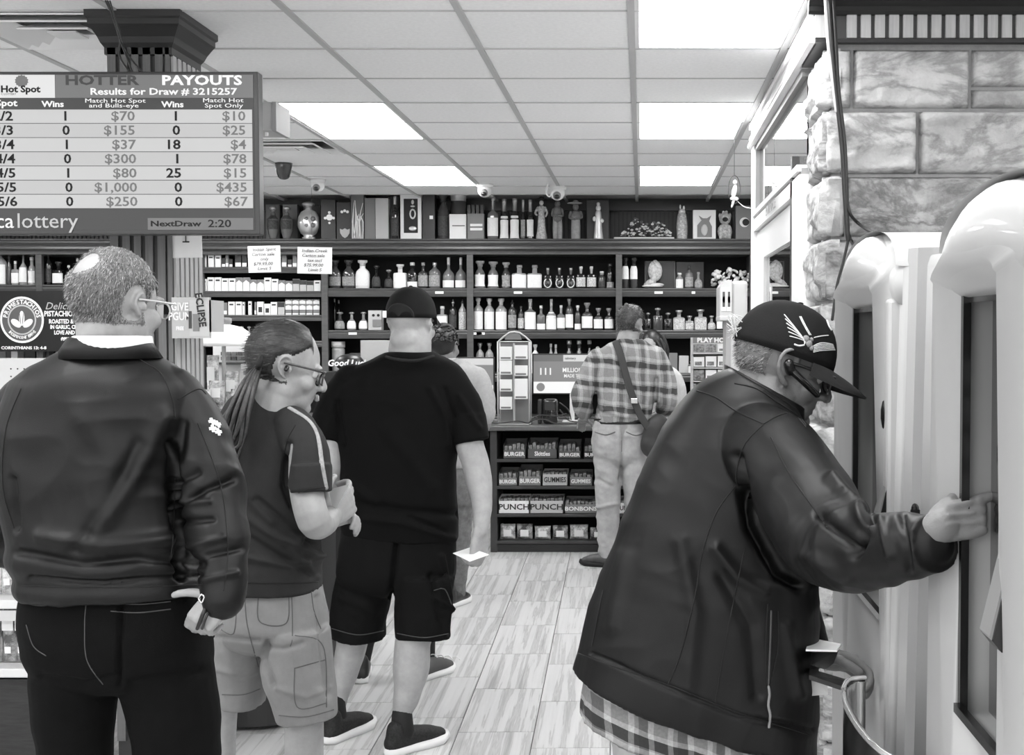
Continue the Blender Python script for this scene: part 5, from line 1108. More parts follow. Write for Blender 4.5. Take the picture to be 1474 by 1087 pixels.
def hframe(c, yaw, pitch, roll=0.0, s=1.0):
    M = Matrix.Rotation(-math.radians(yaw), 3, 'Z') @ Matrix.Rotation(-math.radians(pitch), 3, 'X') @ Matrix.Rotation(math.radians(roll), 3, 'Y'); c = Vector(c)
    class H: pass
    h = H(); h.c = c; h.M = M; h.s = s; h.w = lambda x, y, z: c + M @ Vector((x*s, y*s, z*s)); h.inv = lambda co: ((co-np.array(c)) @ np.array(M))/s
    return h
def head_geo(g, h, fat=1.0, ears=True, nose=1.0, es=1.0):
    s = h.s
    def E(x, y, z, a, b, c, n=20, rx=0): g.ell(h.w(x, y, z), (a*s, b*s, c*s), n=n, mrot=h.M @ Matrix.Rotation(math.radians(rx), 3, 'X'))
    E(0, -.012, .035, .076, .094, .088, 28); E(0, .028, .02, .066, .062, .078, 24); E(0, .03, -.03, .06*fat, .06, .07, 24)
    E(0, .045, -.075, .047*fat, .045, .038); E(0, .078, -.096, .02, .018, .017)
    for d in (-1, 1):
        E(d*.040, .056, -.028, .026*fat, .028, .026, 14); E(d*.048, .0, -.06, .018*fat, .036, .034, 14); E(d*.031, .085, .018, .026, .012, .009, 12); E(d*.012, .103, -.036, .009, .012, .008, 10)
        if ears:
            pts = [h.w(d*(.07+(x-.07)*es), y*es, z*es) for x, y, z in ((.072, .008, .010), (.078, .004, .024), (.083, -.008, .030), (.086, -.021, .023), (.084, -.025, .006), (.079, -.018, -.012), (.074, -.006, -.023), (.070, .002, -.027))]
            g.tube(pts, [.0038*s, .0042*s, .0044*s, .0046*s, .0044*s, .0048*s, .0058*s, .0045*s], 8, sub=3)
            E(d*.074, -.010, .004, .004, .016, .024, 12); E(d*.077, .008, -.004, .007, .006, .01, 8)
    g.tube([h.w(0, .088, .016), h.w(0, .1, -.005), h.w(0, .113*nose, -.026), h.w(0, .114*nose, -.034)], [.0085*s, .0092*s, .0105*s, .0105*s], 10, sub=3)
    E(0, .088, -.061, .021, .011, .006, 12); E(0, .086, -.072, .017, .011, .006, 12); E(0, .068, -.062, .036, .024, .034, 14); E(0, .078, -.048, .03, .02, .024, 14); E(0, .07, -.082, .026, .02, .016, 12)
def face_push(co, h, items):
    l = h.inv(co); 
    for (x, y, z), r, dv in items:
        for d in ((-1, 1) if x else (1,)):
            wgt = np.exp(-(((l-np.array((d*x, y, z)))**2).sum(1))/(r*r)); l = l + wgt[:, None]*np.array((d*dv[0], dv[1], dv[2]))
    return (l*h.s) @ np.array(h.M).T + np.array(h.c)
FACE = [((.031, .088, 0), .013, (0, -.011, 0)), ((0, .1, .012), .008, (0, -.004, 0)), ((0, .1, -.067), .006, (0, -.004, 0)), ((.083, -.012, .006), .007, (-.006, 0, 0))]
def eyes(h, parent, msk):
    for d in (-1, 1):
        g = G(); g.ell(h.w(d*.031, .076, -.0), (.0115*h.s,)*3, n=12); o = g.out('eyeball', mat('eye_white', .5, .2, .5), parent, True)
        g = G(); g.ell(h.w(d*.0312, .0868, -.001), (.0045*h.s, .0022*h.s, .0045*h.s), n=8, mrot=h.M); g.out('iris', M_blk, o, True)
def hair_shell(me_body, h, mask, thick, m, parent, name='hair', noise=.0015, ns=(160, 160, 160), strands=0, slen=.01, swid=.0005, flow=(0, -.3, -.9), up=.55, mats=None, seed=1):
    """raise the masked part of the head surface into a hair layer; optional real short strands"""
    co = get_co(me_body); no = get_no(me_body); l = h.inv(co); mk = mask(l)
    q = np.array([(p.vertices[0], p.vertices[1], p.vertices[2], p.vertices[3]) for p in me_body.polygons if len(p.vertices) == 4 and (abs(co[p.vertices[0]]-np.array(h.c)) < .2).all()])
    ok = (mk[q] > 0).all(1); q = q[ok]; used, inv = np.unique(q, return_inverse=True); q2 = inv.reshape(-1, 4)
    t = np.clip(mk[used]*thick/.012, -.001, thick) - .0008; n_ = vnoise(l[used]*np.array(ns), seed)*.6+vnoise(l[used]*np.array(ns)*2.2, seed+1)*.4
    V = co[used] + no[used]*(t + n_*noise*np.clip(t/thick, 0, 1))[:, None]
    off = np.array(base_of(parent)); me = bpy.data.meshes.new(name); me.from_pydata((V-off).tolist(), [], q2.tolist()); me.materials.append(m); me.polygons.foreach_set('use_smooth', [True]*len(me.polygons)); me.update()
    o = link(name, me, parent)
    if strands:
        rg = np.random.default_rng(seed); Ms = mats or [m]; idx = rg.integers(0, len(V), strands); fl = np.array(h.M) @ np.array(flow, float)
        for k, mm in enumerate(Ms):
            ii = idx[k::len(Ms)]; b_ = V[ii]+rg.normal(0, .0012, (len(ii), 3)); dr_ = no[used][ii]*up + fl*(1-up) + rg.normal(0, .2 if up > .1 else .05, (len(ii), 3)); dr_ /= np.linalg.norm(dr_, axis=1)[:, None]
            sd = np.cross(dr_, rg.normal(0, 1, (len(ii), 3))); sd /= np.linalg.norm(sd, axis=1)[:, None]; Ln = slen*(.5+.7*rg.random(len(ii)))[:, None]*np.clip(mk[used][ii]/.01, .3, 1)[:, None]
            bend = fl*.25*Ln; P0 = b_-sd*swid; P1 = b_+sd*swid; P2 = b_+dr_*Ln*.6+sd*swid*.7; P3 = b_+dr_*Ln*.6-sd*swid*.7; P4 = b_+dr_*Ln+bend
            VV = np.stack([P0, P1, P2, P3, P4], 1).reshape(-1, 3)-off; n5 = np.arange(len(ii))*5; Fq = np.stack([n5, n5+1, n5+2, n5+3], 1).tolist()+np.stack([n5+3, n5+2, n5+4], 1).tolist()
            ms = bpy.data.meshes.new('strands'); ms.from_pydata(VV.tolist(), [], Fq); ms.materials.append(mm); ms.update(); so = link('strands', ms, o, -Vector((0, 0, 0))); so['kind'] = 'stuff'
    return o
class Surf:
    """camera-side surface finder, to lay seams and patches on a garment"""
    def __init__(s, me):
        co = get_co(me); s.t = BVHTree.FromPolygons([Vector(v) for v in co], [tuple(p.vertices) for p in me.polygons])
        s.cam = Vector((0, 0, CAMZ))
    def hit(s, px, py):
        d = (W(px, py, 5.0)-s.cam).normalized(); p, n, i, dd = s.t.ray_cast(s.cam, d); return (p, n) if p is not None else (None, None)
    def line(s, g, pts, r, step=4.0, lift=.3, n=6):
        P = []; q = [Vector(p) for p in pts]
        for j in range(len(q)-1):
            p0, p1, p2, p3 = q[max(j-1, 0)], q[j], q[j+1], q[min(j+2, len(q)-1)]; k = max(1, int((p2-p1).length/step))
            for i in range(k):
                u = i/k; v = .5*((2*p1)+(p2-p0)*u+(2*p0-5*p1+4*p2-p3)*u*u+(3*p1-p0-3*p2+p3)*u*u*u); P.append((v.x, v.y))
        P.append(pts[-1]); Q = []
        for a, b in P:
            p, nn = s.hit(a, b)
            if p is not None: Q.append(p+nn*r*lift)
        seg = []
        for p in Q:
            if seg and (p-seg[-1]).length > .06:
                if len(seg) > 2: g.tube(seg, r, n, sub=1)
                seg = []
            seg.append(p)
        if len(seg) > 2: g.tube(seg, r, n, sub=1)
        return g
    def patch(s, g, pts, th=.002, sub=6):
        """thin patch over a quad given by four photo points"""
        V = []
        for j in range(sub+1):
            for i in range(sub+1):
                u, v = i/sub, j/sub; a = [pts[0][k]*(1-u)*(1-v)+pts[1][k]*u*(1-v)+pts[2][k]*u*v+pts[3][k]*(1-u)*v for k in (0, 1)]; p, n = s.hit(*a)
                if p is None: return g
                V.append(p+n*th)
        m_ = sub+1; return g.add(V, [(j*m_+i, j*m_+i+1, (j+1)*m_+i+1, (j+1)*m_+i) for j in range(sub) for i in range(sub)])
def T(g, chain, n=16, sub=4, flat=1.0, cap=True):
    """tube from (px, py, D, r_px) points"""
    g.tube([W(a, b, d) for a, b, d, r in chain], [r*d/F for a, b, d, r in chain], n, cap, sub, flat); return g
def hand(g, w_, d, n, side, curls, thumb=None, s=1.0, spread=1.0):
    """palm and five fingers. d: towards the fingers, n: out of the back of the hand, side: towards the thumb; curls: 4 x (knuckle, middle, tip) degrees"""
    w_ = Vector(w_); d = Vector(d).normalized(); n = (Vector(n)-d*Vector(n).dot(d)).normalized(); sd = d.cross(n); sd = sd if sd.dot(Vector(side)) > 0 else -sd
    P = lambda a, b, c: w_ + (d*a+sd*b+n*c)*s
    for k, b in enumerate((.027, .009, -.009, -.027)): g.tube([P(-.005, b*.55, 0), P(.04, b*.9, .002), P(.085-(.004*k), b, .001)], [.015*s, .0145*s, .0115*s], 10, sub=3)
    g.ell(P(.04, 0, -.006), (.03*s, .03*s, .03*s), n=12, mrot=Matrix((d, sd, n)).transposed() @ Matrix.Diagonal((1.3, 1.1, .5)))
    g.tube([P(.0, .02, -.008), P(.03, .034, -.012)], [.015*s, .015*s], 10)
    L_ = ((.042, .025, .02), (.047, .029, .021), (.043, .027, .02), (.034, .02, .018)); R_ = (.0092, .0095, .0088, .0078)
    for k, b in enumerate((.028, .0095, -.0095, -.028)):
        p = P(.085-.004*k-(k == 0)*.002, b, 0); a = 0; pts = [p]; dd = (d + sd*b*1.2*spread).normalized()
        for j in range(3):
            a += math.radians(curls[k][j]); v = dd*math.cos(a) - n*math.sin(a); p = p + v*L_[k][j]*s; pts.append(p)
        g.tube(pts, [R_[k]*s*1.1, R_[k]*s, R_[k]*s*.92, R_[k]*s*.78], 10, sub=3)
    th = thumb or ((.6, .75, -.25), (.85, .25, -.4), (.95, -.1, -.3)); p = P(.028, .032, -.012); pts = [p]
    for (a, b, c), l_ in zip(th, (.035, .03, .024)): p = p + (d*a+sd*b+n*c).normalized()*l_*s; pts.append(p)
    g.tube(pts, [.0125*s, .0115*s, .0105*s, .0085*s], 10, sub=3)
def shoe(parent, x, y, ang, m_up, m_so, L_=.29, wd=.1, h=.085, ankle=None, laces=False):
    """ang: heading, degrees from +Y towards +X"""
    a = math.radians(ang); f = Vector((math.sin(a), math.cos(a), 0)); r = Vector((math.cos(a), -math.sin(a), 0)); c = Vector((x, y, 0)); Q = lambda u, v, z: c + f*u + r*v + Vector((0, 0, z))
    oc = [(-.36, .28), (-.42, 0), (-.36, -.28), (-.1, -.30), (.15, -.4), (.36, -.42), (.5, -.26), (.56, 0), (.5, .26), (.36, .42), (.15, .4), (-.1, .30)]
    g = G(); n_ = len(oc); V = []
    for z, k in ((0.001, .97), (.012, 1.02), (.03, .98)): V += [Q(u*L_*k, v*wd*k*1.1, z+(.008 if u > .4 else 0)) for u, v in oc]
    g.add(V, [(r_*n_+i, r_*n_+(i+1) % n_, (r_+1)*n_+(i+1) % n_, (r_+1)*n_+i) for r_ in range(2) for i in range(n_)]+[tuple(range(n_))[::-1], tuple(range(2*n_, 3*n_))])
    me = mesh_from('sole', [v-base_of(parent) for v in g.V], g.F, m_so, True); 
    g2 = G(); g2.tube([Q(-.3*L_, 0, .045), Q(-.05*L_, 0, .055), Q(.2*L_, 0, .047), Q(.42*L_, 0, .036)], [.036, .042, .044, .034], 16, sub=4, flat=[1, .95, .75, .6], ref=(0, 0, 1))
    g2.tube([Q(-.27*L_, 0, .05), Q(-.26*L_, 0, h+.01)], [.038, .035], 14); b = blob(g2, .006, 4); set_co(b, np.maximum(get_co(b), np.array([-1e9, -1e9, .02])))
    o = place(b, 'shoe', m_up, parent); so = link('sole', me, o)
    if laces:
        gl_ = G()
        for k in range(4): gl_.tube([Q(.0+.055*k*1, -.028, .095-.016*k), Q(.01+.055*k, 0, .102-.016*k), Q(.0+.055*k, .028, .095-.016*k)], .003, 6)
        gl_.out('laces', m_so, o)
    return o
def person(label, x, y, group=None): return thing('person', label, 'person', (x, y, 0), group=group)
S_sole = mat('white_sole', .7, .5, .4); S_black = cloth('black_knit', .012, .7, .4, 500); S_leather = mat('black_leather', .012, .35, .5)
Hm = {'g1': mat('grey_hair', .16, .45, .5, var=.5, vs=90), 'g2': mat('silver_hair', .45, .4, .5), 'd': mat('dark_hair', .012, .4, .5, var=.5, vs=120), 'dm': mat('brown_hair', .04, .38, .5, var=.6, vs=140)}
# ================================================================== man in dark jacket, left foreground
SK = 2.6; A = person('stout man in dark zip jacket and black trousers, seen from behind at left', W(165, 900, SK).x, SK)
sk1 = skin_mat('skin_a', .28)
h = hframe(W(167, 440, SK), 24, 3, 0, .94); g = G(); head_geo(g, h, 1.1, es=.85)
T(g, [(168, 470, 2.6, 46), (162, 510, 2.62, 48), (150, 560, 2.62, 60)], 18, flat=.95)
g.ell(h.w(0, -.045, -.055), (.046, .045, .05), n=14)
T(g, [(150, 560, 2.6, 70), (155, 760, 2.6, 75), (165, 880, 2.6, 75)], 12); T(g, [(150, 560, 2.6, 45), (255, 585, 2.6, 30), (300, 700, 2.58, 22), (316, 800, 2.53, 19), (318, 855, 2.48, 17)], 12); T(g, [(150, 560, 2.6, 45), (35, 590, 2.62, 30), (-22, 700, 2.66, 22), (5, 790, 2.8, 17)], 12)
T(g, [(120, 880, 2.6, 40), (110, 1087, 2.6, 34), (116, 1300, 2.6, 24), (118, 1540, 2.6, 18)], 10); T(g, [(215, 880, 2.6, 40), (250, 1087, 2.6, 34), (258, 1300, 2.6, 24), (262, 1540, 2.6, 18)], 10)
hand(g, W(322, 858, 2.47), (-.62, -.1, -.7), (-.25, -1, .1), (-.8, 0, .5), ((40, 60, 40), (45, 65, 40), (50, 65, 40), (55, 65, 40)), thumb=((.5, .9, 0), (.65, .75, 0), (.8, .6, 0)), s=.84)
hand(g, W(3, 795, 2.8), (.6, .6, -.5), (-.5, .3, .5), (1, 0, .5), ((30, 40, 20),)*4)
me = blob(g, .0038, 5); co = face_push(get_co(me), h, FACE); set_co(me, co)
body = place(me, 'body', sk1, A); set_co(me, get_co(me)+np.array(base_of(A)))
def maskA(l):
    x, y, z = l.T; side = .022+.0*x
    nape = z+.045; top = np.minimum(nape, .072-y+(.0)*z)
    earcut = np.hypot((y+.012)/.8, (z-.004))-.037; m_ = np.where(np.abs(x) > .05, np.minimum(top, np.minimum(earcut, .02-y+np.clip(z, 0, 1)*.75)), top)
    bald = np.sqrt(((x+.008)/1.1)**2+(y+.08)**2+((z-.086)/.85)**2)-.031
    return np.minimum(m_, bald+.0)
hair_shell(me, h, maskA, .006, mat('cropped_grey_hair', .12, .5, .5, var=.6, vs=260), A, strands=14000, slen=.009, swid=.0004, flow=(0, -.35, -.95), up=.3, mats=[Hm['g2'], Hm['g1'], Hm['d'], Hm['g1']], seed=3)
set_co(me, get_co(me)-np.array(base_of(A)))
def glasses(h, parent, m, ml, rim=.0018, rear=-.01, lens=True):
    g = G()
    for d in (-1, 1):
        g.tube([h.w(d*.079, rear, .012), h.w(d*.078, .03, .012), h.w(d*.07, .098, .01)], rim*h.s*1.1, 6)
        g.tube([h.w(d*(.035+.025*math.cos(a)), .104-.006*abs(math.cos(a)), -.006+.018*math.sin(a)) for a in np.linspace(0, 2*math.pi, 13)], rim*h.s, 6, sub=2)
    g.tube([h.w(-.01, .106, .0), h.w(0, .108, .004), h.w(.01, .106, .0)], rim*h.s, 6); o = g.out('glasses', m, parent, True)
    if lens:
        for d in (-1, 1):
            g = G(); g.add([h.w(d*.035, .104, -.006)]+[h.w(d*(.035+.025*math.cos(a)), .104-.006*abs(math.cos(a)), -.006+.018*math.sin(a)) for a in np.linspace(0, 2*math.pi, 13)[:-1]], [(0, i+1, (i+1) % 12+1) for i in range(12)]); g.out('lens', ml, o)
    return o
M_lens = mat('lens_glass', .9, .02, .5, trans=1.0, ior=1.2)
glasses(h, A, mat('clear_frame', .5, .25, .6), M_lens, .0022); eyes(h, A, sk1)
# jacket
c1 = cloth('softshell_charcoal', .003, .48, .22, 900, spec=.26)
g = G()
g.loft([(502, 100, 212, .15), (517, 78, 232, .19), (536, 42, 258, .235), (560, 20, 280, .27), (610, 8, 284, .29), (680, 2, 272, .30), (730, 12, 274, .30), (775, 24, 284, .31), (800, 22, 292, .32), (822, 34, 292, .30), (838, 32, 296, .31), (850, 36, 297, .30)], SK, 56)
T(g, [(245, 572, 2.6, 44), (276, 625, 2.6, 49), (300, 700, 2.57, 50), (314, 765, 2.53, 42), (320, 815, 2.5, 36), (321, 862, 2.47, 31)], 24)
T(g, [(48, 580, 2.62, 42), (5, 640, 2.64, 46), (-20, 700, 2.68, 42), (-8, 750, 2.74, 38), (8, 785, 2.8, 32)], 22)
me = blob(g, .0042, 5)
folds(me, .0065, (5, 5, 9), 4, creases=[([(30, 795), (120, 812), (200, 804), (290, 812)], 8, -.008), ([(60, 772), (150, 786), (260, 774)], 12, .009), ([(45, 832), (150, 838), (290, 828)], 4, -.006), ([(235, 600), (190, 690), (140, 760)], 16, .008),
   ([(246, 640), (250, 720), (262, 830)], 7, -.02), ([(200, 640), (160, 720), (110, 790)], 12, -.007), ([(250, 735), (295, 705), (335, 690)], 6, -.008), ([(245, 700), (285, 680)], 6, -.006), ([(252, 725), (300, 722)], 6, .006), ([(258, 752), (305, 748)], 6, -.007), ([(262, 790), (320, 775)], 6, .006), ([(265, 610), (258, 660)], 8, -.007), ([(20, 690), (25, 760)], 6, -.01), ([(300, 800), (345, 790)], 5, -.005), ([(295, 835), (340, 825)], 5, .005), ([(120, 600), (160, 660), (150, 740)], 22, .006)])
S = Surf(me); jk = place(me, 'jacket', c1, A)
m_seam = cloth('seam_dark', .008, .7, .1); m_seaml = cloth('seam_pale', .05, .6, .1)  # dark thread for seams, paler thread for stitching
g = G(); S.line(g, [(182, 503), (205, 520), (232, 538), (248, 575), (252, 600)], .0014); S.line(g, [(256, 575), (285, 560), (296, 567)], .0014); S.line(g, [(285, 610), (318, 700), (328, 790), (322, 850)], .0014); S.line(g, [(30, 560), (8, 620), (4, 700), (20, 760)], .0012)
S.line(g, [(252, 690), (250, 760), (246, 800)], .0012); S.line(g, [(32, 843), (150, 846), (290, 842)], .0012); g.out('seams', m_seam, jk, True)['kind'] = 'stuff'
# collar, shirt collar, logo
def band_loop(cpx, cpy, D, rx, ry, z0, z1, th, tilt=0.0, a0=0, a1=360, flare=0.0, n=40, yoff=0.0, rotz=0):
    """upright collar band (real thickness)"""
    c = W(cpx, cpy, D); g = G(); V = []; m_ = n+1; R_ = math.radians
    for (rr, z) in ((0, z0), (0, z1), (-th, z1+.002), (-th, z0)):
        for i in range(m_):
            a = R_(a0+(a1-a0)*i/n); f = flare*(z-z0)/(z1-z0) if z1 > z0 else 0
            x, y = (rx+rr-f)*math.cos(a), (ry+rr-f)*math.sin(a); V.append(c+Vector((x*math.cos(rotz)-y*math.sin(rotz), x*math.sin(rotz)+y*math.cos(rotz), z + tilt*math.sin(a))))
    return g.add(V, [(r*m_+i, r*m_+i+1, ((r+1) % 4)*m_+i+1, ((r+1) % 4)*m_+i) for r in range(4) for i in range(n)])
band_loop(157, 506, 2.59, .106, .102, -.014, .028, .006, tilt=.0, flare=.026).out('collar', c1, jk, True)
band_loop(162, 490, 2.59, .082, .088, -.02, .008, .004, flare=.006).out('shirt_collar', cloth('white_shirt', .75, .8), A, True)
g = G()
for a, b in ((305, 607), (313, 611), (306, 617), (314, 622)):
    p, n = S.hit(a, b)
    if p is None: continue
    t_ = n.cross(Vector((0, 0, 1))).normalized(); u_ = t_.cross(n).normalized()
    for e1, e2 in ((.0078, .003), (.003, .0078)):
        V = [p+n*.002+t_*sx*e1+u_*sy*e2 for sx, sy in ((-1, -1), (1, -1), (1, 1), (-1, 1))]; g.add(V+[v-n*.004 for v in V], [(0, 1, 2, 3), (0, 4, 5, 1), (1, 5, 6, 2), (2, 6, 7, 3), (3, 7, 4, 0)])
g.out('sleeve_logo', mat('white_print', .8, .6), jk)
# trousers
c2 = cloth('black_denim', .0025, .9, .4, 600, var=.25, spec=.12)
g = G(); g.loft([(838, 42, 288, .24), (870, 36, 294, .27), (910, 38, 298, .28), (950, 46, 303, .26), (975, 62, 296, .2), (990, 85, 280, .12)], SK, 48)
T(g, [(112, 930, 2.6, 64), (108, 975, 2.6, 61), (106, 1030, 2.6, 56), (108, 1087, 2.6, 52), (114, 1250, 2.6, 42), (116, 1400, 2.6, 36), (118, 1560, 2.6, 34)], 22); T(g, [(230, 930, 2.6, 68), (240, 975, 2.6, 67), (250, 1030, 2.6, 64), (255, 1087, 2.6, 60), (260, 1250, 2.6, 46), (263, 1400, 2.6, 38), (264, 1560, 2.6, 35)], 22)
me = blob(g, .0055, 4); folds(me, .004, (6, 6, 8), 9, creases=[([(175, 870), (172, 930), (172, 985)], 4, -.01), ([(60, 975), (120, 985), (165, 975)], 8, -.006), ([(190, 985), (290, 965)], 9, -.006)])
S = Surf(me); tr = place(me, 'trousers', c2, A)
g = G(); S.line(g, [(160, 868), (200, 870), (245, 866)], .0014); S.line(g, [(160, 880), (200, 882), (245, 877)], .0014); S.line(g, [(36, 868), (60, 872), (92, 868)], .0014); S.line(g, [(148, 985), (125, 950), (122, 900), (124, 870)], .0012); S.line(g, [(38, 900), (48, 930), (66, 944)], .0012); g.out('stitching', m_seaml, tr, True)['kind'] = 'stuff'
g = G(); S.patch(g, [(38, 850), (62, 852), (60, 863), (40, 861)], .004); g.out('wallet_edge', mat('wallet_leather', .14, .5, .4), tr)
for x in (118, 264): shoe(A, XX(x, 2.6), 2.55, 8 if x > 200 else -6, S_leather, S_black, .3)
t = thing('key_clip', 'black coiled strap with metal clip hanging at the jacketed man hip', 'key clip', W(290, 900, 2.46)); g = G(); T(g, [(300, 868, 2.46, 2.5), (293, 882, 2.44, 3), (288, 895, 2.45, 3), (284, 905, 2.46, 2.5)]); T(g, [(304, 872, 2.46, 2), (297, 888, 2.44, 2), (291, 905, 2.45, 2)]); g.out('strap', S_leather, t, True)
g = G(); T(g, [(286, 862, 2.44, 1.5), (290, 856, 2.44, 1.5), (294, 860, 2.44, 1.5), (290, 868, 2.44, 1.5), (286, 862, 2.44, 1.5)]); g.out('clip', M_steel, t, True)

# ================================================================== man with ponytail
SK = 3.3; B = person('man with long ponytail in dark tee and pale cargo shorts reading a slip', W(400, 900, SK).x, SK)
sk2 = skin_mat('skin_b', .3)
h = hframe(W(409, 529, SK), 68, 14, 0, .98); g = G(); head_geo(g, h, 1.0)
T(g, [(400, 556, 3.3, 30), (392, 585, 3.28, 33), (380, 620, 3.28, 45)], 18); g.ell(h.w(0, -.05, -.055), (.045, .045, .045), n=14)
T(g, [(385, 610, 3.3, 45), (395, 740, 3.3, 50), (400, 870, 3.3, 50)], 12)
T(g, [(390, 615, 3.28, 30), (436, 630, 3.2, 24), (440, 700, 3.15, 24), (452, 750, 3.12, 24), (466, 754, 3.2, 19), (478, 742, 3.32, 14)], 16)
T(g, [(385, 615, 3.3, 30), (335, 625, 3.35, 24), (335, 700, 3.45, 20), (400, 760, 3.55, 17), (455, 755, 3.5, 14)], 12)
hand(g, W(476, 745, 3.32), (.35, .5, .35), (.85, -.3, .2), (0, 0, 1), ((35, 50, 30), (40, 55, 30), (45, 55, 30), (50, 55, 30)), s=1.0)
hand(g, W(462, 752, 3.48), (.7, -.1, .2), (-.2, .6, .7), (0, -.6, .7), ((35, 50, 30),)*4, s=.95)
T(g, [(375, 870, 3.3, 36), (335, 980, 3.36, 24), (325, 1010, 3.38, 18), (322, 1087, 3.4, 17), (322, 1180, 3.42, 15), (324, 1290, 3.42, 9), (324, 1320, 3.42, 9)], 16)
T(g, [(425, 870, 3.3, 38), (437, 1000, 3.28, 30), (438, 1040, 3.27, 28), (438, 1110, 3.27, 28), (442, 1200, 3.27, 20), (446, 1320, 3.27, 11), (446, 1350, 3.27, 11)], 18)
me = blob(g, .0042, 5); set_co(me, face_push(get_co(me), h, FACE)); place(me, 'body', sk2, B); eyes(h, B, sk2)
set_co(me, get_co(me)+np.array(base_of(B)))
def maskB(l):
    x, y, z = l.T; hl = np.minimum(z+.045+.35*y*0, .062-y-np.clip(z-.06, 0, 1)*.3); side = np.minimum(.012-y+.75*np.clip(z-.035, 0, 1)*1.6, np.hypot((y+.006)/.8, z)-.035)
    return np.where(np.abs(x) > .05, np.minimum(hl, side), hl)
hs = hair_shell(me, h, maskB, .007, mat('sleek_brown_hair', .022, .45, .35, var=.8, vs=30, stretch=(3, 3, 9)), B, noise=.0022, ns=(160, 14, 160), strands=1500, slen=.014, swid=.0004, flow=(0, -1, -.35), up=.0, mats=[Hm['dm'], Hm['d'], Hm['dm'], Hm['g1']], seed=5)
set_co(me, get_co(me)-np.array(base_of(B)))
glasses(h, B, mat('dark_frame', .02, .3, .6), M_lens, .0024)
g = G(); rnd = random.Random(6)
for k in range(44):
    o1, o2 = rnd.uniform(-1, 1), rnd.uniform(-1, 1); d1 = 3.22+.04*o2
    T(g, [(374+o1*2, 525, 3.24, 3), (359+o1*9, 553+o2*3, d1-.03, 3.6), (345+o1*15, 590, d1-.06, 3.4), (335+o1*18+rnd.uniform(-4, 4), 625+rnd.uniform(-10, 15), d1-.06, 2.6), (320+o1*17, 655+rnd.uniform(-25, 25), d1-.05, .8)], 7, 4)
g.out('ponytail', Hm['dm'], hs, True)['kind'] = 'stuff'
g = G(); T(g, [(376, 515, 3.2, 4), (373, 524, 3.18, 5), (371, 530, 3.22, 4)], 8); g.out('hair_elastic', S_black, hs, True)
g = G()
for k in range(60): 
    p = h.w(rnd.uniform(-.024, .024), .097+rnd.uniform(0, .006), -.055+rnd.uniform(-.004, .004)); g.cyl(p, p+h.M @ Vector((rnd.uniform(-.006, .006), .004, -.012)), .0012, 4, .0002)
g.out('moustache', Hm['g2'], B)['kind'] = 'stuff'
g = G(); g.tube([h.w(.083, -.002, .002), h.w(.09, -.004, -.004)], .006, 8); g.out('earpiece', M_blackgl, B, True)
# tee
c3 = cloth('dark_grey_tee', .021, .9, .3, 500, var=.1)
g = G(); g.loft([(577, 356, 430, .13, .42), (592, 336, 446, .18, .38), (612, 320, 456, .22, .2), (640, 312, 456, .25), (690, 318, 456, .26), (740, 326, 456, .26), (790, 332, 458, .26), (830, 332, 459, .265), (847, 332, 461, .26)], SK, 52)
T(g, [(418, 612, 3.24, 30), (440, 645, 3.18, 33), (445, 685, 3.15, 32), (446, 706, 3.14, 31)], 20, cap=False) if False else T(g, [(418, 612, 3.24, 30), (440, 645, 3.18, 32), (445, 685, 3.15, 30)], 20, flat=.9)
g.tube([W(445, 670, 3.15), W(446, 708, 3.14)], [.056, .054], 22, cap=False)
T(g, [(345, 615, 3.34, 30), (332, 660, 3.38, 32), (335, 700, 3.42, 26)], 18)
me = blob(g, .0045, 4)
folds(me, .0035, (7, 7, 7), 13, creases=[([(350, 740), (400, 775), (455, 800)], 6, .009), ([(345, 765), (400, 800), (452, 828)], 6, -.009), ([(350, 800), (420, 815), (460, 800)], 6, .008), ([(370, 720), (420, 760), (450, 780)], 6, -.008), ([(415, 640), (408, 700), (420, 730)], 5, -.012), ([(345, 700), (390, 750)], 8, .006), ([(430, 780), (452, 760)], 4, .006), ([(418, 790), (455, 830)], 5, .007), ([(350, 640), (345, 720)], 8, .006)])
S = Surf(me); te = place(me, 'tee_shirt', c3, B); msl = mat('pale_stripe', .3, .8, .2, var=.3, vs=90)
g = G(); S.line(g, [(402, 580), (425, 592), (447, 608), (458, 630), (464, 670), (470, 702)], .0065, lift=-.35); g.out('shoulder_stripe', msl, te, True)
g = G(); S.line(g, [(353, 570), (372, 569), (393, 570), (414, 580)], .004, lift=0); S.line(g, [(338, 838), (400, 840), (458, 838)], .0014); S.line(g, [(425, 612), (412, 640), (408, 690), (420, 712)], .0013); S.line(g, [(421, 712), (446, 704), (470, 702)], .0014); g.out('seams', m_seam, te, True)['kind'] = 'stuff'
# shorts
c4 = cloth('khaki_twill', .2, .85, .3, 500, var=.12, vs=14)
g = G(); g.loft([(842, 342, 459, .23), (865, 332, 464, .245), (900, 320, 471, .25), (925, 330, 465, .2), (938, 350, 450, .1)], SK, 48)
T(g, [(352, 905, 3.34, 42), (344, 950, 3.36, 40), (346, 985, 3.37, 36), (347, 1008, 3.38, 35)], 20, cap=False); T(g, [(425, 905, 3.26, 48), (428, 960, 3.26, 51), (438, 1005, 3.26, 46), (442, 1034, 3.26, 43)], 22, cap=False)
me = blob(g, .0048, 3); co = get_co(me); x_, y_ = to_px(co)
folds(me, .0045, (9, 9, 9), 17, creases=[([(385, 925), (380, 950), (392, 985)], 5, -.010), ([(300, 915), (340, 920), (372, 922)], 4, -.005), ([(382, 932), (410, 934), (435, 926)], 4, -.004), ([(310, 962), (350, 972), (368, 966)], 5, .004), ([(400, 990), (440, 1003), (475, 990)], 5, .003), ([(455, 860), (462, 920), (472, 1000)], 5, -.006)])
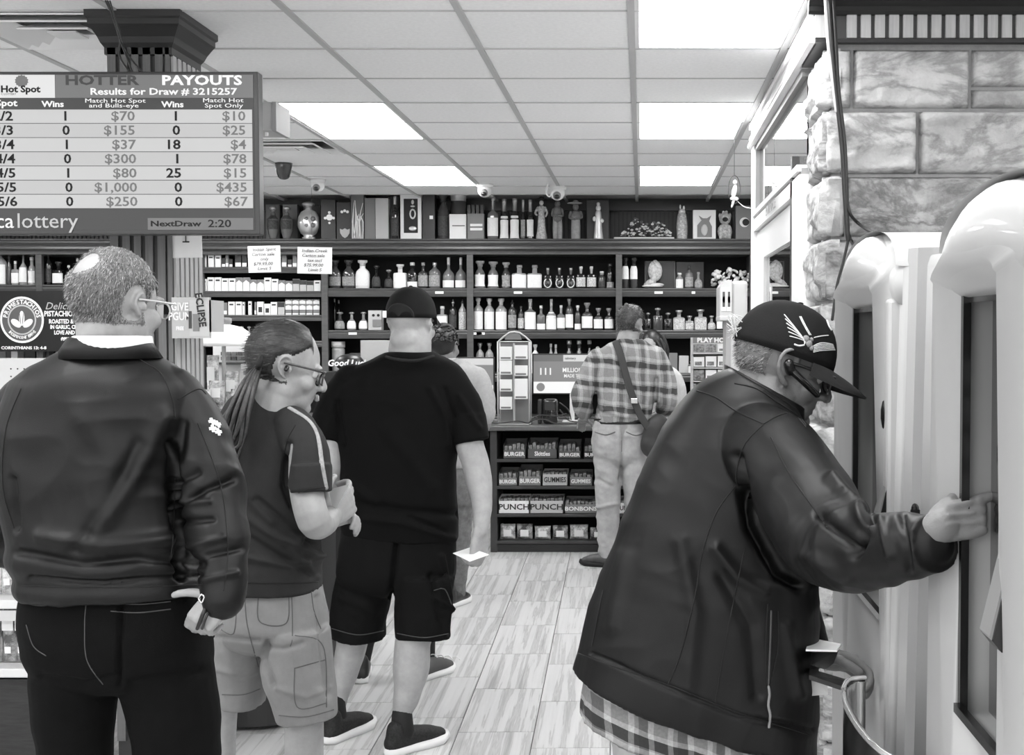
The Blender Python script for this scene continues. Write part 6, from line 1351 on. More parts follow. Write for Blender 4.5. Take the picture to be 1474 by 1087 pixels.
S = Surf(me); shs = place(me, 'cargo_shorts', c4, B); m_st = cloth('stitch_dark', .1, .8, .1)
g = G()
for pts in ([(352, 852), (356, 900), (372, 960)], [(372, 858), (374, 895), (412, 897), (416, 855)], [(420, 855), (421, 915), (418, 930)], [(425, 915), (465, 930), (470, 1018)], [(424, 962), (468, 950)], [(424, 962), (428, 1018), (470, 1012)], [(448, 852), (452, 880), (462, 905)], [(402, 1030), (440, 1032), (480, 1022)], [(320, 1000), (350, 1000), (374, 992)], [(316, 905), (336, 912), (341, 870)]): S.line(g, pts, .0014)
g.out('stitching', m_st, shs, True)['kind'] = 'stuff'
g = G(); S.patch(g, [(356, 847), (420, 848), (420, 853), (356, 854)], .004); g.out('belt', S_leather, shs)
g = G()
for a in (377, 414): S.patch(g, [(a-2, 846), (a+2, 846), (a+2, 856), (a-2, 856)], .006, 2)
g.out('belt_loops', mat('bright_loop', .6, .5, .4), shs)
shoe(B, XX(324, 3.42), 3.42, 20, S_leather, S_sole); shoe(B, XX(446, 3.27), 3.3, 25, S_leather, S_sole)
t = thing('play_slip', 'folded white play slip held by the ponytailed man', 'paper', W(483, 735, 3.3)); 
g = G(); a, b, c_, d = W(462, 708, 3.36), W(503, 697, 3.28), W(484, 734, 3.3), W(466, 735, 3.34); nrm = Vector((.2, -1, .3)).normalized()*.0015
g.add([a, b, c_, d]+[v+nrm for v in (a, b, c_, d)], [(0, 1, 2, 3), (4, 7, 6, 5), (0, 4, 5, 1), (1, 5, 6, 2), (2, 6, 7, 3), (3, 7, 4, 0)]); g.out('sheet', M_pap, t)
g = G(); a, b, c_, d = W(463, 706, 3.38), W(478, 704, 3.38), W(478, 730, 3.38), W(464, 730, 3.38); g.add([a, b, c_, d]+[v+nrm for v in (a, b, c_, d)], [(0, 1, 2, 3), (4, 7, 6, 5), (0, 4, 5, 1), (1, 5, 6, 2), (2, 6, 7, 3), (3, 7, 4, 0)]); g.out('rear_sheet', M_bx['l'], t)

# ================================================================== big man in black tee and backwards cap
SK = 4.84; Cc = person('broad man in black tee, black cargo shorts and dark cap, seen from behind', W(575, 900, SK).x, SK)
sk3 = skin_mat('skin_c', .33)
h = hframe(W(592, 466, SK), 14, 4, 0, 1.06); g = G(); head_geo(g, h, 1.15)
T(g, [(592, 480, 4.84, 29), (590, 507, 4.83, 31), (588, 540, 4.85, 24)], 18); g.ell(h.w(0, -.05, -.06), (.06, .05, .05), n=14)
T(g, [(582, 595, 4.84, 42), (575, 700, 4.84, 50), (572, 800, 4.84, 50)], 12)
T(g, [(590, 555, 4.84, 24), (645, 562, 4.83, 18), (668, 595, 4.82, 20), (676, 640, 4.8, 20.5), (684, 665, 4.8, 20), (689, 690, 4.79, 19.5), (694, 725, 4.76, 15), (692, 765, 4.72, 10.5)], 18)
T(g, [(580, 555, 4.84, 24), (508, 562, 4.83, 18), (482, 595, 4.82, 20), (474, 635, 4.8, 20.5), (476, 668, 4.78, 20), (484, 690, 4.86, 18), (500, 710, 5.05, 13)], 18)
hand(g, W(691, 766, 4.72), (-.1, .05, -1), (.75, -.65, 0), (-.3, 1, 0), ((25, 45, 30), (30, 50, 30), (35, 50, 30), (40, 50, 30)), thumb=((.7, .5, -.5), (.9, .1, -.5), (1, -.2, -.3)), s=1.08)
hand(g, W(502, 712, 5.07), (.3, .8, .1), (0, .2, 1), (1, 0, 0), ((25, 45, 30),)*4, s=1.08)
T(g, [(535, 840, 4.86, 28), (512, 900, 4.88, 25), (505, 935, 4.89, 22), (497, 965, 4.9, 20), (487, 1005, 4.9, 14), (481, 1035, 4.9, 11), (480, 1055, 4.9, 11)], 18)
T(g, [(605, 840, 4.8, 30), (600, 900, 4.76, 28), (594, 925, 4.75, 26), (592, 960, 4.74, 27), (586, 1000, 4.73, 20), (576, 1035, 4.73, 12.5), (572, 1060, 4.73, 12)], 18)
me = blob(g, .006, 5); place(me, 'body', sk3, Cc)
c5 = cloth('black_cotton', .002, .9, .25, 500, spec=.15)
g = G(); g.loft([(507, 557, 622, .21), (511, 548, 632, .225), (519, 532, 648, .235), (532, 506, 664, .22), (560, 482, 678, .27), (610, 484, 668, .31), (660, 490, 656, .33), (710, 494, 656, .33), (750, 492, 659, .33), (772, 496, 658, .32, .06)], SK, 52)
T(g, [(645, 552, 4.83, 28), (668, 590, 4.82, 28), (676, 618, 4.81, 27)], 20); g.tube([W(672, 600, 4.81), W(678, 636, 4.8)], [.075, .074], 22, cap=False)
T(g, [(508, 552, 4.83, 28), (482, 590, 4.82, 28), (474, 615, 4.81, 26)], 20); g.tube([W(477, 600, 4.81), W(470, 632, 4.8)], [.073, .070], 22, cap=False)
me = blob(g, .007, 4); folds(me, .005, (6, 6, 7), 23, creases=[([(510, 745), (580, 752), (650, 775)], 6, .012), ([(500, 720), (570, 735), (655, 740)], 7, -.012), ([(620, 560), (640, 600), (645, 640)], 5, .008), ([(640, 560), (655, 600)], 4, -.008), ([(560, 620), (620, 700)], 14, .008), ([(500, 690), (540, 725)], 7, .008), ([(485, 580), (495, 640)], 5, -.01), ([(590, 745), (640, 765)], 4, -.009), ([(660, 570), (690, 615)], 5, .007)])
S = Surf(me); te = place(me, 'tee_shirt', c5, Cc); g = G(); S.line(g, [(556, 514), (575, 518), (600, 519), (624, 513)], .006, lift=0); g.out('neck_rib', cloth('black_rib', .012, .9), te, True)
c6 = cloth('black_canvas', .003, .85, .3, 400, spec=.15)
g = G(); g.loft([(750, 494, 655, .30), (790, 488, 657, .32), (825, 485, 655, .31), (845, 496, 645, .24), (855, 515, 625, .12)], SK, 48)
T(g, [(528, 830, 4.86, 42), (517, 880, 4.87, 40), (514, 914, 4.88, 40)], 22, cap=False); T(g, [(610, 830, 4.78, 44), (609, 880, 4.77, 40), (608, 919, 4.76, 39)], 22, cap=False)
me = blob(g, .007, 3); folds(me, .006, (9, 9, 9), 29, creases=[([(572, 770), (566, 820), (563, 860)], 4, -.02), ([(635, 800), (645, 860), (640, 910)], 4, .014), ([(620, 830), (632, 890)], 5, -.01), ([(490, 860), (540, 880)], 7, .007), ([(625, 860), (650, 880)], 4, .01)])
S = Surf(me); shs = place(me, 'cargo_shorts', c6, Cc); g = G(); S.line(g, [(625, 850), (640, 848), (650, 870)], .002); S.line(g, [(486, 790), (485, 812)], .003); S.line(g, [(478, 905), (515, 914), (552, 908)], .002); S.line(g, [(572, 912), (610, 918), (645, 912)], .002); g.out('stitching', m_seaml, shs, True)['kind'] = 'stuff'
for x, y, a, sx in ((480, 4.88, 25, 1055), (577, 4.72, 42, 1060)):
    shoe(Cc, XX(x, y)+.03, y+.03, a, mat('knit_upper', .015, .7, .3, var=.7, vs=120), S_sole, .31, .115)
    g = G(); g.tube([(XX(x-1, y), y, .07), (XX(x-2, y), y, .14)], [.044, .04], 14); g.out('sock', S_black, Cc, True)
def cap_geo(parent, h, m, back=False, brim_m=None, rx=.09, ry=.108, rz=.115, z0=.028, bl=.075, pitch=0.0, name='cap'):
    s = h.s; g = G(); V = []; n = 40; k = 12; R2 = Matrix.Rotation(math.radians(-pitch), 3, 'X')
    def P(x, y, z): v = R2 @ Vector((x, y, z)); return h.w(v.x, v.y-.004, v.z+z0)
    for j in range(k+1):
        a = math.pi/2*j/k
        for i in range(n):
            t = 2*math.pi*i/n; seam = 1-.008*(abs(math.sin(3*t)) < .12); V.append(P(rx*math.cos(a)**.85*math.cos(t)*seam, ry*math.cos(a)**.85*math.sin(t)*seam, rz*math.sin(a)**.95))
    Fc = [(j*n+i, j*n+(i+1) % n, (j+1)*n+(i+1) % n, (j+1)*n+i) for j in range(k) for i in range(n)]
    b0 = len(V)
    for i in range(n): t = 2*math.pi*i/n; V.append(P((rx-.004)*math.cos(t), (ry-.004)*math.sin(t), 0.004))
    Fc += [(i, b0+i, b0+(i+1) % n, (i+1) % n) for i in range(n)]; g.add(V, Fc); g.ell(P(0, 0, rz), (.008, .008, .004), n=8); o = g.out(name, m, parent, True)
    g = G(); V = []; m_ = 17; d = -1 if back else 1; off = math.radians(8)
    for lay in (0, 1):
        for j in range(7):
            for i in range(m_):
                a = math.pi*(.12+.76*i/(m_-1)); u = j/6; ex = bl*(math.sin(math.pi*i/(m_-1))**.55)*u
                V.append(P(rx*1.0*math.cos(a)*(1+u*.02), d*(ry*math.sin(a)+ex), .004-.002-lay*.004-.018*(math.cos(a)**2)*u*1.5-.16*ex-1.6*ex*ex))
    q = 7*m_; Fc = [(L*q+j*m_+i, L*q+j*m_+i+1, L*q+(j+1)*m_+i+1, L*q+(j+1)*m_+i) for L in (0, 1) for j in range(6) for i in range(m_-1)] + [(6*m_+i, 6*m_+i+1, q+6*m_+i+1, q+6*m_+i) for i in range(m_-1)]
    g.add(V, Fc); g.out('brim', brim_m or m, o, True); return o, P
capm = cloth('cap_mesh', .005, .8, .6, 900, spec=.2)
cp, P = cap_geo(Cc, h, capm, pitch=-4, z0=.02)
g = G(); pts = [P(.05*math.cos(a), -.1075*math.sqrt(max(0, 1-(.05*math.cos(a)/.09)**2))*.985, .004+.045*math.sin(a)) for a in np.linspace(0, math.pi, 13)]; g.tube(pts, .0035, 6, sub=2); g.out('opening_trim', S_black, cp, True)
g = G(); V = [P(.05*math.cos(a)*r_, -.109*math.sqrt(max(0, 1-(.05*math.cos(a)*r_/.09)**2))*.99-.001, .006+.042*math.sin(a)*r_) for r_ in (1, .0) for a in np.linspace(0, math.pi, 13)]; g.add(V, [(i, i+1, 14+i, 13+i) for i in range(12)]); g.out('rear_opening', mat('cropped_black_hair', .01, .8, .3), cp)
g = G(); p_ = P(-.052, -.094, .012); g.box(p_.x-.012, p_.x+.002, p_.y-.012, p_.y-.008, p_.z-.012, p_.z+.014); g.out('white_tag', M_bx['w'], cp)
t = thing('lottery_ticket', 'translucent folded slip held low in the big man right hand', 'paper', W(680, 800, 4.72)); nrm = Vector((0, -.2, 1)).normalized()*.002
g = G(); v_ = [W(652, 797, 4.74), W(676, 789, 4.76), W(704, 799, 4.66), W(676, 809, 4.6)]; g.add(v_+[v+nrm for v in v_], [(0, 1, 2, 3), (4, 7, 6, 5), (0, 4, 5, 1), (1, 5, 6, 2), (2, 6, 7, 3), (3, 7, 4, 0)]); g.out('sheet', M_pap, t)

# ================================================================== person mostly hidden behind the big man
SK = 5.8; Dd = person('person in pale top and dark leggings mostly hidden behind the big man', W(575, 900, SK).x, SK)
h = hframe(W(590, 486, SK), 5, 0, 0, .95); g = G(); head_geo(g, h); T(g, [(590, 500, 5.8, 18), (590, 530, 5.8, 22), (588, 700, 5.8, 36), (585, 760, 5.8, 34)], 14)
for s_ in (-1, 1): T(g, [(588, 545, 5.8, 20), (588+s_*48, 560, 5.8, 15), (588+s_*55, 625, 5.8, 12), (588+s_*30, 670, 5.95, 9)], 12); hand(g, W(588+s_*30, 670, 5.95), (-s_*.3, .8, 0), (0, 0, 1), (-s_, 0, 0), ((20, 30, 20),)*4, s=.9)
T(g, [(565, 750, 5.8, 26), (535, 850, 5.8, 17), (522, 930, 5.8, 11), (520, 962, 5.8, 9)], 12); T(g, [(605, 750, 5.8, 26), (610, 850, 5.8, 17), (614, 930, 5.8, 11), (615, 962, 5.8, 9)], 12)
me = blob(g, .008, 4); place(me, 'body', sk3, Dd)
g = G(); g.ell(h.w(0, -.015, .03), (.085, .105, .1), mrot=h.M); g.out('hair', Hm['d'], Dd, True)
g = G(); g.loft([(508, 572, 615, .12), (520, 545, 640, .17), (540, 530, 655, .21), (600, 545, 640, .23), (700, 545, 640, .24), (740, 545, 640, .24)], SK, 40); T(g, [(640, 545, 5.8, 20), (648, 570, 5.8, 20), (652, 600, 5.8, 18)], 16); T(g, [(540, 545, 5.8, 20), (532, 570, 5.8, 20), (528, 600, 5.8, 18)], 16)
me = blob(g, .009, 4); folds(me, .005); place(me, 'top', cloth('white_cotton', .62, .9), Dd)
g = G(); g.loft([(735, 548, 638, .23), (780, 545, 640, .24), (800, 548, 638, .2)], SK, 36); T(g, [(568, 790, 5.8, 26), (540, 860, 5.8, 18), (525, 930, 5.8, 13), (522, 955, 5.8, 11)], 14); T(g, [(610, 790, 5.8, 25), (612, 860, 5.8, 17), (615, 930, 5.8, 12), (615, 955, 5.8, 10)], 14)
place(blob(g, .009, 4), 'leggings', S_black, Dd)
shoe(Dd, XX(521, 5.8), 5.74, -12, S_leather, S_sole, .27, .1); shoe(Dd, XX(622, 5.8), 5.76, 30, mat('canvas_shoe', .06, .7), S_sole, .27, .1, laces=True)

# ================================================================== curly-haired man in grey tee
SK = 7.3; Ee = person('young man with curly dark hair in pale grey tee and jeans, behind the big man', W(648, 850, SK).x, SK)
sk4 = skin_mat('skin_d', .2); h = hframe(W(640, 499, SK), 18, 5); g = G(); head_geo(g, h); T(g, [(640, 512, 7.3, 14), (641, 535, 7.3, 17), (645, 640, 7.3, 26), (645, 690, 7.3, 25)], 14)
T(g, [(645, 540, 7.3, 16), (690, 552, 7.3, 13), (698, 590, 7.28, 11), (694, 618, 7.35, 10), (675, 625, 7.5, 8)], 12); T(g, [(645, 540, 7.3, 16), (596, 552, 7.3, 13), (590, 590, 7.28, 11), (600, 620, 7.5, 8)], 12)
hand(g, W(673, 625, 7.52), (-.3, .8, 0), (0, 0, 1), (-1, 0, 0), ((20, 30, 20),)*4); hand(g, W(602, 620, 7.52), (.3, .8, 0), (0, 0, 1), (1, 0, 0), ((20, 30, 20),)*4)
T(g, [(632, 690, 7.3, 18), (628, 780, 7.3, 13), (628, 862, 7.3, 8)], 12); T(g, [(660, 690, 7.3, 18), (660, 780, 7.3, 13), (656, 862, 7.3, 8)], 12)
me = blob(g, .009, 4); place(me, 'body', sk4, Ee)
g = G(); rnd = random.Random(2)
g.ell(h.w(0, -.02, .035), (.083, .1, .094), mrot=h.M, n=24)
for k in range(260):
    a, b = rnd.uniform(0, 2*math.pi), rnd.uniform(-.25, 1.5); q = h.w(.084*math.cos(a)*math.cos(b), -.02+.1*math.sin(a)*math.cos(b)*(1 if math.sin(a) < .3 else .8), .035+.096*math.sin(b)); g.ell(q, (.009, .009, .009), n=6)
g.out('curly_hair', Hm['d'], Ee, True)
g = G(); g.loft([(517, 622, 660, .12), (524, 606, 678, .17), (540, 590, 697, .21), (580, 594, 690, .23), (640, 600, 688, .24), (672, 600, 688, .24)], SK, 44); T(g, [(686, 545, 7.3, 17), (694, 572, 7.29, 18), (697, 596, 7.28, 15.5)], 18); T(g, [(602, 545, 7.3, 17), (594, 572, 7.29, 17), (592, 594, 7.28, 15)], 18)
me = blob(g, .009, 4); folds(me, .007, (9, 9, 9), 5); te = place(me, 'tee_shirt', cloth('heather_grey', .33, .9, .2, 300, var=.08, vs=60), Ee)
band_loop(640, 519, 7.3, .078, .07, -.01, .012, .006).out('collar', cloth('white_collar', .6, .9), Ee, True)
g = G(); g.loft([(668, 604, 686, .23), (700, 602, 688, .24), (725, 604, 686, .2)], SK, 36); T(g, [(625, 715, 7.3, 21), (626, 780, 7.3, 17), (628, 855, 7.3, 14)], 16); T(g, [(662, 715, 7.3, 21), (660, 780, 7.3, 17), (656, 858, 7.3, 13)], 16)
me = blob(g, .009, 4); folds(me, .008, (9, 9, 12), 7); place(me, 'jeans', cloth('mid_denim', .14, .85, .3, var=.3), Ee)
shoe(Ee, XX(627, 7.3), 7.25, -5, S_leather, S_sole, .27); shoe(Ee, XX(656, 7.3), 7.28, 20, S_leather, S_sole, .27)

# ================================================================== man in plaid shirt at the counter
SK = 8.55; Ff = person('man in plaid shirt and pale jeans with shoulder bag leaning at the counter', W(893, 800, SK).x, SK)
sk5 = skin_mat('skin_e', .28); h = hframe(W(908, 467, SK), 28, 14); g = G(); head_geo(g, h); T(g, [(906, 480, 8.55, 15), (902, 505, 8.52, 17), (900, 600, 8.5, 26), (893, 625, 8.5, 25)], 14)
T(g, [(895, 515, 8.5, 15), (852, 525, 8.5, 12), (835, 570, 8.45, 10), (838, 588, 8.55, 9), (840, 600, 8.8, 7)], 12); T(g, [(900, 515, 8.5, 15), (948, 525, 8.5, 12), (962, 572, 8.5, 10), (955, 592, 8.75, 8)], 12)
hand(g, W(840, 602, 8.82), (-.15, .8, -.35), (0, .4, 1), (1, 0, 0), ((15, 25, 15),)*4, s=1.0); hand(g, W(954, 594, 8.78), (-.3, .9, 0), (0, 0, 1), (-1, 0, 0), ((15, 25, 15),)*4)
T(g, [(878, 625, 8.5, 18), (876, 720, 8.5, 13), (872, 800, 8.5, 8)], 12); T(g, [(912, 625, 8.5, 18), (915, 720, 8.5, 13), (915, 795, 8.6, 8)], 12)
me = blob(g, .009, 4); place(me, 'body', sk5, Ff)
set_co(me, get_co(me)+np.array(base_of(Ff)))
hair_shell(me, h, lambda l: np.minimum(l[:, 2]+.06, np.where(np.abs(l[:, 0]) > .055, np.minimum(.02-l[:, 1], np.hypot(l[:, 1]+.01, l[:, 2])-.035), .07-l[:, 1])), .014, mat('wavy_brown_hair', .05, .5, .5, var=.8, vs=60), Ff, noise=.009, ns=(50, 50, 50), strands=1500, slen=.02, swid=.001, mats=[Hm['dm'], Hm['g1']])
set_co(me, get_co(me)-np.array(base_of(Ff)))
g = G(); g.loft([(489, 886, 924, .11), (498, 870, 938, .16), (512, 856, 952, .2), (545, 856, 950, .24), (580, 860, 942, .25), (602, 856, 936, .25), (609, 858, 934, .24)], SK-.05, 48); T(g, [(862, 518, 8.5, 17), (848, 545, 8.48, 17), (838, 572, 8.45, 16), (841, 592, 8.55, 13)], 18); T(g, [(942, 515, 8.5, 17), (955, 545, 8.5, 17), (960, 575, 8.5, 15), (956, 588, 8.62, 13)], 18)
me = blob(g, .008, 3); folds(me, .007, (8, 8, 8), 33, creases=[([(850, 560), (862, 600)], 4, -.012), ([(870, 590), (900, 600), (930, 585)], 4, .01), ([(945, 545), (942, 590)], 3, -.014)])
place(me, 'plaid_shirt', plaid_mat('plaid_flannel', .22, .035, .42, .155, .22, skew=.1), Ff)
band_loop(905, 494, 8.5, .085, .075, -.012, .028, .008, flare=.015).out('collar', bpy.data.materials['plaid_flannel'], Ff, True)
g = G(); g.loft([(604, 856, 933, .23), (615, 853, 932, .24), (640, 852, 932, .26), (658, 855, 931, .23), (672, 866, 922, .12)], SK-.05, 40); T(g, [(875, 645, 8.5, 21), (875, 700, 8.5, 18.5), (875, 750, 8.5, 16), (876, 795, 8.5, 14.5)], 18); T(g, [(913, 645, 8.5, 20), (915, 700, 8.5, 18), (917, 750, 8.55, 15), (917, 790, 8.6, 13.5)], 18)
me = blob(g, .008, 3); folds(me, .009, (9, 9, 12), 39, creases=[([(896, 615), (895, 650), (893, 690)], 2.5, -.02), ([(860, 690), (880, 700)], 3, -.01), ([(862, 730), (885, 725)], 3, .01)])
S = Surf(me); jn = place(me, 'jeans', cloth('pale_denim', .36, .85, .3, 300, var=.18, vs=12), Ff)
g = G(); S.line(g, [(857, 622), (872, 626), (885, 622)], .004, 2); S.line(g, [(902, 622), (915, 627), (928, 623)], .004, 2); S.line(g, [(895, 612), (895, 650)], .003, 2); g.out('stitching', cloth('denim_stitch', .16, .8), jn, True)['kind'] = 'stuff'
g = G(); g.loft([(602, 855, 935, .25), (609, 855, 935, .25)], SK-.05, 40, sub=1); g.out('belt', S_leather, Ff, True)
sm = mat('brown_leather', .07, .4, .5, var=.3, vs=10); shoe(Ff, XX(866, 8.5), 8.5, -62, sm, S_black, .32, .11); shoe(Ff, XX(915, 8.6), 8.62, 20, sm, S_black, .3)
t = thing('shoulder_bag', 'dark shoulder bag on a wide strap across the plaid shirt', 'bag', (XX(945, 8.4), 8.36, ZZ(655, 8.36)))
g = G(); pts = [W(a, b, d) for a, b, d in ((886, 492, 8.44), (893, 510, 8.36), (901, 540, 8.33), (911, 572, 8.33), (922, 598, 8.33), (934, 618, 8.33))]; g.tube(pts, [.024]*6, 10, flat=.12, ref=(0, 1, 0)); g.out('strap', mat('webbing', .05, .8, .3), t, True)
g = G(); c = W(913, 577, 8.32); g.box(c.x-.024, c.x+.024, 8.305, 8.32, c.z-.018, c.z+.018, bev=.004); g.out('buckle', M_steel, t)
g = G(); g.ell(W(944, 625, 8.36), (.09, .05, .14), (0, .25, 0), n=20); g.ell(W(940, 640, 8.36), (.085, .055, .09), n=16); me = blob(g, .009, 3); folds(me, .006); place(me, 'pouch', mat('bag_nylon', .03, .5, .4), t)

# ================================================================== clerk behind the counter
SK = 9.85; Gg = person('clerk with long dark wavy hair in pale top behind the counter', W(950, 600, SK).x, SK)
h = hframe(W(938, 500, SK), -155, 22, 0, .93); g = G(); head_geo(g, h); T(g, [(945, 512, 9.85, 10), (950, 530, 9.85, 14), (950, 620, 9.85, 22), (950, 680, 9.85, 22)], 12)
for s_ in (-1, 1): T(g, [(950, 535, 9.85, 12), (950+s_*25, 548, 9.85, 9), (950+s_*28, 585, 9.85, 7.5), (950+s_*16, 594, 9.72, 6)], 12); hand(g, W(950+s_*16, 594, 9.72), (-.3*s_, -.8, 0), (0, 0, 1), (-s_, 0, 0), ((20, 30, 20),)*4, s=.9)
T(g, [(940, 680, 9.85, 14), (940, 775, 9.85, 8)], 10); T(g, [(960, 680, 9.85, 14), (960, 775, 9.85, 8)], 10)
me = blob(g, .009, 4); set_co(me, face_push(get_co(me), h, FACE)); place(me, 'body', sk5, Gg)
g = G(); rnd = random.Random(9)
g.ell(h.w(0, -.03, .04), (.085, .09, .095), mrot=h.M)
for k in range(46):
    a = rnd.uniform(-1, 1); x0 = .082*(1 if a > 0 else -1)*rnd.uniform(.7, 1.05); y0 = rnd.uniform(-.1, .03)
    p = h.w(x0, y0, .06); ln = rnd.uniform(.2, .36); g.tube([p, p+Vector((rnd.uniform(.0, .04)*(1 if p.x > h.c.x else -1), 0, -ln*.35)), p+Vector((rnd.uniform(-.03, .05), 0, -ln*.7)), p+Vector((rnd.uniform(-.02, .06), 0, -ln))], [.014, .016, .014, .004], 6, sub=3)
g.out('long_hair', Hm['d'], Gg, True)['kind'] = 'stuff'
g = G(); g.loft([(526, 938, 964, .1), (534, 928, 976, .15), (550, 924, 982, .18), (600, 932, 974, .2), (650, 930, 976, .2)], SK, 36); T(g, [(972, 545, 9.85, 11), (977, 560, 9.85, 11), (979, 578, 9.85, 10)], 14); T(g, [(930, 545, 9.85, 11), (924, 560, 9.85, 11), (922, 578, 9.85, 10)], 14)
place(blob(g, .009, 4), 'top', cloth('pale_uniform', .5, .9), Gg)
g = G(); g.loft([(640, 930, 976, .2), (690, 932, 974, .2)], SK, 30); T(g, [(942, 680, 9.85, 12), (940, 775, 9.85, 9)], 12); T(g, [(962, 680, 9.85, 12), (962, 775, 9.85, 9)], 12); place(blob(g, .012, 3), 'trousers', S_black, Gg)
shoe(Gg, XX(940, 9.85), 9.8, 180, S_leather, S_black, .25); shoe(Gg, XX(962, 9.85), 9.8, 180, S_leather, S_black, .25)

# ================================================================== stooping man at the kiosks
SK = 2.6; Hh = person('stooping older man in dark jacket and winged cap touching the kiosk', W(1010, 1000, SK).x, SK)
sk6 = skin_mat('skin_f', .17, .3); h = hframe(W(1124, 530, 2.68), 80, 17, 0, 1.0); g = G(); head_geo(g, h, 1.0, nose=1.03, es=1.3)
T(g, [(1110, 555, 2.68, 44), (1096, 590, 2.66, 48), (1080, 640, 2.62, 60)], 20); g.ell(h.w(0, -.05, -.06), (.045, .05, .05), n=14); g.ell(h.w(0, .02, -.1), (.04, .05, .03), n=14)
T(g, [(1070, 650, 2.6, 80), (1030, 780, 2.6, 85), (1010, 960, 2.6, 85)], 12); T(g, [(1075, 650, 2.56, 50), (1125, 675, 2.46, 34), (1198, 785, 2.18, 24), (1270, 790, 2.04, 20), (1335, 768, 1.925, 24), (1356, 757, 1.905, 25)], 16)
T(g, [(1070, 660, 2.66, 45), (1110, 700, 2.78, 34), (1130, 860, 2.8, 26), (1172, 945, 2.62, 19)], 12)
T(g, [(960, 960, 2.6, 60), (950, 1200, 2.62, 40), (950, 1500, 2.62, 24)], 10); T(g, [(1060, 960, 2.6, 60), (1050, 1200, 2.58, 40), (1045, 1500, 2.58, 24)], 10)
hand(g, W(1352, 757, 1.905), (.93, -.02, .25), (-.05, -1, .12), (0, .1, 1), ((8, 14, 8), (62, 80, 40), (68, 85, 40), (74, 85, 40)), thumb=((.75, .35, -.7), (.9, -.1, -.5), (.95, -.2, -.2)), s=.82)
hand(g, W(1172, 945, 2.6), (.6, -.1, -.1), (0, .6, .8), (0, -1, .3), ((30, 50, 30),)*4, s=.95)
me = blob(g, .0034, 3); set_co(me, face_push(get_co(me), h, FACE)); co = get_co(me)
# wrinkles and knuckle tendons
folds(me, .0012, (60, 60, 18), 44); xk, yk = to_px(get_co(me)); 
folds(me, .0, (5, 5, 5), 3, creases=[([(1365, 728), (1400, 722)], 2.5, .0018), ([(1365, 742), (1402, 738)], 2.5, .0018), ([(1365, 755), (1402, 753)], 2.5, .0018), ([(1365, 735), (1398, 731)], 2, -.0012), ([(1365, 749), (1398, 746)], 2, -.0012)])
place(me, 'body', sk6, Hh); eyes(h, Hh, sk6)
set_co(me, get_co(me)+np.array(base_of(Hh)))
hair_shell(me, h, lambda l: np.minimum(np.minimum(l[:, 2]+.028, .055-l[:, 2]), np.where(np.abs(l[:, 0]) > .045, np.minimum(.03-l[:, 1], np.hypot((l[:, 1]+.01)/.9, l[:, 2]-.004)-.042), -l[:, 1])), .004, Hm['g1'], Hh, strands=2200, slen=.009, swid=.0004, flow=(0, -.6, -.6), up=.2, mats=[Hm['g2'], Hm['g1'], Hm['d']], seed=8)
set_co(me, get_co(me)-np.array(base_of(Hh)))
glasses(h, Hh, mat('dark_frame', .02, .3, .6), M_lens, .003)
g = G(); a, b = h.w(.088, -.004, -.002), h.w(.088, .066, -.036); g.tube([a, (a+b)/2+Vector((0, -.006, 0)), b], [.0085, .0075, .0065], 8, sub=3); g.tube([h.w(.09, -.012, .008), h.w(.088, -.004, -.004)], .011, 8); g.out('earpiece', M_blackgl, Hh, True)
hat = cloth('navy_wool_cap', .008, .85, .5, 500, spec=.2); cp, P = cap_geo(Hh, h, hat, brim_m=cloth('brim_cloth', .02, .85, .5, 500), rx=.092, ry=.116, rz=.118, z0=.026, bl=.09, pitch=2)
# embroidered wings, tail of the badge and lettering on the cap
M_zip = mat('dull_zip', .05, .4, .5)
M_emb = mat('silver_thread', .6, .5, .4); S = Surf(mesh_from('tmpcap', [v.co+Vector(Hh.location) for v in cp.data.vertices], [tuple(p.vertices) for p in cp.data.polygons]))
g = G()
for k in range(6): S.line(g, [(1129+k*1.6, 453+k*6.2), (1140+k*2.2, 466+k*4.4), (1154+k*1.2, 484+k*1.6), (1158, 490+k)], .0011, 2.5)
for k in range(2): S.line(g, [(1151+k*2, 456), (1158+k*2, 470), (1165+k*2, 482)], .0012, 2.5)
for k in range(6): S.line(g, [(1171, 498+k*1.8), (1180, 494+k*2.2), (1190+k*1.2, 494+k*2), (1199+k*.6, 496+k*1.6)], .0010, 2.5)
S.line(g, [(1144, 496), (1150, 498), (1157, 497)], .002, 2); S.line(g, [(1172, 486), (1182, 484), (1192, 483)], .0013, 2); g.out('wing_embroidery', M_emb, cp, True)
g = G()
for a, b, r in ((1160, 488, .008), (1164, 495, .008), (1168, 501, .006), (1168, 489, .005)):
    p, n = S.hit(a, b)
    if p is not None: g.ell(p, (r, .0035, r), n=10)
g.out('badge', mat('badge_grey', .2, .5, .4), cp, True)
g = G()
for pts in ([(1190, 462), (1193, 470), (1196, 475)], [(1193, 459), (1197, 468), (1199, 473)], [(1190, 462), (1193, 459)], [(1191, 470), (1196, 468)], [(1195, 478), (1198, 474)]): S.line(g, pts, .0022, 2)
g.out('front_lettering', M_emb, cp, True)
g = G(); c_ = P(0, -.112, .02); 
for k in range(40): g.tube([c_+Vector((random.uniform(-.012, .01), random.uniform(-.03, .03), random.uniform(-.015, .03))), c_+Vector((random.uniform(-.022, .0), random.uniform(-.03, .03), random.uniform(-.02, .035)))], .0009, 4, sub=1)
g.out('hair_tuft', Hm['g2'], Hh)['kind'] = 'stuff'
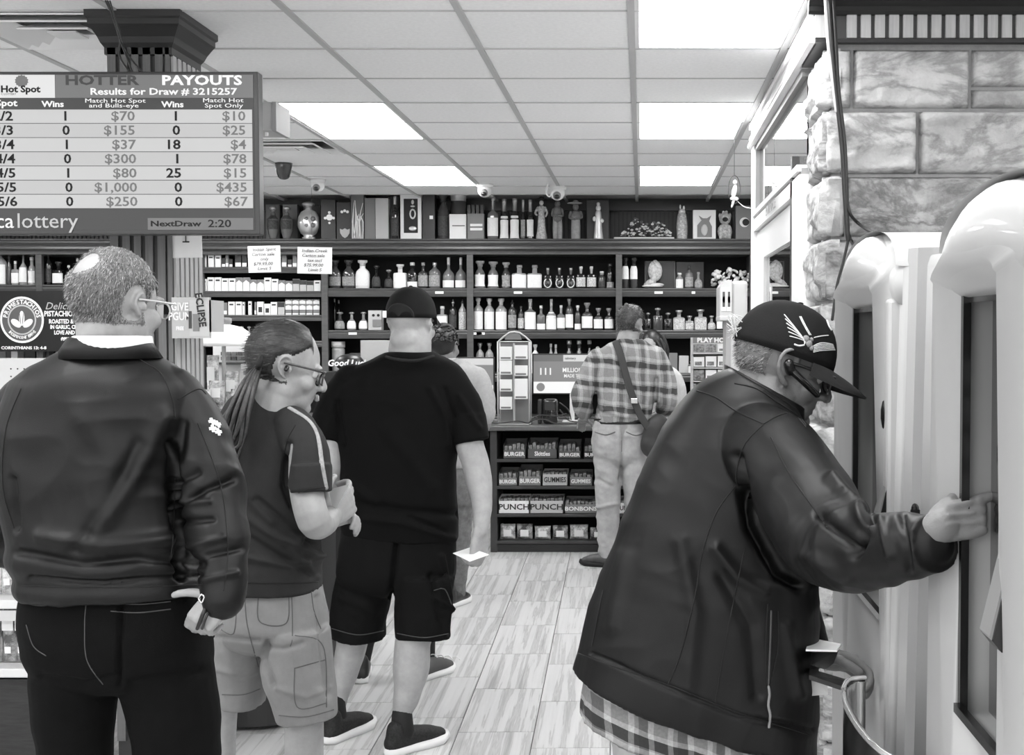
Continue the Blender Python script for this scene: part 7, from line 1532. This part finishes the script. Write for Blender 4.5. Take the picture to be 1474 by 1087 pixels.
# jacket
c7 = cloth('softshell_black', .0028, .46, .18, 900, spec=.26)
g = G(); g.loft([(562, 1052, 1146, .15, .62), (590, 1005, 1165, .20, .42), (625, 966, 1172, .25, .25), (670, 938, 1172, .29, .16), (740, 908, 1174, .32, .15), (830, 877, 1176, .34, .22), (920, 848, 1177, .35, .30), (985, 832, 1176, .36, .34), (1022, 823, 1174, .355, .34)], SK, 64)
T(g, [(1085, 640, 2.52, 60), (1122, 668, 2.44, 68), (1163, 728, 2.32, 70), (1192, 775, 2.22, 68), (1220, 794, 2.14, 60), (1262, 790, 2.05, 53), (1305, 787, 1.97, 48), (1332, 785, 1.93, 45)], 28)
g.tube([W(1325, 786, 1.94), W(1347, 783, 1.905)], [.048, .047], 26, cap=False)
T(g, [(1090, 660, 2.7, 50), (1120, 740, 2.8, 48), (1135, 860, 2.8, 40), (1160, 930, 2.66, 32)], 20)
me = blob(g, .0042, 5)
folds(me, .0065, (5, 5, 8), 51, creases=[([(1230, 800), (1245, 765), (1255, 745)], 7, -.014), ([(1195, 690), (1230, 730), (1250, 760)], 9, .012), ([(1180, 740), (1230, 790)], 9, -.010), ([(1160, 800), (1220, 830)], 12, .006), ([(1270, 750), (1285, 800)], 6, .006), ([(1300, 745), (1310, 820)], 5, -.005),
   ([(1062, 660), (1080, 760), (1120, 830), (1150, 845)], 8, -.018), ([(980, 780), (1000, 880), (990, 990)], 14, .006), ([(1030, 790), (1060, 830), (1100, 850)], 10, .008), ([(1040, 830), (1080, 900), (1090, 1000)], 12, -.006), ([(850, 940), (950, 985), (1060, 1030), (1170, 1050)], 4, -.005), ([(1130, 900), (1150, 1000)], 10, .006), ([(900, 800), (880, 900)], 14, .005)])
S = Surf(me); jk = place(me, 'jacket', c7, Hh)
g = G()
for pts in ([(1003, 563), (1030, 572), (1060, 592), (1098, 610)], [(1098, 612), (1072, 640), (1060, 680), (1062, 700)], [(1058, 700), (1030, 740), (1010, 800), (1000, 860), (980, 940), (962, 985)], [(1100, 610), (1122, 598), (1142, 596), (1160, 615)], [(1110, 630), (1135, 680), (1170, 730), (1190, 760)], [(1072, 790), (1055, 870), (1040, 950), (1030, 1010)], [(832, 940), (870, 955), (960, 985), (1060, 1025), (1165, 1058)], [(1120, 880), (1120, 930), (1108, 990)], [(1105, 870), (1102, 940), (1104, 985)], [(868, 850), (852, 930)], [(1058, 552), (1090, 560), (1120, 580), (1150, 600), (1160, 612)]): S.line(g, pts, .0015)
g.out('seams', m_seam, jk, True)['kind'] = 'stuff'
g = G(); S.line(g, [(1110, 880), (1108, 940), (1106, 985)], .0022); g.out('pocket_zip', M_zip, jk, True)
g = G(); S.line(g, [(1106, 988), (1107, 1000), (1105, 1015), (1108, 1030), (1106, 1046)], .0028, lift=1); g.out('zip_pull', mat('zip_metal', .2, .4, .5), jk, True)
g = G(); S.patch(g, [(1312, 744), (1342, 741), (1345, 749), (1316, 752)], .004); g.out('cuff_tab', c7, jk)
g = band_loop(1100, 566, 2.64, .085, .078, -.03, .014, .006, tilt=0, rotz=0); g.V = [v+Vector((0, 0, -(v.x-W(1100, 566, 2.64).x)*.55)) for v in g.V]; g.out('collar', c7, jk, True)
# shirt tail, trousers
pm = plaid_mat('plaid_shorts', .15, .015, .34, .075, .3, skew=.3)
g = G(); g.loft([(985, 850, 1165, .30, .34), (1020, 843, 1160, .31, .34), (1055, 838, 1152, .31, .34), (1078, 836, 1148, .31, .34)], SK, 56); me = blob(g, .006, 2); folds(me, .007, (14, 14, 3), 61); place(me, 'shirt_tail', pm, Hh)
g = G(); g.loft([(990, 880, 1140, .27, .3), (1060, 880, 1130, .28), (1100, 885, 1120, .26)], SK, 44); T(g, [(950, 1090, 2.64, 62), (950, 1250, 2.62, 46), (952, 1400, 2.62, 38), (952, 1555, 2.62, 36)], 20); T(g, [(1060, 1090, 2.56, 62), (1052, 1250, 2.58, 46), (1048, 1400, 2.58, 38), (1046, 1555, 2.58, 36)], 20)
me = blob(g, .007, 3); folds(me, .007, (8, 8, 10), 67); place(me, 'trousers', cloth('pale_khaki', .38, .85, .3, var=.1), Hh)
shoe(Hh, XX(955, 2.62), 2.64, 75, S_leather, S_black, .3); shoe(Hh, XX(1050, 2.56), 2.56, 80, S_leather, S_black, .3)
t = thing('slip_bundle', 'folded white papers and black wallet held at the stooping man waist', 'papers', W(1190, 960, 2.55))
def slab(pts, th, m, nm, nrm=Vector((0, -.25, 1))):
    g = G(); n = nrm.normalized()*th; k = len(pts); P_ = [W(*p) for p in pts]; g.add(P_+[p-n for p in P_], [tuple(range(k)), tuple(range(k, 2*k))[::-1]]+[(i, k+i, k+(i+1) % k, (i+1) % k) for i in range(k)]); g.out(nm, m, t)
slab([(1165, 918, 2.6), (1211, 927, 2.5), (1205, 936, 2.42), (1160, 935, 2.45)], .004, M_pap, 'papers'); slab([(1168, 940, 2.5), (1208, 934, 2.46), (1200, 955, 2.44), (1188, 964, 2.44), (1168, 958, 2.46)], .012, S_leather, 'wallet', Vector((0, -1, .2)))
slab([(1165, 962, 2.5), (1228, 981, 2.42), (1221, 985, 2.4), (1210, 987, 2.4), (1165, 972, 2.42)], .01, S_leather, 'wallet_flap'); slab([(1168, 968, 2.5), (1190, 976, 2.46), (1192, 1000, 2.46), (1168, 1002, 2.5)], .003, M_bx['l'], 'lower_sheet', Vector((0, -1, 0)))
